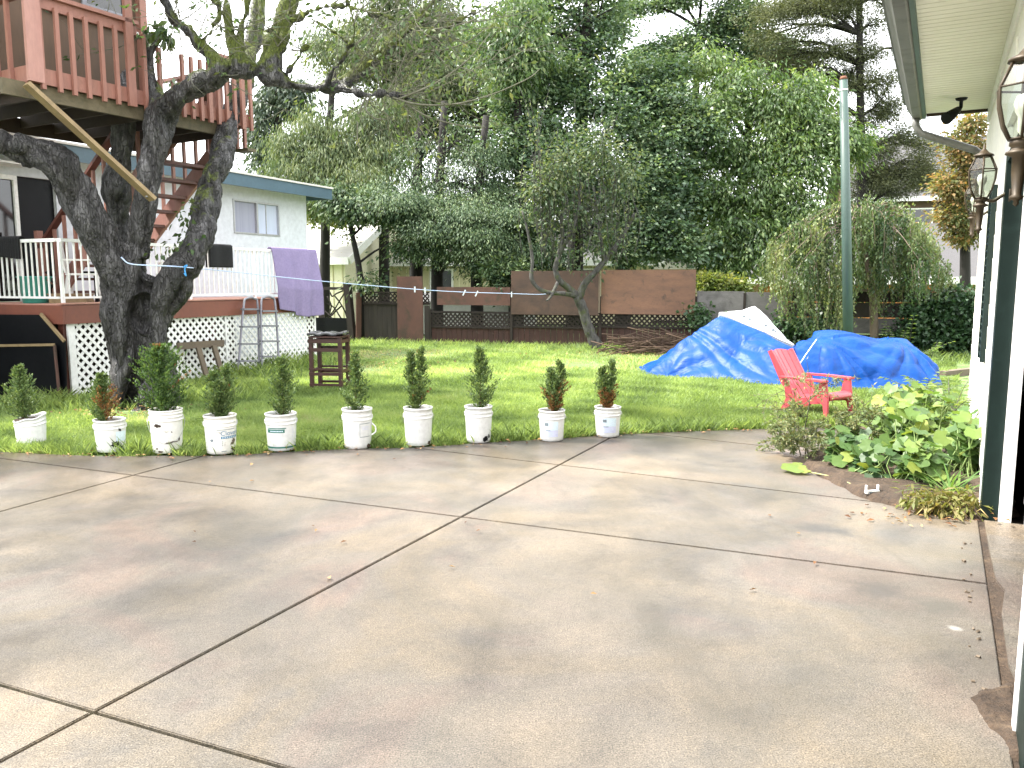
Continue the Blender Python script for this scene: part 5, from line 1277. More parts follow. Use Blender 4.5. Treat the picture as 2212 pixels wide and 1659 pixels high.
# ======================= clothesline =======================
Pl = [P(262, 556, 9.8), P(282, 570, 9.72), P(340, 574, 9.75), P(396, 577, 9.95)]
cl = [(396, 577, 9.95), (520, 589, 12.0), (640, 602, 14.2), (745, 612, 16.0), (900, 625, 17.6), (1000, 631, 18.4), (1100, 634, 19.0), (1168, 636, 19.2), (1192, 632, 19.25)]
pts = [tuple(p) for p in Pl[:-1]] + [tuple(P(*q)) for q in cl]
cth = thing('clothesline', pts[4], 'blue and white clothesline strung from the big trunk to the small mossy tree', 'clothesline')
MB().tube([tuple(p) for p in catmull(pts, 6)], .008, 6).build('cord', M['line'], cth)
MB().tube([tuple(p) for p in catmull([tuple(P(x, y, 9.9)) for x, y in ((396, 577), (404, 573), (399, 582), (402, 596), (398, 590))], 5)], .008, 6).build('knot_tail', pm('bright_blue_cord', (.05, .3, .65), (.04, .24, .55), 9, .6), cth)
for x, y, Y_, lb in ((896, 624, 17.55, 'left one of two pale clothes pegs over the upright plywood sheet'), (918, 626, 17.75, 'right one of two pale clothes pegs over the upright plywood sheet'), (1003, 631, 18.42, 'crossed white clothes peg in front of the long brown board'), (1030, 633, 18.6, 'pale peg hanging a little right of the crossed one'), (1105, 635, 19.02, 'pale clothes peg in front of the tall plywood left of the mossy tree')):
    p = P(x, y, Y_); a_ = .5 if 'crossed' in lb else 0
    tag(MB().beam(p + Vector((a_ * .05, 0, .05)), p - Vector((a_ * .07, 0, .075)), .03, .022, Vector((0, 1, 0))).build('clothes_peg', M['peg']), lb, 'clothes peg', 'clothes pegs on the line')
# ======================= the big old tree =======================
def limb(q, Y0=None): return [(*P(x, y, Y)[:], w / 2 / ppm(P(x, y, Y))) for x, y, w, Y in q]
BT = thing('old_tree', G(300, 884), 'massive many-stemmed old tree with wet furrowed bark carrying the tree house', 'tree')
limbs = {
 'base': [(300, 900, 110, 10.7), (302, 860, 108, 10.65), (303, 800, 104, 10.6), (300, 720, 100, 10.6), (302, 660, 104, 10.6), (300, 620, 90, 10.6)],
 'root_l': [(252, 900, 40, 10.1), (262, 868, 54, 10.2), (272, 800, 66, 10.25), (264, 720, 74, 10.25), (254, 660, 76, 10.25), (262, 610, 66, 10.3)],
 'root_r': [(372, 892, 40, 10.5), (362, 850, 52, 10.5), (345, 790, 66, 10.4), (340, 720, 60, 10.3), (346, 650, 66, 10.3), (366, 605, 74, 10.3)],
 'root_m': [(285, 905, 34, 10.0), (310, 868, 40, 10.1), (338, 820, 46, 10.2), (344, 770, 46, 10.22), (340, 700, 50, 10.25)],
 'root_far': [(395, 905, 24, 10.6), (378, 870, 34, 10.55), (362, 820, 40, 10.5)], 'root_near': [(225, 905, 22, 10.25), (245, 880, 30, 10.25), (262, 840, 36, 10.3)],
 'left': [(272, 640, 92, 10.35), (246, 575, 78, 10.2), (220, 520, 74, 10.1), (188, 465, 76, 10.0), (160, 415, 86, 9.95), (135, 368, 84, 9.85), (95, 340, 76, 9.75), (40, 318, 66, 9.6), (-30, 300, 60, 9.45), (-130, 270, 54, 9.2), (-260, 190, 46, 8.9), (-470, 20, 40, 8.2), (-800, -250, 30, 7.0), (-1300, -700, 16, 5.6)],
 'back': [(272, 600, 50, 10.95), (262, 520, 44, 11.1), (256, 450, 52, 11.1), (250, 405, 66, 11.0), (258, 350, 56, 11.0), (262, 290, 54, 11.0), (262, 200, 50, 11.05), (250, 80, 44, 11.1), (240, -60, 40, 11.2)],
 'mid': [(300, 640, 64, 10.35), (302, 560, 56, 10.3), (308, 480, 54, 10.25), (318, 400, 60, 10.25), (330, 340, 66, 10.3), (340, 290, 70, 10.33), (346, 240, 62, 10.36)],
 'stub': [(346, 250, 60, 10.36), (335, 190, 34, 10.45), (326, 130, 30, 10.5), (328, 92, 40, 10.5), (345, 72, 26, 10.5)],
 'arch': [(346, 255, 62, 10.36), (385, 205, 56, 10.2), (430, 180, 52, 10.05), (470, 160, 48, 9.95), (505, 142, 48, 9.9), (540, 148, 46, 9.95), (580, 158, 42, 10.0), (620, 178, 34, 10.1), (665, 190, 28, 10.2), (705, 190, 26, 10.3), (745, 178, 27, 10.35), (785, 150, 31, 10.4), (815, 118, 36, 10.45), (850, 95, 30, 10.5), (885, 60, 28, 10.5), (930, 15, 24, 10.6), (990, -60, 18, 10.7)],
 'up_a': [(478, 155, 44, 9.95), (445, 110, 34, 9.9), (410, 65, 30, 9.85), (370, 30, 30, 9.8), (340, -20, 28, 9.7), (300, -110, 22, 9.6)],
 'up_b': [(505, 142, 36, 9.9), (498, 95, 22, 9.9), (490, 40, 20, 9.9), (480, -40, 16, 9.9)],
 'up_c': [(510, 140, 30, 9.9), (520, 90, 20, 9.95), (528, 40, 18, 10), (536, -50, 14, 10)],
 'up_d': [(575, 152, 44, 10.0), (592, 120, 46, 10.05), (606, 80, 46, 10.1), (616, 40, 44, 10.15), (628, 0, 40, 10.2), (650, -80, 34, 10.3), (690, -190, 26, 10.4)],
 'up_e': [(590, 125, 30, 10.05), (576, 90, 26, 10.1), (574, 60, 22, 10.15)],
 'right': [(346, 655, 74, 10.3), (384, 598, 78, 10.3), (416, 548, 70, 10.4), (440, 495, 62, 10.55), (447, 440, 56, 10.75), (458, 390, 54, 10.95), (474, 340, 54, 11.15), (488, 295, 52, 11.35), (505, 230, 48, 11.7), (530, 150, 44, 12.1), (552, 60, 40, 12.4), (570, -60, 34, 12.6)],
 'fork': [(800, 140, 22, 10.45), (770, 105, 15, 10.5), (735, 78, 12, 10.5), (700, 55, 10, 10.5), (670, 40, 8, 10.5)],
 'knob': [(715, 188, 24, 10.3), (760, 196, 19, 10.2), (800, 206, 18, 10.1), (832, 203, 22, 10.0), (862, 208, 17, 9.95), (900, 216, 9, 9.9)],
 'twig_h': [(612, 170, 18, 10.1), (640, 130, 12, 10.1), (668, 92, 9, 10.1)],
 'limb_a': [(850, 95, 20, 10.5), (834, 60, 16, 10.5), (806, 20, 13, 10.5), (790, -50, 10, 10.5)], 'limb_b': [(705, 190, 16, 10.2), (722, 150, 13, 10.1), (752, 108, 11, 10.0), (766, 55, 10, 9.9), (748, 0, 8, 9.9), (740, -60, 7, 9.9)],
 'limb_c': [(616, 60, 20, 10.15), (660, 30, 14, 10.1), (720, 12, 11, 10.0), (780, 22, 9, 9.9), (850, 40, 7, 9.8)], 'limb_d': [(430, 90, 18, 9.88), (462, 60, 12, 9.8), (470, 20, 10, 9.8), (455, -30, 8, 9.8)], 'limb_e': [(885, 60, 16, 10.5), (935, 66, 12, 10.3), (985, 48, 10, 10.2), (1030, 20, 8, 10.1)],
 'burl': [(118, 352, 50, 9.8), (125, 335, 40, 9.8)], 'burl2': [(238, 395, 40, 10.95), (232, 420, 30, 10.95)],
}
GROOVE = [P(*q, 10.1) for q in ((316, 560), (306, 610), (300, 660), (304, 720), (302, 780), (284, 840), (264, 895))]
def groove(p):
    z, x = p[2], p[0]
    if z > GROOVE[0].z or p[1] > 10.5: return 0
    for a, b in zip(GROOVE[:-1], GROOVE[1:]):
        if b.z <= z <= a.z:
            k = (a.z - z) / (a.z - b.z); return math.exp(-((x - a.x - (b.x - a.x) * k) / .085) ** 2)
    return 0
def barkdisp(p):
    v = Vector((p[0] * 3.2, p[1] * 3.2, p[2] * 1.1)); a = abs(mnoise.noise(v)); b = abs(mnoise.noise(v * 2.7 + Vector((3, 1, 7)))); c = mnoise.noise(Vector((p[0] * 26, p[1] * 26, p[2] * 9)))
    e = abs(mnoise.noise(Vector((p[0] * 10, p[1] * 10, p[2] * 2.4)) + Vector((c, c, 0)) * .6)); return -.15 * groove(p) - .07 * (1 - a) ** 5 - .022 * (1 - b) ** 4 + .035 * a + .034 * e + .008 * c
V, F = organic([limb(q) for q in limbs.values()], .026, 3, barkdisp)
tr_ = npmesh('trunk', V, F, M['bark'], BT, smooth=True)
at = tr_.data.attributes.new('moss', 'FLOAT', 'POINT')
ms = np.clip((V[:, 2] - 3.75) * 1.6, 0, .95) * np.clip((V[:, 0] + 4.3) * 1.2, 0, 1) + np.exp(-((V[:, 0] + 4.15) ** 2 + (V[:, 1] - 10.6) ** 2) / .5) * np.clip((V[:, 2] - 2.2), 0, .5) * .9
at.data.foreach_set('value', ms.astype(np.float32))
# fine twigs
tw = MB(); rt_ = random.Random(21); tips = []
def twig(p, d, L, r, depth=0, sag=.25):
    n = 6; pts = [p]; q = Vector(p); dd = Vector(d).normalized()
    for i in range(n):
        dd = (dd + Vector((rt_.gauss(0, .16), rt_.gauss(0, .16), rt_.gauss(0, .13) - sag * .35 * (i / n) + .05)) ).normalized(); q = q + dd * (L / n); pts.append(q)
    tw.tube(pts, [r * (1 - .8 * i / n) for i in range(n + 1)], 4, caps=False); tips.append((pts[-1], dd))
    if depth < 2:
        for k in range(3 if depth == 0 else 2):
            i = rt_.randint(1, n - 1); s = Vector((rt_.gauss(0, 1), rt_.gauss(0, .7), rt_.gauss(.1, .7))); twig(pts[i], (dd + s * .9), L * rt_.uniform(.35, .65), r * .55, depth + 1, sag)
src = [(766, 55, 9.9), (752, 108, 10.0), (720, 12, 10.0), (780, 22, 9.9), (835, 60, 10.5), (985, 48, 10.2), (935, 66, 10.3), (745, 178, 10.35), (785, 150, 10.4), (815, 118, 10.45), (835, 205, 10.0), (850, 212, 9.95), (860, 212, 9.95), (862, 90, 10.5), (885, 60, 10.5), (905, 40, 10.5), (720, 190, 10.3), (690, 190, 10.3), (930, 15, 10.6), (800, 130, 10.4)]
for i in range(88):
    x, y, Y_ = rt_.choice(src); p = P(x + rt_.uniform(-8, 8), y + rt_.uniform(-3, 3), Y_); a = rt_.uniform(-.9, 1.0)
    twig(p, (math.cos(a) * rt_.choice((1, 1, 1, .2)), rt_.uniform(-.6, .5), math.sin(a) + .1), rt_.uniform(.7, 1.8), rt_.uniform(.005, .0095), 0, rt_.uniform(.1, .7))
for q in ([(835, 206, 9.98), (900, 225, 9.8), (980, 225, 9.7), (1060, 205, 9.6), (1140, 170, 9.5), (1165, 150, 9.5)], [(800, 208, 10.1), (790, 235, 10.0), (810, 255, 9.95), (840, 258, 9.9)], [(790, 210, 10.1), (775, 250, 10.05), (772, 300, 10.0), (780, 330, 10.0)],
          [(860, 212, 9.95), (920, 250, 9.8), (990, 270, 9.7), (1050, 275, 9.6)], [(880, 70, 10.5), (960, 60, 10.2), (1030, 40, 10), (1085, 0, 9.9)], [(850, 95, 10.5), (930, 110, 10.3), (1000, 95, 10.1), (1060, 55, 10)], [(860, 215, 9.9), (940, 180, 9.8), (1010, 130, 9.7), (1060, 70, 9.7)]):
    c_ = catmull([tuple(P(*v)) for v in q], 6); tw.tube([tuple(v) for v in c_], [.014 * (1 - .75 * i / len(c_)) for i in range(len(c_))], 5)
for q in ((470, 158, 9.95), (430, 90, 9.88), (390, 45, 9.8), (500, 60, 9.9), (525, 70, 9.95), (610, 60, 10.1), (560, 150, 9.95), (375, 30, 9.8), (345, 75, 10.4), (600, 100, 10.0), (655, 110, 10.1)):
    for k in range(5): twig(P(*q), (rt_.gauss(0, 1), rt_.uniform(-.8, .2), rt_.gauss(.2, .8)), rt_.uniform(.5, 1.1), .008, 1, .1)
# boughs above the picture carry the same twigs
for q in ((650, -80, 10.3), (690, -190, 10.4), (480, -40, 9.9), (340, -20, 9.7), (990, -60, 10.7), (570, -60, 12.6), (240, -60, 11.2), (300, -110, 9.6)):
    for k in range(6): twig(P(*q), (rt_.gauss(0, 1), rt_.gauss(0, .8), abs(rt_.gauss(.4, .6))), rt_.uniform(1.0, 2.0), .014, 0, .1)
tw.build('twigs', M['twig'], BT)
# sparse leaves, mostly at twig tips; unseen clumps added to shade the driveway
M['treeleaf'] = leafmat('pale_green_leaves', [(.04, .075, .03), (.06, .105, .04), (.09, .135, .055), (.14, .16, .075)], .4, .45)
sel = [t for t in tips if rt_.random() < .75]; C = np.array([list(t[0]) for t in sel]); D = np.array([list(t[1]) for t in sel])
C = np.repeat(C, 3, 0) + nrg.normal(size=(len(sel) * 3, 3)) * .05; D = np.repeat(D, 3, 0) + nrg.normal(size=(len(sel) * 3, 3)) * .5 + np.array([0, 0, -.5])
p1 = (*leaf_quads(C, unit(nrg.normal(size=C.shape) + [0, -.3, .6]), D, .09 * (.6 + .7 * nrg.random(len(C))), .38), nrg.random(len(C)))
p2 = cloud([(P(330, 68, 10.35), (.16, .14, .10)), (P(350, 82, 10.3), (.15, .12, .12)), (P(362, 60, 10.3), (.1, .1, .08))], 90, .13, .4, .05, .8, .5, 6)
p3 = cloud([(P(405, 575 - 100, 10.5), (.15, .15, .3)), (P(372, 545, 10.2), (.28, .2, .1)), (P(420, 500, 10.4), (.2, .15, .25)), (P(395, 520, 10.3), (.2, .15, .15))], 130, .085, .6, .06, .8, .3, 5)
hi = [((-6.8, 5.1, 8.0), (1.5, 1.3, .9)), ((-5.7, 3.9, 8.3), (1.4, 1.0, .8)), ((-7.4, 6.6, 7.4), (1.2, 1.2, .8))]
p4 = cloud(hi, 4200, .12, .5, .22, .7, .3, 24, .3)
V, F, T = join([p1, p2, p3, p4]); npmesh('foliage', V, F, M['treeleaf'], BT, T)

# ======================= trees beyond the lawn =======================
LM = {
 'laurel': leafmat('mid_green_narrow_leaves', [(.04, .08, .035), (.07, .125, .05), (.11, .17, .07), (.17, .22, .10)], .4, .45),
 'far': leafmat('far_hazy_leaves', [(.02, .038, .024), (.04, .065, .042), (.08, .11, .07)], .3, .6),  # leaf colours by kind of tree
 'cedar': leafmat('drooping_cedar_fronds', [(.05, .085, .045), (.085, .125, .06), (.13, .17, .08), (.19, .215, .11)], .3, .6),
 'fir': leafmat('grey_green_conifer', [(.035, .06, .045), (.06, .09, .06), (.09, .12, .08)], .25, .6),
 'hemlock': leafmat('dark_green_conifer', [(.015, .036, .017), (.04, .078, .036), (.092, .145, .066), (.18, .228, .11)], .2, .6),
 'oak': leafmat('blue_green_leaves', [(.026, .056, .03), (.065, .118, .066), (.13, .20, .112), (.25, .31, .19)], .32, .42, spec=.5),
 'walnut': leafmat('bright_green_leaves', [(.026, .056, .018), (.065, .122, .038), (.12, .19, .068), (.235, .295, .12)], .45, .42, spec=.5),
 'pine': leafmat('olive_pine_needles', [(.05, .065, .035), (.085, .10, .05), (.13, .145, .07)], .2, .65),
 'autumn': leafmat('autumn_leaves', [(.08, .11, .05), (.12, .14, .06), (.17, .165, .075), (.26, .15, .065), (.15, .165, .075)], .4, .5),
 'yellow': leafmat('yellow_green_leaves', [(.09, .14, .04), (.15, .19, .055), (.23, .23, .075)], .45, .5),
 'weep': leafmat('birch_leaves', [(.022, .048, .02), (.055, .095, .038), (.11, .155, .065), (.22, .25, .12)], .3, .45),
 'ivy': leafmat('dark_ivy_leaves', [(.02, .05, .022), (.045, .095, .042), (.085, .145, .07)], .25, .4, spec=.5),
 'apple': leafmat('grey_green_apple_leaves', [(.035, .07, .034), (.06, .10, .05), (.11, .15, .08), (.2, .22, .13)], .35, .5),
}
def blob(x, y, Y, rx, ry, rd=None, w=None):
    c = P(x, y, Y); k = ppm(c); b = (c, (rx / k, rd if rd else max(rx, ry) / k * .8, ry / k)); return b + ((w,) if w else ())
_bg = random.Random(91)
def boughs(x0, x1, y0, y1, Y, n): return [blob(_bg.uniform(x0, x1), _bg.uniform(y0, y1), Y + _bg.uniform(-1, .6), _bg.uniform(36, 64), _bg.uniform(7, 13), .9, .5) for _ in range(n)]
def tree(name, label, trunkpx, blobs, n, mat, size, asp=.6, spread=.24, flat=.6, droop=0, per=26, shell=.45, trunkw=25, limbs=True, extra=None, cat='tree', group=None, bark='darkbark', frond=False, split=None):
    Yt = trunkpx[0][2]; base = PZ(trunkpx[0][0], Yt, -.05)
    o = thing(name, base, label, cat, group)
    tb = MB(); pts = [base] + [P(*q[:3]) for q in trunkpx[1:]]; k = ppm(pts[0])
    cp = catmull([tuple(p) for p in pts], 4); tb.tube([tuple(p) for p in cp], [trunkw / 2 / k * (1 - .6 * i / len(cp)) for i in range(len(cp))], 9)
    if limbs:
        for b in blobs:
            c = Vector(b[0]); q = min((Vector(v) for v in cp), key=lambda v: (v - c).length + abs(v.z - (c.z - .8)) * .6)
            if (q - c).length > .3:
                mid_ = q.lerp(c, .5) + Vector((0, 0, .12 * (q - c).length)); lp = catmull([tuple(q), tuple(mid_), tuple(c)], 4); r0 = max(.02, trunkw / k * .14)
                tb.tube([tuple(v) for v in lp], [r0 * (1 - .7 * i / len(lp)) for i in range(len(lp))], 6)
                for _ in range(3):
                    e = c + Vector((rng.gauss(0, b[1][0] * .6), rng.gauss(0, b[1][1] * .6), rng.gauss(0, b[1][2] * .6))); tb.tube([tuple(mid_), tuple(mid_.lerp(e, .5) + UP * .1), tuple(e)], [r0 * .5, r0 * .35, r0 * .12], 5)
    tb.build('trunk', M[bark], o)
    parts = [cloud(blobs, n, size, asp, spread, flat, droop, per, shell)]
    if extra: parts += extra
    V, F, T = join(parts); npmesh('crown', V, F, LM[mat], o, T); return o
BG = 'trees beyond the back fence'
tree('conifer', 'hazy grey-green conifer standing farthest left behind the blue eaves', [(600, 600, 36), (600, 300, 36), (605, 100, 36)], [blob(562, 255, 36, 24, 40), blob(600, 200, 36, 36, 30), blob(575, 330, 36, 30, 40), blob(590, 420, 36, 40, 30), blob(640, 210, 36, 36, 36)], 6500, 'fir', .26, .3, .34, .5, .5, group=BG)
tree('cedar', 'light olive cedar with drooping fronds above the blue eaves', [(700, 600, 27), (705, 400, 27), (720, 150, 27)], [blob(625, 300, 26, 46, 42), blob(690, 255, 26, 55, 40), blob(610, 370, 25, 40, 36), blob(680, 345, 25.5, 58, 42), blob(740, 310, 26, 55, 50), blob(790, 250, 26.5, 50, 46), blob(720, 400, 25, 50, 36), blob(640, 410, 25, 40, 20), blob(830, 320, 26, 40, 50), blob(780, 380, 25, 50, 36), blob(850, 220, 27, 40, 40)], 44000, 'cedar', .14, .22, .28, .45, .9, 60, .3, group=BG)
tree('broadleaf_tree', 'olive tree with narrow leaves high behind the twigs of the big tree', [(830, 600, 30), (830, 300, 30), (840, 0, 30)], [blob(700, 90, 30, 40, 40), blob(790, 100, 29, 50, 40), blob(860, 70, 29, 50, 40), blob(930, 160, 29, 50, 40), blob(1000, 90, 29, 45, 45), blob(770, 60, 30, 50, 40), blob(840, 30, 30, 60, 40), blob(900, 110, 30, 60, 50), blob(820, 140, 30, 50, 40), blob(950, 40, 30, 60, 50), blob(740, 150, 30, 36, 30), blob(980, 160, 29, 50, 50), blob(890, 190, 29, 50, 40), blob(860, -60, 30, 120, 50)], 52000, 'cedar', .15, .26, .34, .45, .6, 70, .3, group=BG)
tree('conifer', 'dark conifer on the left of three dark trunks behind the board fence', [(897, 700, 23.6), (900, 480, 23.6), (905, 250, 23.6)], [blob(880, 390, 23.5, 60, 40), blob(850, 440, 23, 60, 22), blob(920, 330, 23.6, 60, 46), blob(900, 455, 23, 50, 22), blob(830, 410, 23.3, 36, 30), blob(960, 390, 23.6, 60, 44)] + boughs(820, 970, 400, 510, 23, 12), 40000, 'hemlock', .088, .34, .30, .3, .45, 90, .35, trunkw=34, group='dark conifers behind the fence')
tree('conifer', 'dark conifer on the middle trunk of the three behind the fence', [(943, 700, 23.2), (946, 470, 23.2), (960, 220, 23.2)], [blob(1000, 300, 23.3, 66, 50), blob(960, 440, 22.8, 55, 34), blob(1010, 400, 23, 60, 50), blob(990, 470, 22.6, 56, 26)] + boughs(920, 1050, 430, 540, 22.7, 12), 38000, 'hemlock', .088, .34, .30, .3, .45, 90, .35, trunkw=30, group='dark conifers behind the fence')
tree('conifer', 'dark conifer on the right hand trunk of the three, low over the fence', [(1031, 700, 23), (1030, 480, 23), (1050, 250, 23)], [blob(1060, 430, 22.8, 60, 46), blob(1090, 500, 22.6, 60, 34), blob(1050, 350, 23, 60, 50), blob(1110, 555, 22.4, 46, 30), blob(1130, 460, 22.8, 50, 50)] + boughs(1010, 1160, 440, 570, 22.6, 12), 40000, 'hemlock', .088, .34, .30, .3, .45, 90, .35, trunkw=30, group='dark conifers behind the fence')
tree('broadleaf_tree', 'broad blue-green leafy tree filling the middle of the skyline', [(1240, 700, 25.5), (1245, 450, 25.5), (1260, 200, 25.5), (1270, 0, 25.5)],
     [blob(1130, 250, 24.5, 70, 60), blob(1200, 180, 25, 80, 60), blob(1180, 310, 24, 80, 55), blob(1090, 330, 24, 50, 50), blob(1280, 130, 25.5, 70, 60), blob(1240, 60, 26, 80, 50), blob(1300, 230, 24.5, 80, 55), blob(1260, 340, 24, 80, 50), blob(1180, 400, 23.6, 70, 46), blob(1130, 120, 26, 70, 60), blob(1090, 180, 26, 50, 50), blob(1240, -60, 26, 130, 50), blob(1320, 40, 26, 40, 60), blob(1290, 430, 23.8, 60, 46), blob(1140, 30, 27, 60, 50), blob(1050, 90, 27, 50, 60)], 50000, 'oak', .125, .62, .30, .42, .05, 80, .3, trunkw=40, group=BG)
tree('broadleaf_tree', 'second blue-green leafy tree, right of the middle and fuller low down', [(1345, 700, 24.5), (1350, 450, 24.5), (1390, 250, 24.5)],
     [blob(1380, 290, 24, 66, 55), blob(1440, 230, 24.5, 66, 50), blob(1370, 390, 23.6, 66, 55), blob(1440, 340, 23.8, 60, 55), blob(1460, 430, 23.4, 56, 46), blob(1400, 480, 23.2, 60, 46), blob(1470, 520, 23, 50, 40), blob(1390, 180, 25, 66, 40), blob(1440, 160, 25.5, 50, 36), blob(1500, 280, 24, 50, 50), blob(1420, 545, 23, 50, 24), blob(1350, 520, 23.2, 46, 30), blob(1490, 540, 22.8, 50, 28)], 40000, 'oak', .125, .62, .30, .42, .05, 80, .3, trunkw=36, group=BG)
tree('broadleaf_tree', 'deep shaded trees standing farthest back between the other crowns', [(1180, 700, 32), (1180, 400, 32), (1190, 200, 32)], [blob(x, y, 31 + (i % 3), 75, 55) for i, (x, y) in enumerate(((970, 200), (1050, 230), (1000, 300), (1090, 420), (920, 270), (1240, 500), (1330, 530), (1420, 470), (1430, 380), (1330, 420), (1150, 520), (1040, 520), (1010, 130), (1480, 480), (1240, 420), (880, 300), (1540, 520), (1620, 470), (950, 110), (890, 180)))], 30000, 'far', .19, .6, .36, .5, .1, 70, .2, group=BG)
tree('broadleaf_tree', 'bright narrow-leaved tree top between the twigs and the blue-green crown', [(1120, 700, 24), (1120, 300, 24), (1110, 60, 24)], [blob(1100, 60, 23.5, 44, 30), blob(1150, 90, 23.5, 40, 34), blob(1070, 120, 23.6, 36, 28), blob(1120, 150, 23.6, 40, 24), blob(1130, 10, 24, 50, 30), blob(1040, 60, 24, 40, 26)], 5200, 'laurel', .17, .34, .30, .6, .6, 40, .1, group=BG)
tree('broadleaf_tree', 'large bright green tree with drooping compound leaves left of the pole', [(1600, 700, 25), (1600, 450, 25), (1620, 250, 25)],
     [blob(1540, 230, 24.6, 60, 50), blob(1600, 180, 25, 66, 46), blob(1660, 230, 24.6, 66, 50), blob(1560, 320, 24.2, 60, 50), blob(1640, 330, 24, 66, 55), blob(1720, 230, 24.6, 60, 50), blob(1750, 190, 25, 50, 40), blob(1710, 310, 24, 60, 55), blob(1540, 420, 24, 55, 50), blob(1610, 430, 23.6, 60, 50), blob(1680, 410, 23.6, 55, 46), blob(1570, 500, 23.4, 60, 40), blob(1640, 490, 23.2, 50, 36), blob(1760, 370, 23.6, 40, 46), blob(1500, 400, 24, 45, 50), blob(1820, 300, 24, 50, 36), blob(1860, 330, 24, 36, 34), blob(1780, 270, 24.3, 46, 40), blob(1530, 140, 26, 60, 40), blob(1700, 480, 23, 46, 36), blob(1640, 540, 22.8, 46, 30), blob(1570, 560, 22.8, 46, 26), blob(1740, 440, 23.2, 40, 40)], 48000, 'walnut', .15, .34, .30, .42, .45, 80, .3, trunkw=34, group=BG)
tree('broadleaf_tree', 'far grey-green tree with sky gaps along the top edge of the picture', [(1500, 600, 38), (1500, 300, 38), (1510, 60, 38)], [blob(1400, 130, 38, 60, 30), blob(1450, 100, 38, 55, 30), blob(1530, 80, 38, 60, 40), blob(1600, 40, 38, 60, 50), blob(1560, 130, 38, 60, 36), blob(1640, 110, 38, 60, 40), blob(1360, 20, 38, 50, 24), blob(1460, 0, 38, 60, 18), blob(1520, -40, 38, 90, 30), blob(1680, 140, 38, 60, 40)], 34000, 'oak', .15, .62, .36, .42, .05, 80, .3, group=BG)
pb_ = [blob(x, y, 32, rx, ry) for x, y, rx, ry in ((1690, 30, 46, 22), (1750, 60, 46, 22), (1700, 90, 40, 20), (1820, 20, 46, 22), (1880, 50, 46, 20), (1800, 110, 46, 22), (1870, 120, 50, 20), (1760, 140, 36, 16), (1900, 170, 50, 22), (1830, 190, 36, 18), (1920, 230, 40, 22), (1870, 260, 40, 22), (1950, 290, 40, 20), (1900, 330, 44, 22), (1960, 370, 50, 20), (1880, 390, 40, 22), (1930, 410, 56, 18), (2000, 390, 36, 14), (1840, 320, 34, 22), (1720, 10, 60, 20), (1850, -30, 110, 30), (1990, 350, 30, 14))]
_pr = random.Random(44); pb_ += [blob(_pr.uniform(1640, 1960), _pr.uniform(0, 300), 33, _pr.uniform(26, 44), _pr.uniform(14, 22)) for _ in range(30)] + [blob(_pr.uniform(1830, 2010), _pr.uniform(300, 430), 33, _pr.uniform(26, 40), _pr.uniform(12, 18)) for _ in range(14)]
tree('pine', 'tall sparse olive pine with layered boughs beside the garage eave', [(1862, 700, 32), (1862, 400, 32), (1858, 200, 32), (1856, -60, 32)], pb_, 110000, 'pine', .11, .26, .22, .7, .0, 60, .25, trunkw=24, group=BG)
tree('autumn_tree', 'orange and olive autumn tree seen past the garage corner', [(2085, 700, 22.5), (2085, 480, 22.5), (2090, 300, 22.5)], [blob(2100, 270, 22, 26, 34), blob(2085, 330, 22, 34, 30), blob(2060, 400, 22, 36, 36), blob(2100, 420, 22, 34, 44), blob(2060, 470, 22, 40, 30), blob(2110, 350, 22, 22, 60), blob(2050, 300, 22, 16, 14), blob(2090, 500, 22, 34, 22)], 11000, 'autumn', .10, .6, .2, .6, .1, 50, .2, group=BG)
tree('shrub', 'yellow-green bush glowing beyond the blue eave of the house', [(700, 700, 29), (700, 520, 29)], [blob(690, 440, 28.5, 40, 24), blob(730, 455, 28.5, 40, 24), blob(690, 468, 28.5, 30, 14)], 4200, 'yellow', .15, .6, .24, .7, group=BG, limbs=False)
tree('young_tree', 'thin dark multi-stemmed tree behind the left fence with yellowing leaves', [(779, 720, 22.4), (778, 600, 22.4), (755, 480, 22.4)], [blob(760, 440, 22.3, 40, 26), blob(810, 440, 22.3, 46, 26), blob(730, 420, 22.4, 40, 26), blob(860, 450, 22.3, 40, 24), blob(790, 605, 22, 14, 12), blob(870, 530, 22.3, 22, 14)], 6500, 'hemlock', .14, .4, .24, .5, .4, trunkw=20, group=BG, extra=[cloud([blob(748, 500, 22.2, 10, 34), blob(812, 610, 22.0, 8, 24)], 240, .1, per=12)])
tree('shrub', 'pale yellow-green bush just over the grey plywood fence', [(1560, 660, 22), (1560, 615, 22)], [blob(1530, 612, 21.8, 22, 12), blob(1565, 615, 21.8, 26, 12), blob(1600, 618, 21.8, 22, 10)], 2200, 'yellow', .11, .6, .14, .7, limbs=False, group=BG)
tree('shrub', 'dark bush filling the gap under the conifers at the lattice fence', [(1110, 700, 21.4), (1105, 600, 21.4)], [blob(1080, 590, 21.2, 30, 30), blob(1120, 600, 21.2, 36, 36), blob(1190, 560, 22.5, 40, 26), blob(1340, 545, 22.5, 30, 30), blob(1160, 530, 22.8, 40, 30)], 6000, 'hemlock', .12, .5, .18, .7, limbs=False, group=BG)
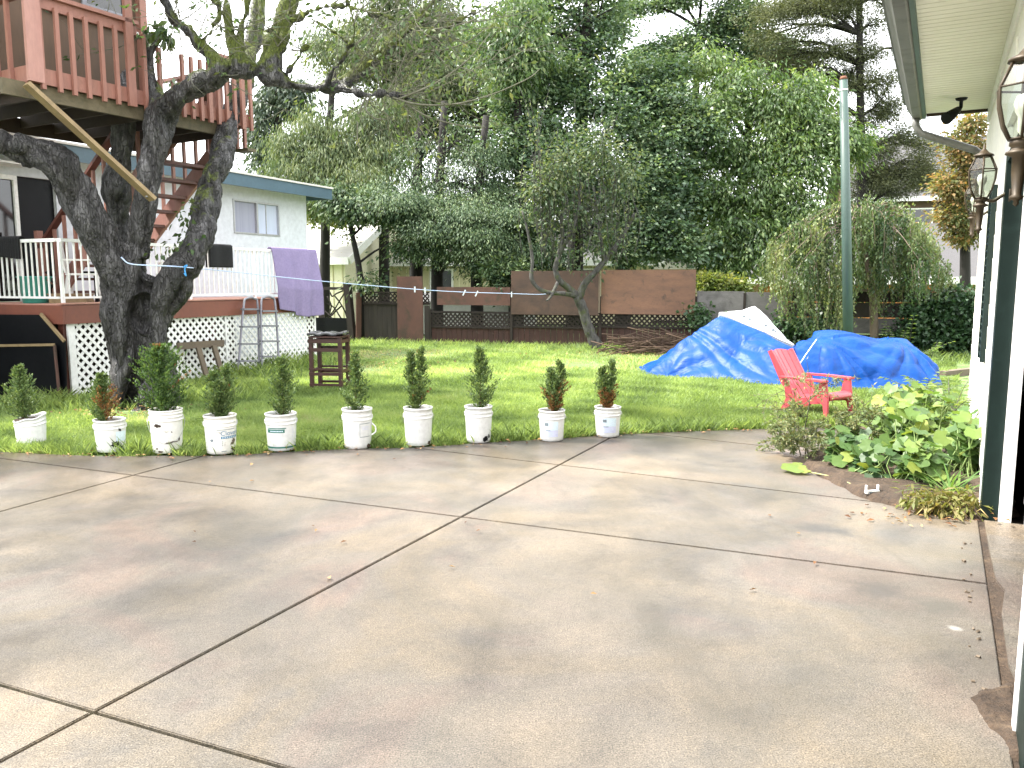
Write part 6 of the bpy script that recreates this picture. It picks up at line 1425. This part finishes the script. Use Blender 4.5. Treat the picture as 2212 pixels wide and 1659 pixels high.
# ivy on the right hand fence
iv = thing('ivy', FN.p(fx_(2040), -.15, 0), 'dark ivy smothering the right end of the back fence', 'ivy')
bl = [(FN.p(fx_(x), -.22, z), (.55, .22, .32)) for x, z in ((1960, .35), (2010, .5), (2050, .9), (2085, 1.15), (2100, .6), (2060, .3), (2030, 1.2), (1985, .9), (2120, 1.0), (2110, .25))] + [(FN.p(fx_(1515), -.15, .75), (.3, .12, .3)), (FN.p(fx_(1700), -.15, .5), (.5, .14, .4)), (FN.p(fx_(1760), -.15, .6), (.5, .14, .4))]
V, F, T = cloud(bl, 9500, .085, .8, .13, .8, .1, 16, .4); npmesh('leaves', V, F, LM['ivy'], iv, T)
ivs = MB()
for b in bl: ivs.tube([(b[0].x, b[0].y + .12, -.05), (b[0].x + .1, b[0].y + .1, b[0].z * .5), tuple(b[0])], [.02, .015, .008], 5)
ivs.build('stems', M['stick'], iv)

# weeping birch
wb = thing('weeping_tree', PZ(1889, 17.6, -.05), 'weeping tree with a dome of hanging leafy strands behind the tarp', 'tree')
tm_ = MB(); top_ = P(1850, 470, 17.9); tp2 = [PZ(1889, 17.6, -.05), P(1886, 650, 17.6), P(1872, 560, 17.7), P(1850, 490, 17.8)]
tm_.tube([tuple(v) for v in catmull([tuple(v) for v in tp2], 5)], [.10 - .004 * i for i in range(16)], 9)
wr = random.Random(5); Cs, Ds, Ts = [], [], []
dome = [(1650, 560), (1668, 515), (1700, 490), (1745, 470), (1800, 462), (1860, 448), (1900, 446), (1950, 458), (1990, 480), (2025, 520), (2048, 565), (2056, 610)]
bot = [(1650, 620), (1680, 660), (1720, 700), (1760, 712), (1810, 706), (1860, 690), (1900, 665), (1950, 650), (2000, 632), (2030, 628), (2056, 625)]
for cc_ in range(74):
    x0 = wr.uniform(1648, 2056); dm_ = interp(dome, x0); span = interp(bot, x0) - dm_; hi_ = wr.random() ** 1.4
    yt0 = dm_ + hi_ * span * .62 + wr.gauss(0, 6); Y0_ = 17.7 + wr.uniform(-1.7, 1.7) * (.5 + .5 * hi_); drop = span * wr.uniform(.3, .62); tn = wr.random() * .75; wdt = wr.uniform(7, 17)
    c_ = catmull([tuple(P(1868, 505, 17.75)), tuple(P((x0 + 1866) / 2, (yt0 + 470) / 2 - 26, (Y0_ + 17.7) / 2)), tuple(P(x0, yt0, Y0_))], 5); tm_.tube([tuple(v) for v in c_], [.016 * (1 - .7 * k / len(c_)) for k in range(len(c_))], 5)
    for _ in range(70): e = Vector(c_[wr.randint(6, len(c_) - 1)]); Cs.append(e + Vector((wr.gauss(0, .09), wr.gauss(0, .09), wr.gauss(0, .07)))); Ds.append((wr.gauss(0, .6), wr.gauss(0, .6), -1)); Ts.append(min(1, tn + .35 * wr.random()))
    for st_ in range(wr.randint(9, 17)):
        x = x0 + wr.gauss(0, wdt); Y_ = Y0_ + wr.gauss(0, .12); yt = yt0 + (x - x0) ** 2 * .03 + abs(wr.gauss(0, 7)); yb_ = min(yt + drop * wr.uniform(.5, 1.25), interp(bot, x) + 22)
        a, b = P(x, yt, Y_), P(x + wr.gauss(0, 6), max(yb_, yt + 20), Y_); L = (a - b).length; n = int(L / .026); ph = wr.random() * 6
        for k in range(n):
            s_q = k / n; p = a.lerp(b, s_q) + Vector((.05 * math.sin(ph + s_q * 5), .05 * math.cos(ph + s_q * 4), 0)) + Vector((wr.gauss(0, .022), wr.gauss(0, .022), 0)); Cs.append(p); Ds.append((wr.gauss(0, .5), wr.gauss(0, .5), -1)); Ts.append(min(1, tn + .35 * wr.random()))
        if st_ % 3 == 0: tm_.tube([tuple(a), tuple(a.lerp(b, .5) + Vector((.03, 0, 0))), tuple(b)], .004, 4)
tm_.build('trunk', M['timber'], wb)
Cs, Ds, Ts = np.array(Cs), np.array(Ds), np.array(Ts); V, F = leaf_quads(Cs, unit(nrg.normal(size=Cs.shape) + [0, -.6, .3]), Ds, .07 * (.6 + .7 * nrg.random(len(Cs))), .55)
npmesh('crown', V, F, LM['weep'], wb, Ts)

# mossy apple tree in front of the fence
ap = thing('mossy_tree', PZ(1283, 19.2, -.05), 'small leaning mossy tree with upright thin shoots before the plywood fence', 'tree')
M['mossbark'] = pm('mossy_grey_bark', (.10, .097, .09), (.012, .010, .008), 13, .9, (1, 1, .5), .6, 16, dirt=(.05, .062, .014), dscale=4.5, dlo=.53, dhi=.64)
ab = [[(1290, 750, 40, 19.2), (1282, 735, 30, 19.2), (1268, 700, 26, 19.2), (1258, 665, 26, 19.2), (1246, 640, 24, 19.15)],
 [(1250, 645, 22, 19.15), (1262, 615, 18, 19.1), (1282, 592, 16, 19.0), (1305, 565, 15, 19.0), (1328, 535, 13, 19.0), (1350, 500, 11, 19.0), (1372, 460, 8, 19)],
 [(1246, 640, 22, 19.15), (1228, 622, 17, 19.1), (1208, 605, 16, 19.0), (1200, 580, 14, 19.0), (1208, 550, 13, 19.0), (1215, 510, 11, 19.0), (1210, 460, 8, 19)],
 [(1240, 638, 15, 19.1), (1215, 634, 12, 18.9), (1185, 632, 11, 18.8), (1162, 622, 10, 18.8), (1148, 600, 10, 18.8), (1150, 560, 9, 18.8), (1140, 500, 7, 18.8), (1128, 455, 5, 18.8)],
 [(1305, 565, 12, 19), (1298, 520, 10, 18.9), (1290, 460, 8, 18.9), (1282, 400, 5, 18.9)], [(1208, 550, 11, 19), (1235, 500, 9, 18.8), (1250, 450, 8, 18.8), (1255, 400, 5, 18.8)], [(1205, 610, 10, 19), (1190, 640, 7, 18.7), (1180, 650, 4, 18.6)]]
am = MB()
for q in ab:
    c_ = catmull([(*P(x, y, Y), w / 2 / ppm(P(x, y, Y))) for x, y, w, Y in q], 5); am.tube([tuple(v[:3]) for v in c_], [v[3] * .85 * (1 + .15 * mnoise.noise(Vector((v[0] * 8, v[2] * 8, 0)))) for v in c_], 9)
am.build('trunk', M['mossbark'], ap)
sh_ = MB(); sl_ = []
for i in range(100):
    x = wr.choice((wr.gauss(1220, 40), wr.gauss(1310, 34), wr.gauss(1170, 30))); y0 = wr.uniform(430, 590); L = wr.uniform(60, 190) if i < 76 else wr.uniform(190, 300); Y_ = 19 + wr.uniform(-.6, .5); a = [P(x, y0, Y_), P(x + wr.gauss(0, 8), y0 - L * .5, Y_), P(x + wr.gauss(0, 22), y0 - L, Y_)]
    sh_.tube([tuple(v) for v in catmull([tuple(v) for v in a], 4)], [.014 - .0012 * k for k in range(9)], 4)
    for k in range(wr.randint(3, 14)): s = wr.random(); sl_.append((a[0].lerp(a[1], s * 2) if s < .5 else a[1].lerp(a[2], s * 2 - 1)))
    for k in range(3):
        s = wr.random(); q = a[0].lerp(a[1], s); sh_.tube([tuple(q), tuple(q + Vector((wr.gauss(0, .14), wr.gauss(0, .12), wr.uniform(.05, .3))))], [.007, .003], 4)
sh_.build('sucker_shoots', M['mossbark'], ap)
C = np.array([list(v) for v in sl_]); C = np.repeat(C, 2, 0) + nrg.normal(size=(len(sl_) * 2, 3)) * .06
lv = (*leaf_quads(C, unit(nrg.normal(size=C.shape) + [0, -.3, .7]), nrg.normal(size=C.shape) + [0, 0, -.3], .10 * (.6 + .7 * nrg.random(len(C))), .5), nrg.random(len(C)))
V, F, T = join([lv, cloud([blob(1230, 440, 18.9, 50, 40), blob(1320, 430, 19, 46, 40), blob(1160, 470, 18.9, 30, 46), blob(1270, 530, 18.9, 60, 34), blob(1370, 470, 19, 26, 40), blob(1320, 500, 19, 50, 30), blob(1220, 350, 18.9, 30, 50, .6, 1.2), blob(1290, 320, 18.9, 30, 60, .6, 1.2), blob(1345, 370, 18.9, 30, 50, .6, 1.2), blob(1180, 400, 18.9, 24, 40, .6, 1.0)], 4000, .095, .5, .22, .8, .2, 12, .2)])
npmesh('crown', V, F, LM['apple'], ap, T)

# brush pile
bp = MB(); br_ = random.Random(9)
for i in range(170):
    c = PZ(br_.gauss(1420, 42), 18.4 + br_.gauss(0, .35), max(0, br_.gauss(.12, .13))); a = br_.gauss(0, .35); L = br_.uniform(.4, 1.3); d = Vector((math.cos(a), br_.gauss(0, .4), br_.gauss(0, .22))); 
    p0, p1 = c - d * L / 2, c + d * L / 2; p0.z = max(p0.z, -.02); p1.z = max(p1.z, -.02)
    bp.tube([tuple(p0), tuple((p0 + p1) / 2 + Vector((br_.gauss(0, .04), 0, br_.gauss(.02, .04)))), tuple(p1)], [.014, .011, .005], 5)
tag(bp.build('brush_pile', M['stick'], None), 'heap of cut dry branches between the small mossy tree and the tarp', 'brush pile')

# ======================= plants by the garage =======================
def lobed(c, n, d, s, lobes=5, r2=rng, cup=.18):
    """one broad scalloped leaf as a fan; returns verts, faces"""
    n = Vector(n).normalized(); d = Vector(d); d = (d - n * d.dot(n)).normalized(); sd_ = n.cross(d); k = 20; vs = [Vector(c)]; fs = []
    for i in range(k):
        a = 2 * math.pi * i / k; q = .87 + .13 * abs(math.cos(a * lobes / 2)) ** .7 + .03 * r2.gauss(0, 1)
        if abs(a - math.pi) < .35: q *= .45
        r = s * .5 * q; x, y = r * math.cos(a), r * math.sin(a)
        vs.append(Vector(c) + d * (x + s * .12) + sd_ * y + n * (cup * (x * x + y * y) / s * (1 if i % 4 else .3) - .12 * max(0, x) ** 2 / s))
    fs = [(0, 1 + i, 1 + (i + 1) % k) for i in range(k)]; return vs, fs
M['vine'] = leafmat('squash_leaves', [(.045, .095, .036), (.075, .145, .046), (.115, .195, .055), (.165, .245, .06), (.24, .29, .06)], .38, .45, spec=.4)
M['pinnate'] = leafmat('light_green_leaflets', [(.07, .13, .04), (.12, .185, .06), (.18, .24, .085)], .42, .4, spec=.55)
M['strap'] = leafmat('strap_leaves', [(.07, .15, .035), (.11, .21, .05), (.2, .26, .08)], .35, .4)
M['withered'] = leafmat('withered_yellow_leaves', [(.09, .12, .03), (.17, .18, .055), (.23, .20, .08), (.12, .09, .045)], .3, .6)
M['wisp'] = leafmat('wispy_grey_green', [(.10, .15, .07), (.16, .21, .10), (.24, .27, .14), (.26, .24, .13)], .3, .6)
def leaves_obj(name, L, mat, par, rndv):
    Vs, Fs, T = [], [], []
    for (vs, fs), t in zip(L, rndv):
        b = len(Vs); Vs += [tuple(v) for v in vs]; Fs += [tuple(b + i for i in f_) for f_ in fs]; T += [t] * len(fs)
    return npmesh(name, np.array(Vs), np.array(Fs), mat, par, np.array(T), smooth=True)
def vine(pts_px, hgt, n, smin, smax, label, seed, tint0, tint1):
    r2 = random.Random(seed); c = G(*pts_px[len(pts_px) // 2]); o = thing('leafy_plant', c, label, 'plant', 'broad-leaved plants by the garage'); L = []; T = []; st = MB(); pl = [G(*q) for q in pts_px]
    for i in range(n):
        w = [r2.random() ** 1.6 for _ in pl]; s = sum(w); g = sum((p * (a / s) for p, a in zip(pl, w)), Vector((0, 0, 0)))
        a = r2.choice(pl); g = g.lerp(a, r2.random() * .75); z = .04 + hgt * r2.random() ** .8 * (.4 + .6 * r2.random()); top_ = Vector((g.x + r2.gauss(0, .05), g.y + r2.gauss(0, .05), z))
        nrm = Vector((r2.gauss(-.1, .45), r2.gauss(-.35, .45), .9)); d = Vector((r2.gauss(-.3, .7), r2.gauss(-.5, .6), -.1))
        L.append(lobed(top_, nrm, d, r2.uniform(smin, smax), 5, r2)); T.append(tint0 + (tint1 - tint0) * r2.random() ** 1.3 if r2.random() > .07 else .95)
        st.tube([(g.x + r2.gauss(0, .08), g.y + r2.gauss(0, .08), .0), (g.x, g.y, z * .6), tuple(top_ - nrm.normalized() * .005)], [.006, .005, .004], 5, caps=False)
    st.build('stalks', M['strap'] if False else pm('pale_green_stalks' + str(seed), (.22, .30, .10), (.16, .24, .07), 8, .5), o); leaves_obj('leaves', L, M['vine'], o, T); return o
vine([(1790, 1000), (1850, 1020), (1900, 1045), (1850, 985), (1930, 1055), (1760, 1000)], .30, 240, .08, .145, 'low dark green clump of broad leaves at the driveway corner of the bed', 1, .0, .5)
vine([(1870, 960), (1940, 960), (2000, 990), (1980, 1030), (1920, 1010), (2030, 1020)], .52, 330, .09, .17, 'tall clump of large bright broad leaves in the middle of the bed', 2, .2, .9)
vine([(1900, 920), (1980, 910), (2050, 930), (2080, 960), (1960, 940), (1860, 935)], .50, 330, .08, .15, 'pale green broad-leaved clump at the back of the bed by the lawn', 3, .25, .85)
vine([(2050, 1000), (2085, 1010), (2095, 1050), (2060, 1040), (2100, 980)], .52, 140, .09, .17, 'broad-leaved clump pressed against the white garage wall', 4, .2, .8)
vine([(1930, 1050), (1985, 1062), (2040, 1055), (1965, 1035), (2010, 1040)], .32, 190, .08, .15, 'fresh green clump of broad leaves along the bare front soil of the bed', 9, .2, .85)
# low yellow runner lying on the concrete
r2 = random.Random(8); o = thing('trailing_runner', G(1722, 1018), 'two bright lime leaves of a runner lying on the concrete', 'runner'); L = []
for x, y in ((1708, 1014), (1730, 1012), (1722, 1018), (1738, 1018)): L.append(lobed(G(x, y, .02) + UP * .02, (0, -.3, 1), (-1, -.2, 0), .14, 5, r2, .1))
leaves_obj('leaves', L, M['vine'], o, [.8, .86, .75, .92]); MB().tube([tuple(G(1712, 1016, .012)), tuple(G(1760, 1022, .02)), tuple(G(1800, 1030, .03)), tuple(G(1850, 1050, .04))], .006, 6).build('stem', M['strap'] if False else pm('runner_stem', (.3, .3, .12), (.25, .26, .1), 8, .5), o)
# pinnate shrub by the wall
def pinnate(loc, n, Lr, label, seed, lsz=.11, up_=.8, name='leafy_shrub', mat='pinnate', asp=.42):
    r2 = random.Random(seed); o = thing(name, loc, label, 'shrub'); st = MB(); Cs, Ds, Ns = [], [], []
    for i in range(n):
        a = r2.random() * 6.283; p = Vector(loc) + Vector((r2.gauss(0, .08), r2.gauss(0, .08), 0)); d = Vector((math.cos(a) * .7, math.sin(a) * .7, up_ * (1.2 + .6 * r2.random()))).normalized(); L = Lr * r2.uniform(.6, 1.1); pts = [p]
        for k in range(9):
            d = (d + Vector((0, 0, -.11)) + Vector((r2.gauss(0, .04),) * 2 + (0,))).normalized(); p = p + d * L / 9; pts.append(p)
            if k > 1:
                sd_ = d.cross(UP).normalized()
                for s in (-1, 1): dd = (d * .5 + sd_ * s + UP * -.1).normalized(); Cs.append(p + dd * lsz * .5); Ds.append(dd); Ns.append((UP + d * -.2 + Vector((r2.gauss(0, .2), r2.gauss(0, .2), 0))))
        st.tube([tuple(v) for v in pts], [.008 - .0006 * k for k in range(10)], 5)
    st.build('stems', M['mossbark'], o); Cs, Ds, Ns = map(lambda q: np.array([list(v) for v in q]), (Cs, Ds, Ns)); V, F = leaf_quads(Cs, unit(Ns), Ds, lsz * (.7 + .5 * nrg.random(len(Cs))), asp); npmesh('leaves', V, F, M[mat], o, nrg.random(len(Cs))); return o
pinnate(G(2070, 925), 26, .80, 'light green shrub with paired leaflets against the sunlit garage wall', 3)
pinnate(G(2000, 875), 14, .55, 'small pale shrub with paired leaflets at the far end of the bed', 4, .10)
pinnate(P(1985, 745, 15.5) * 1.0 + Vector((0, 0, -.3)) if False else PZ(1985, 15.2, 0), 10, .7, 'yellow-green fern-like weed behind the right end of the tarp', 6, .09)
pinnate(PZ(1945, 16.6, 0), 6, 1.0, 'tall single weed stem with paired leaves before the fence', 7, .10, 1.6)
# wispy dry shrub between the camera and the chair
ws = thing('wispy_shrub', G(1755, 985), 'wispy feathery half-dry shrub in front of the red chair', 'shrub'); st = MB(); Cs, Ds = [], []; r2 = random.Random(12)
def wisp(p, d, L, r, dep):
    pts = [p]; q = p; dd = d.normalized()
    for i in range(5):
        dd = (dd + Vector((r2.gauss(0, .17), r2.gauss(0, .17), r2.gauss(0, .1) - .05 * dep))).normalized(); q = q + dd * L / 5; pts.append(q)
        if dep >= 1:
            for _ in range(4 if q.z < .5 else 2): e = (dd + Vector((r2.gauss(0, .7), r2.gauss(0, .7), r2.gauss(.1, .5)))).normalized(); Cs.append(q + e * .018); Ds.append(e)
    st.tube([tuple(v) for v in pts], [r * (1 - .16 * k) for k in range(6)], 4, caps=False)
    if dep < 3:
        for _ in range(3 if dep else 5): wisp(pts[r2.randint(1, 4)], dd + Vector((r2.gauss(0, .8), r2.gauss(0, .7), r2.gauss(.1, .5))), L * r2.uniform(.4, .65), r * .6, dep + 1)
b0_ = G(1765, 985)
for k in range(7): wisp(b0_ + Vector((r2.gauss(0, .10), r2.gauss(0, .08), 0)), Vector((r2.gauss(-.12, .35), r2.gauss(0, .3), 1)), r2.uniform(.35, .6), .007, 0)
wisp(G(1745, 975), Vector((-.03, .1, 1)), .95, .008, 1); wisp(G(1745, 975) + UP * .5, Vector((.5, .1, .5)), .4, .005, 1); wisp(G(1745, 975) + UP * .45, Vector((-.4, .1, .6)), .35, .005, 1)
st.build('stems', M['twig'], ws); Cs, Ds = np.array([list(v) for v in Cs]), np.array([list(v) for v in Ds]); V, F = leaf_quads(Cs, unit(nrg.normal(size=Cs.shape)), Ds, .036 * (.5 + .9 * nrg.random(len(Cs))), .3); npmesh('leaves', V, F, M['wisp'], ws, nrg.random(len(Cs)))
# strap-leaved clump and withered plant at the corner
def strap(loc, n, L, label, seed, mat='strap', wd=.014, name='strap_leaf_clump'):
    r2 = random.Random(seed); o = thing(name, loc, label, 'plant'); Vs, Fs, T = [], [], []
    for i in range(n):
        a = r2.random() * 6.283; d = Vector((math.cos(a), math.sin(a), r2.uniform(.5, 1.6))).normalized(); p = Vector(loc) + Vector((r2.gauss(0, .05), r2.gauss(0, .05), 0)); sd_ = Vector((-math.sin(a), math.cos(a), 0)); l = L * r2.uniform(.5, 1.1); b = len(Vs); k = 7; t = r2.random()
        for j in range(k):
            s = j / (k - 1); w = wd * (1 - s ** 2 * .9); Vs += [tuple(p - sd_ * w), tuple(p + sd_ * w)]; d = (d + Vector((0, 0, -.16))).normalized(); p = p + d * l / k; p.z = max(p.z, .02)
        for j in range(k - 1): Fs.append((b + j * 2, b + j * 2 + 1, b + j * 2 + 3, b + j * 2 + 2)); T.append(t)
    npmesh('leaves', np.array(Vs), np.array(Fs), M[mat], o, np.array(T), smooth=True)
    MB().lathe([(0, 0), (.05, 0), (.03, .06), (0, .07)], 10, Vector(loc)).build('crown_base', M['strap'] if False else M['stick'], o); return o
strap(G(2050, 1075), 60, .50, 'clump of long thin strap leaves near the garage corner', 5, 'strap', .009)
wo = thing('withered_plant', G(2040, 1098), 'withered yellow curled plant at the front edge of the bed', 'plant'); r2 = random.Random(31)
V, F, T = cloud([(G(x, y, .03) + UP * .04, (.12, .09, .05)) for x, y in ((1985, 1085), (2020, 1090), (2060, 1092), (2095, 1096), (2030, 1105), (2080, 1105), (2000, 1100))], 900, .07, .3, .05, .7, .3, 14, .2); npmesh('leaves', V, F, M['withered'], wo, T)
st = MB()
for i in range(40):
    p = G(r2.uniform(1980, 2105), r2.uniform(1085, 1110), .02); a = r2.random() * 6.28; st.tube([tuple(p), tuple(p + Vector((math.cos(a) * .06, math.sin(a) * .06, .05))), tuple(p + Vector((math.cos(a) * .14, math.sin(a) * .12, .01)))], .004, 5)
st.build('stems', M['withered'] if False else pm('dry_yellow_stems', (.4, .32, .12), (.3, .22, .09), 9, .8), wo)
# bits lying on the soil
pc = thing('plastic_clip', G(1884, 1066, .035), 'small white broken plastic clip lying on the bare soil', 'plastic clip', None, R(10))
MB().box((0, 0, .012), (.11, .03, .024)).box((-.05, 0, .04), (.014, .02, .05)).box((.045, 0, .04), (.014, .02, .05)).build('clip_body', M['white'], pc, local=True, bevel=.003); MB().box((0, -.0165, .012), (.07, .002, .012)).build('clip_slot', M['labelink'], pc, local=True)
gv = MB(); r2 = random.Random(77)
for i in range(190):
    p = next(q for q in iter(lambda: G(r2.uniform(1780, 2110), r2.uniform(1040, 1126), .035), None) if inpoly(np.array([q.x]), np.array([q.y]), BED)[0]) if i < 170 else GAR.p(r2.uniform(.2, 2.8), r2.uniform(.10, .17), .0); s = r2.uniform(.004, .014); gv.box(p + UP * s * .4, (s * 1.4, s, s * .8), Matrix.Rotation(r2.random() * 6, 3, 'Z') @ Matrix.Rotation(r2.random(), 3, 'X'))
tag(gv.build('loose_stones', M['timber'], None), 'small loose stones and crumbs on the bare soil by the garage', 'stones', kind='stuff')

# ======================= houses beyond =======================
def house(name, label, c, rz, L, Wd, zw, zr, wallm, roofm, over=.5, wins=(), hip=False):
    o = thing(name, c, label, 'house', None, rz); w_ = MB(); w_.box((0, 0, zw / 2), (L, Wd, zw))
    if not hip:
        for s in (-1, 1): w_.add([(s * L / 2, -Wd / 2, zw), (s * L / 2, Wd / 2, zw), (s * L / 2, 0, zr)], [(0, 1, 2) if s > 0 else (0, 2, 1)])
    w_.build('wall', wallm, o, local=True); rf = MB(); hx = L / 2 + over; hy = Wd / 2 + over; k = over * (zr - zw) / (Wd / 2); ry = 0 if not hip else L * .28
    for s in (-1, 1): rf.plate([(-hx, s * hy, zw - k), (hx, s * hy, zw - k), (hx - ry, 0, zr + .02), (-hx + ry, 0, zr + .02)], (0, s * .5, 1), .12)
    if hip:
        for s in (-1, 1): rf.plate([(s * hx, -hy, zw - k), (s * hx, hy, zw - k), (s * (hx - ry), 0, zr + .02)], (s * .5, 0, 1), .12)
    rf.build('roof', roofm, o, local=True); bd = MB()
    for s in (-1, 1): bd.box((0, s * (hy + .03), zw - k - .03), (2 * hx, .05, .24))
    if not hip:
        for s in (-1, 1):
            for q in (-1, 1): bd.beam((s * (hx + .03), q * (hy), zw - k - .02), (s * (hx + .03), 0, zr), .05, .26)
    bd.build('fascia', M['white'], o, local=True)
    for x, z, w, h in wins:
        wd = MB().box((x, -Wd / 2 - .02, z), (w, .04, h)).build('window', M['glass'], o, local=True); m_ = MB()
        for sx in (-1, 1): m_.box((x + sx * (w / 2 + .03), -Wd / 2 - .025, z), (.07, .06, h + .14))
        for sz in (-1, 1): m_.box((x, -Wd / 2 - .025, z + sz * (h / 2 + .035)), (w, .06, .07))
        m_.build('frame', M['white'], wd, local=True)
    return o
hc = PZ(700, 31, 0); h1 = house('house', 'cream house with a pale worn roof beyond the garden gate', (hc.x - 1.5, 33.5, 0), R(-22), 9, 7, 2.6, 4.6, M['cream'], M['palroof'], .5, ((1.2, 1.3, .9, 1.1), (3.2, 1.5, .6, .9)))
bt = MB()
for i in range(23): bt.box((-4.4 + i * .4, -3.515, 1.3), (.035, .03, 2.6))
bt.build('wall_batten', M['creamshade'], h1, local=True)
h2 = house('house', 'long low yellowish house glimpsed between the dark trunks', (-1.2, 34.0, 0), R(-10), 14, 6, 2.5, 3.9, M['creamshade'], M['palroof'], .4, ((-1.0, 1.5, .8, 1.0), (2.2, 1.5, .8, 1.0), (4.5, 1.5, .8, 1.0)))
bt = MB()
for i in range(46): bt.box((-6.9 + i * .3, -3.015, 1.25), (.03, .03, 2.5))
bt.build('wall_batten', M['cream'], h2, local=True)
house('house', 'pale house with a light roof just above the high plywood fence', (7.2, 36, 0), R(-8), 9, 7, 2.4, 3.7, M['cream'], M['palroof'], .5, ((-1.5, 1.4, 1.2, 1), (2, 1.4, 1.2, 1)))
sd3 = PZ(2090, 26, 0)
h3 = house('house', 'house with a light grey shingle roof and orange wall right of the weeping tree', (sd3.x + 1.2, 30.0, 0), R(-24), 12, 7, 1.9, 3.7, M['orangewood'], M['greyroof'], .5, hip=False)
house('house', 'tall grey-roofed house in the distance behind the autumn tree', (PZ(2080, 46, 0).x, 47.5, 0), R(-14), 12, 9, 6.4, 9.8, M['brownply'], M['greyroof'], .6, ((-3, 4.8, 1.4, 1.2), (1, 4.8, 1.4, 1.2)))
sh = thing('shed', PZ(1030, 24.5, 0), 'low white shed seen through the gap under the brown board', 'shed')
MB().box((0, .6, .5), (3.6, 1.6, 1.0)).build('wall', M['white'], sh, local=True); MB().plate([(-1.9, -.3, 1.0), (1.9, -.3, 1.0), (1.9, 1.5, 1.25), (-1.9, 1.5, 1.25)], UP, .06).build('roof', M['palroof'], sh, local=True)
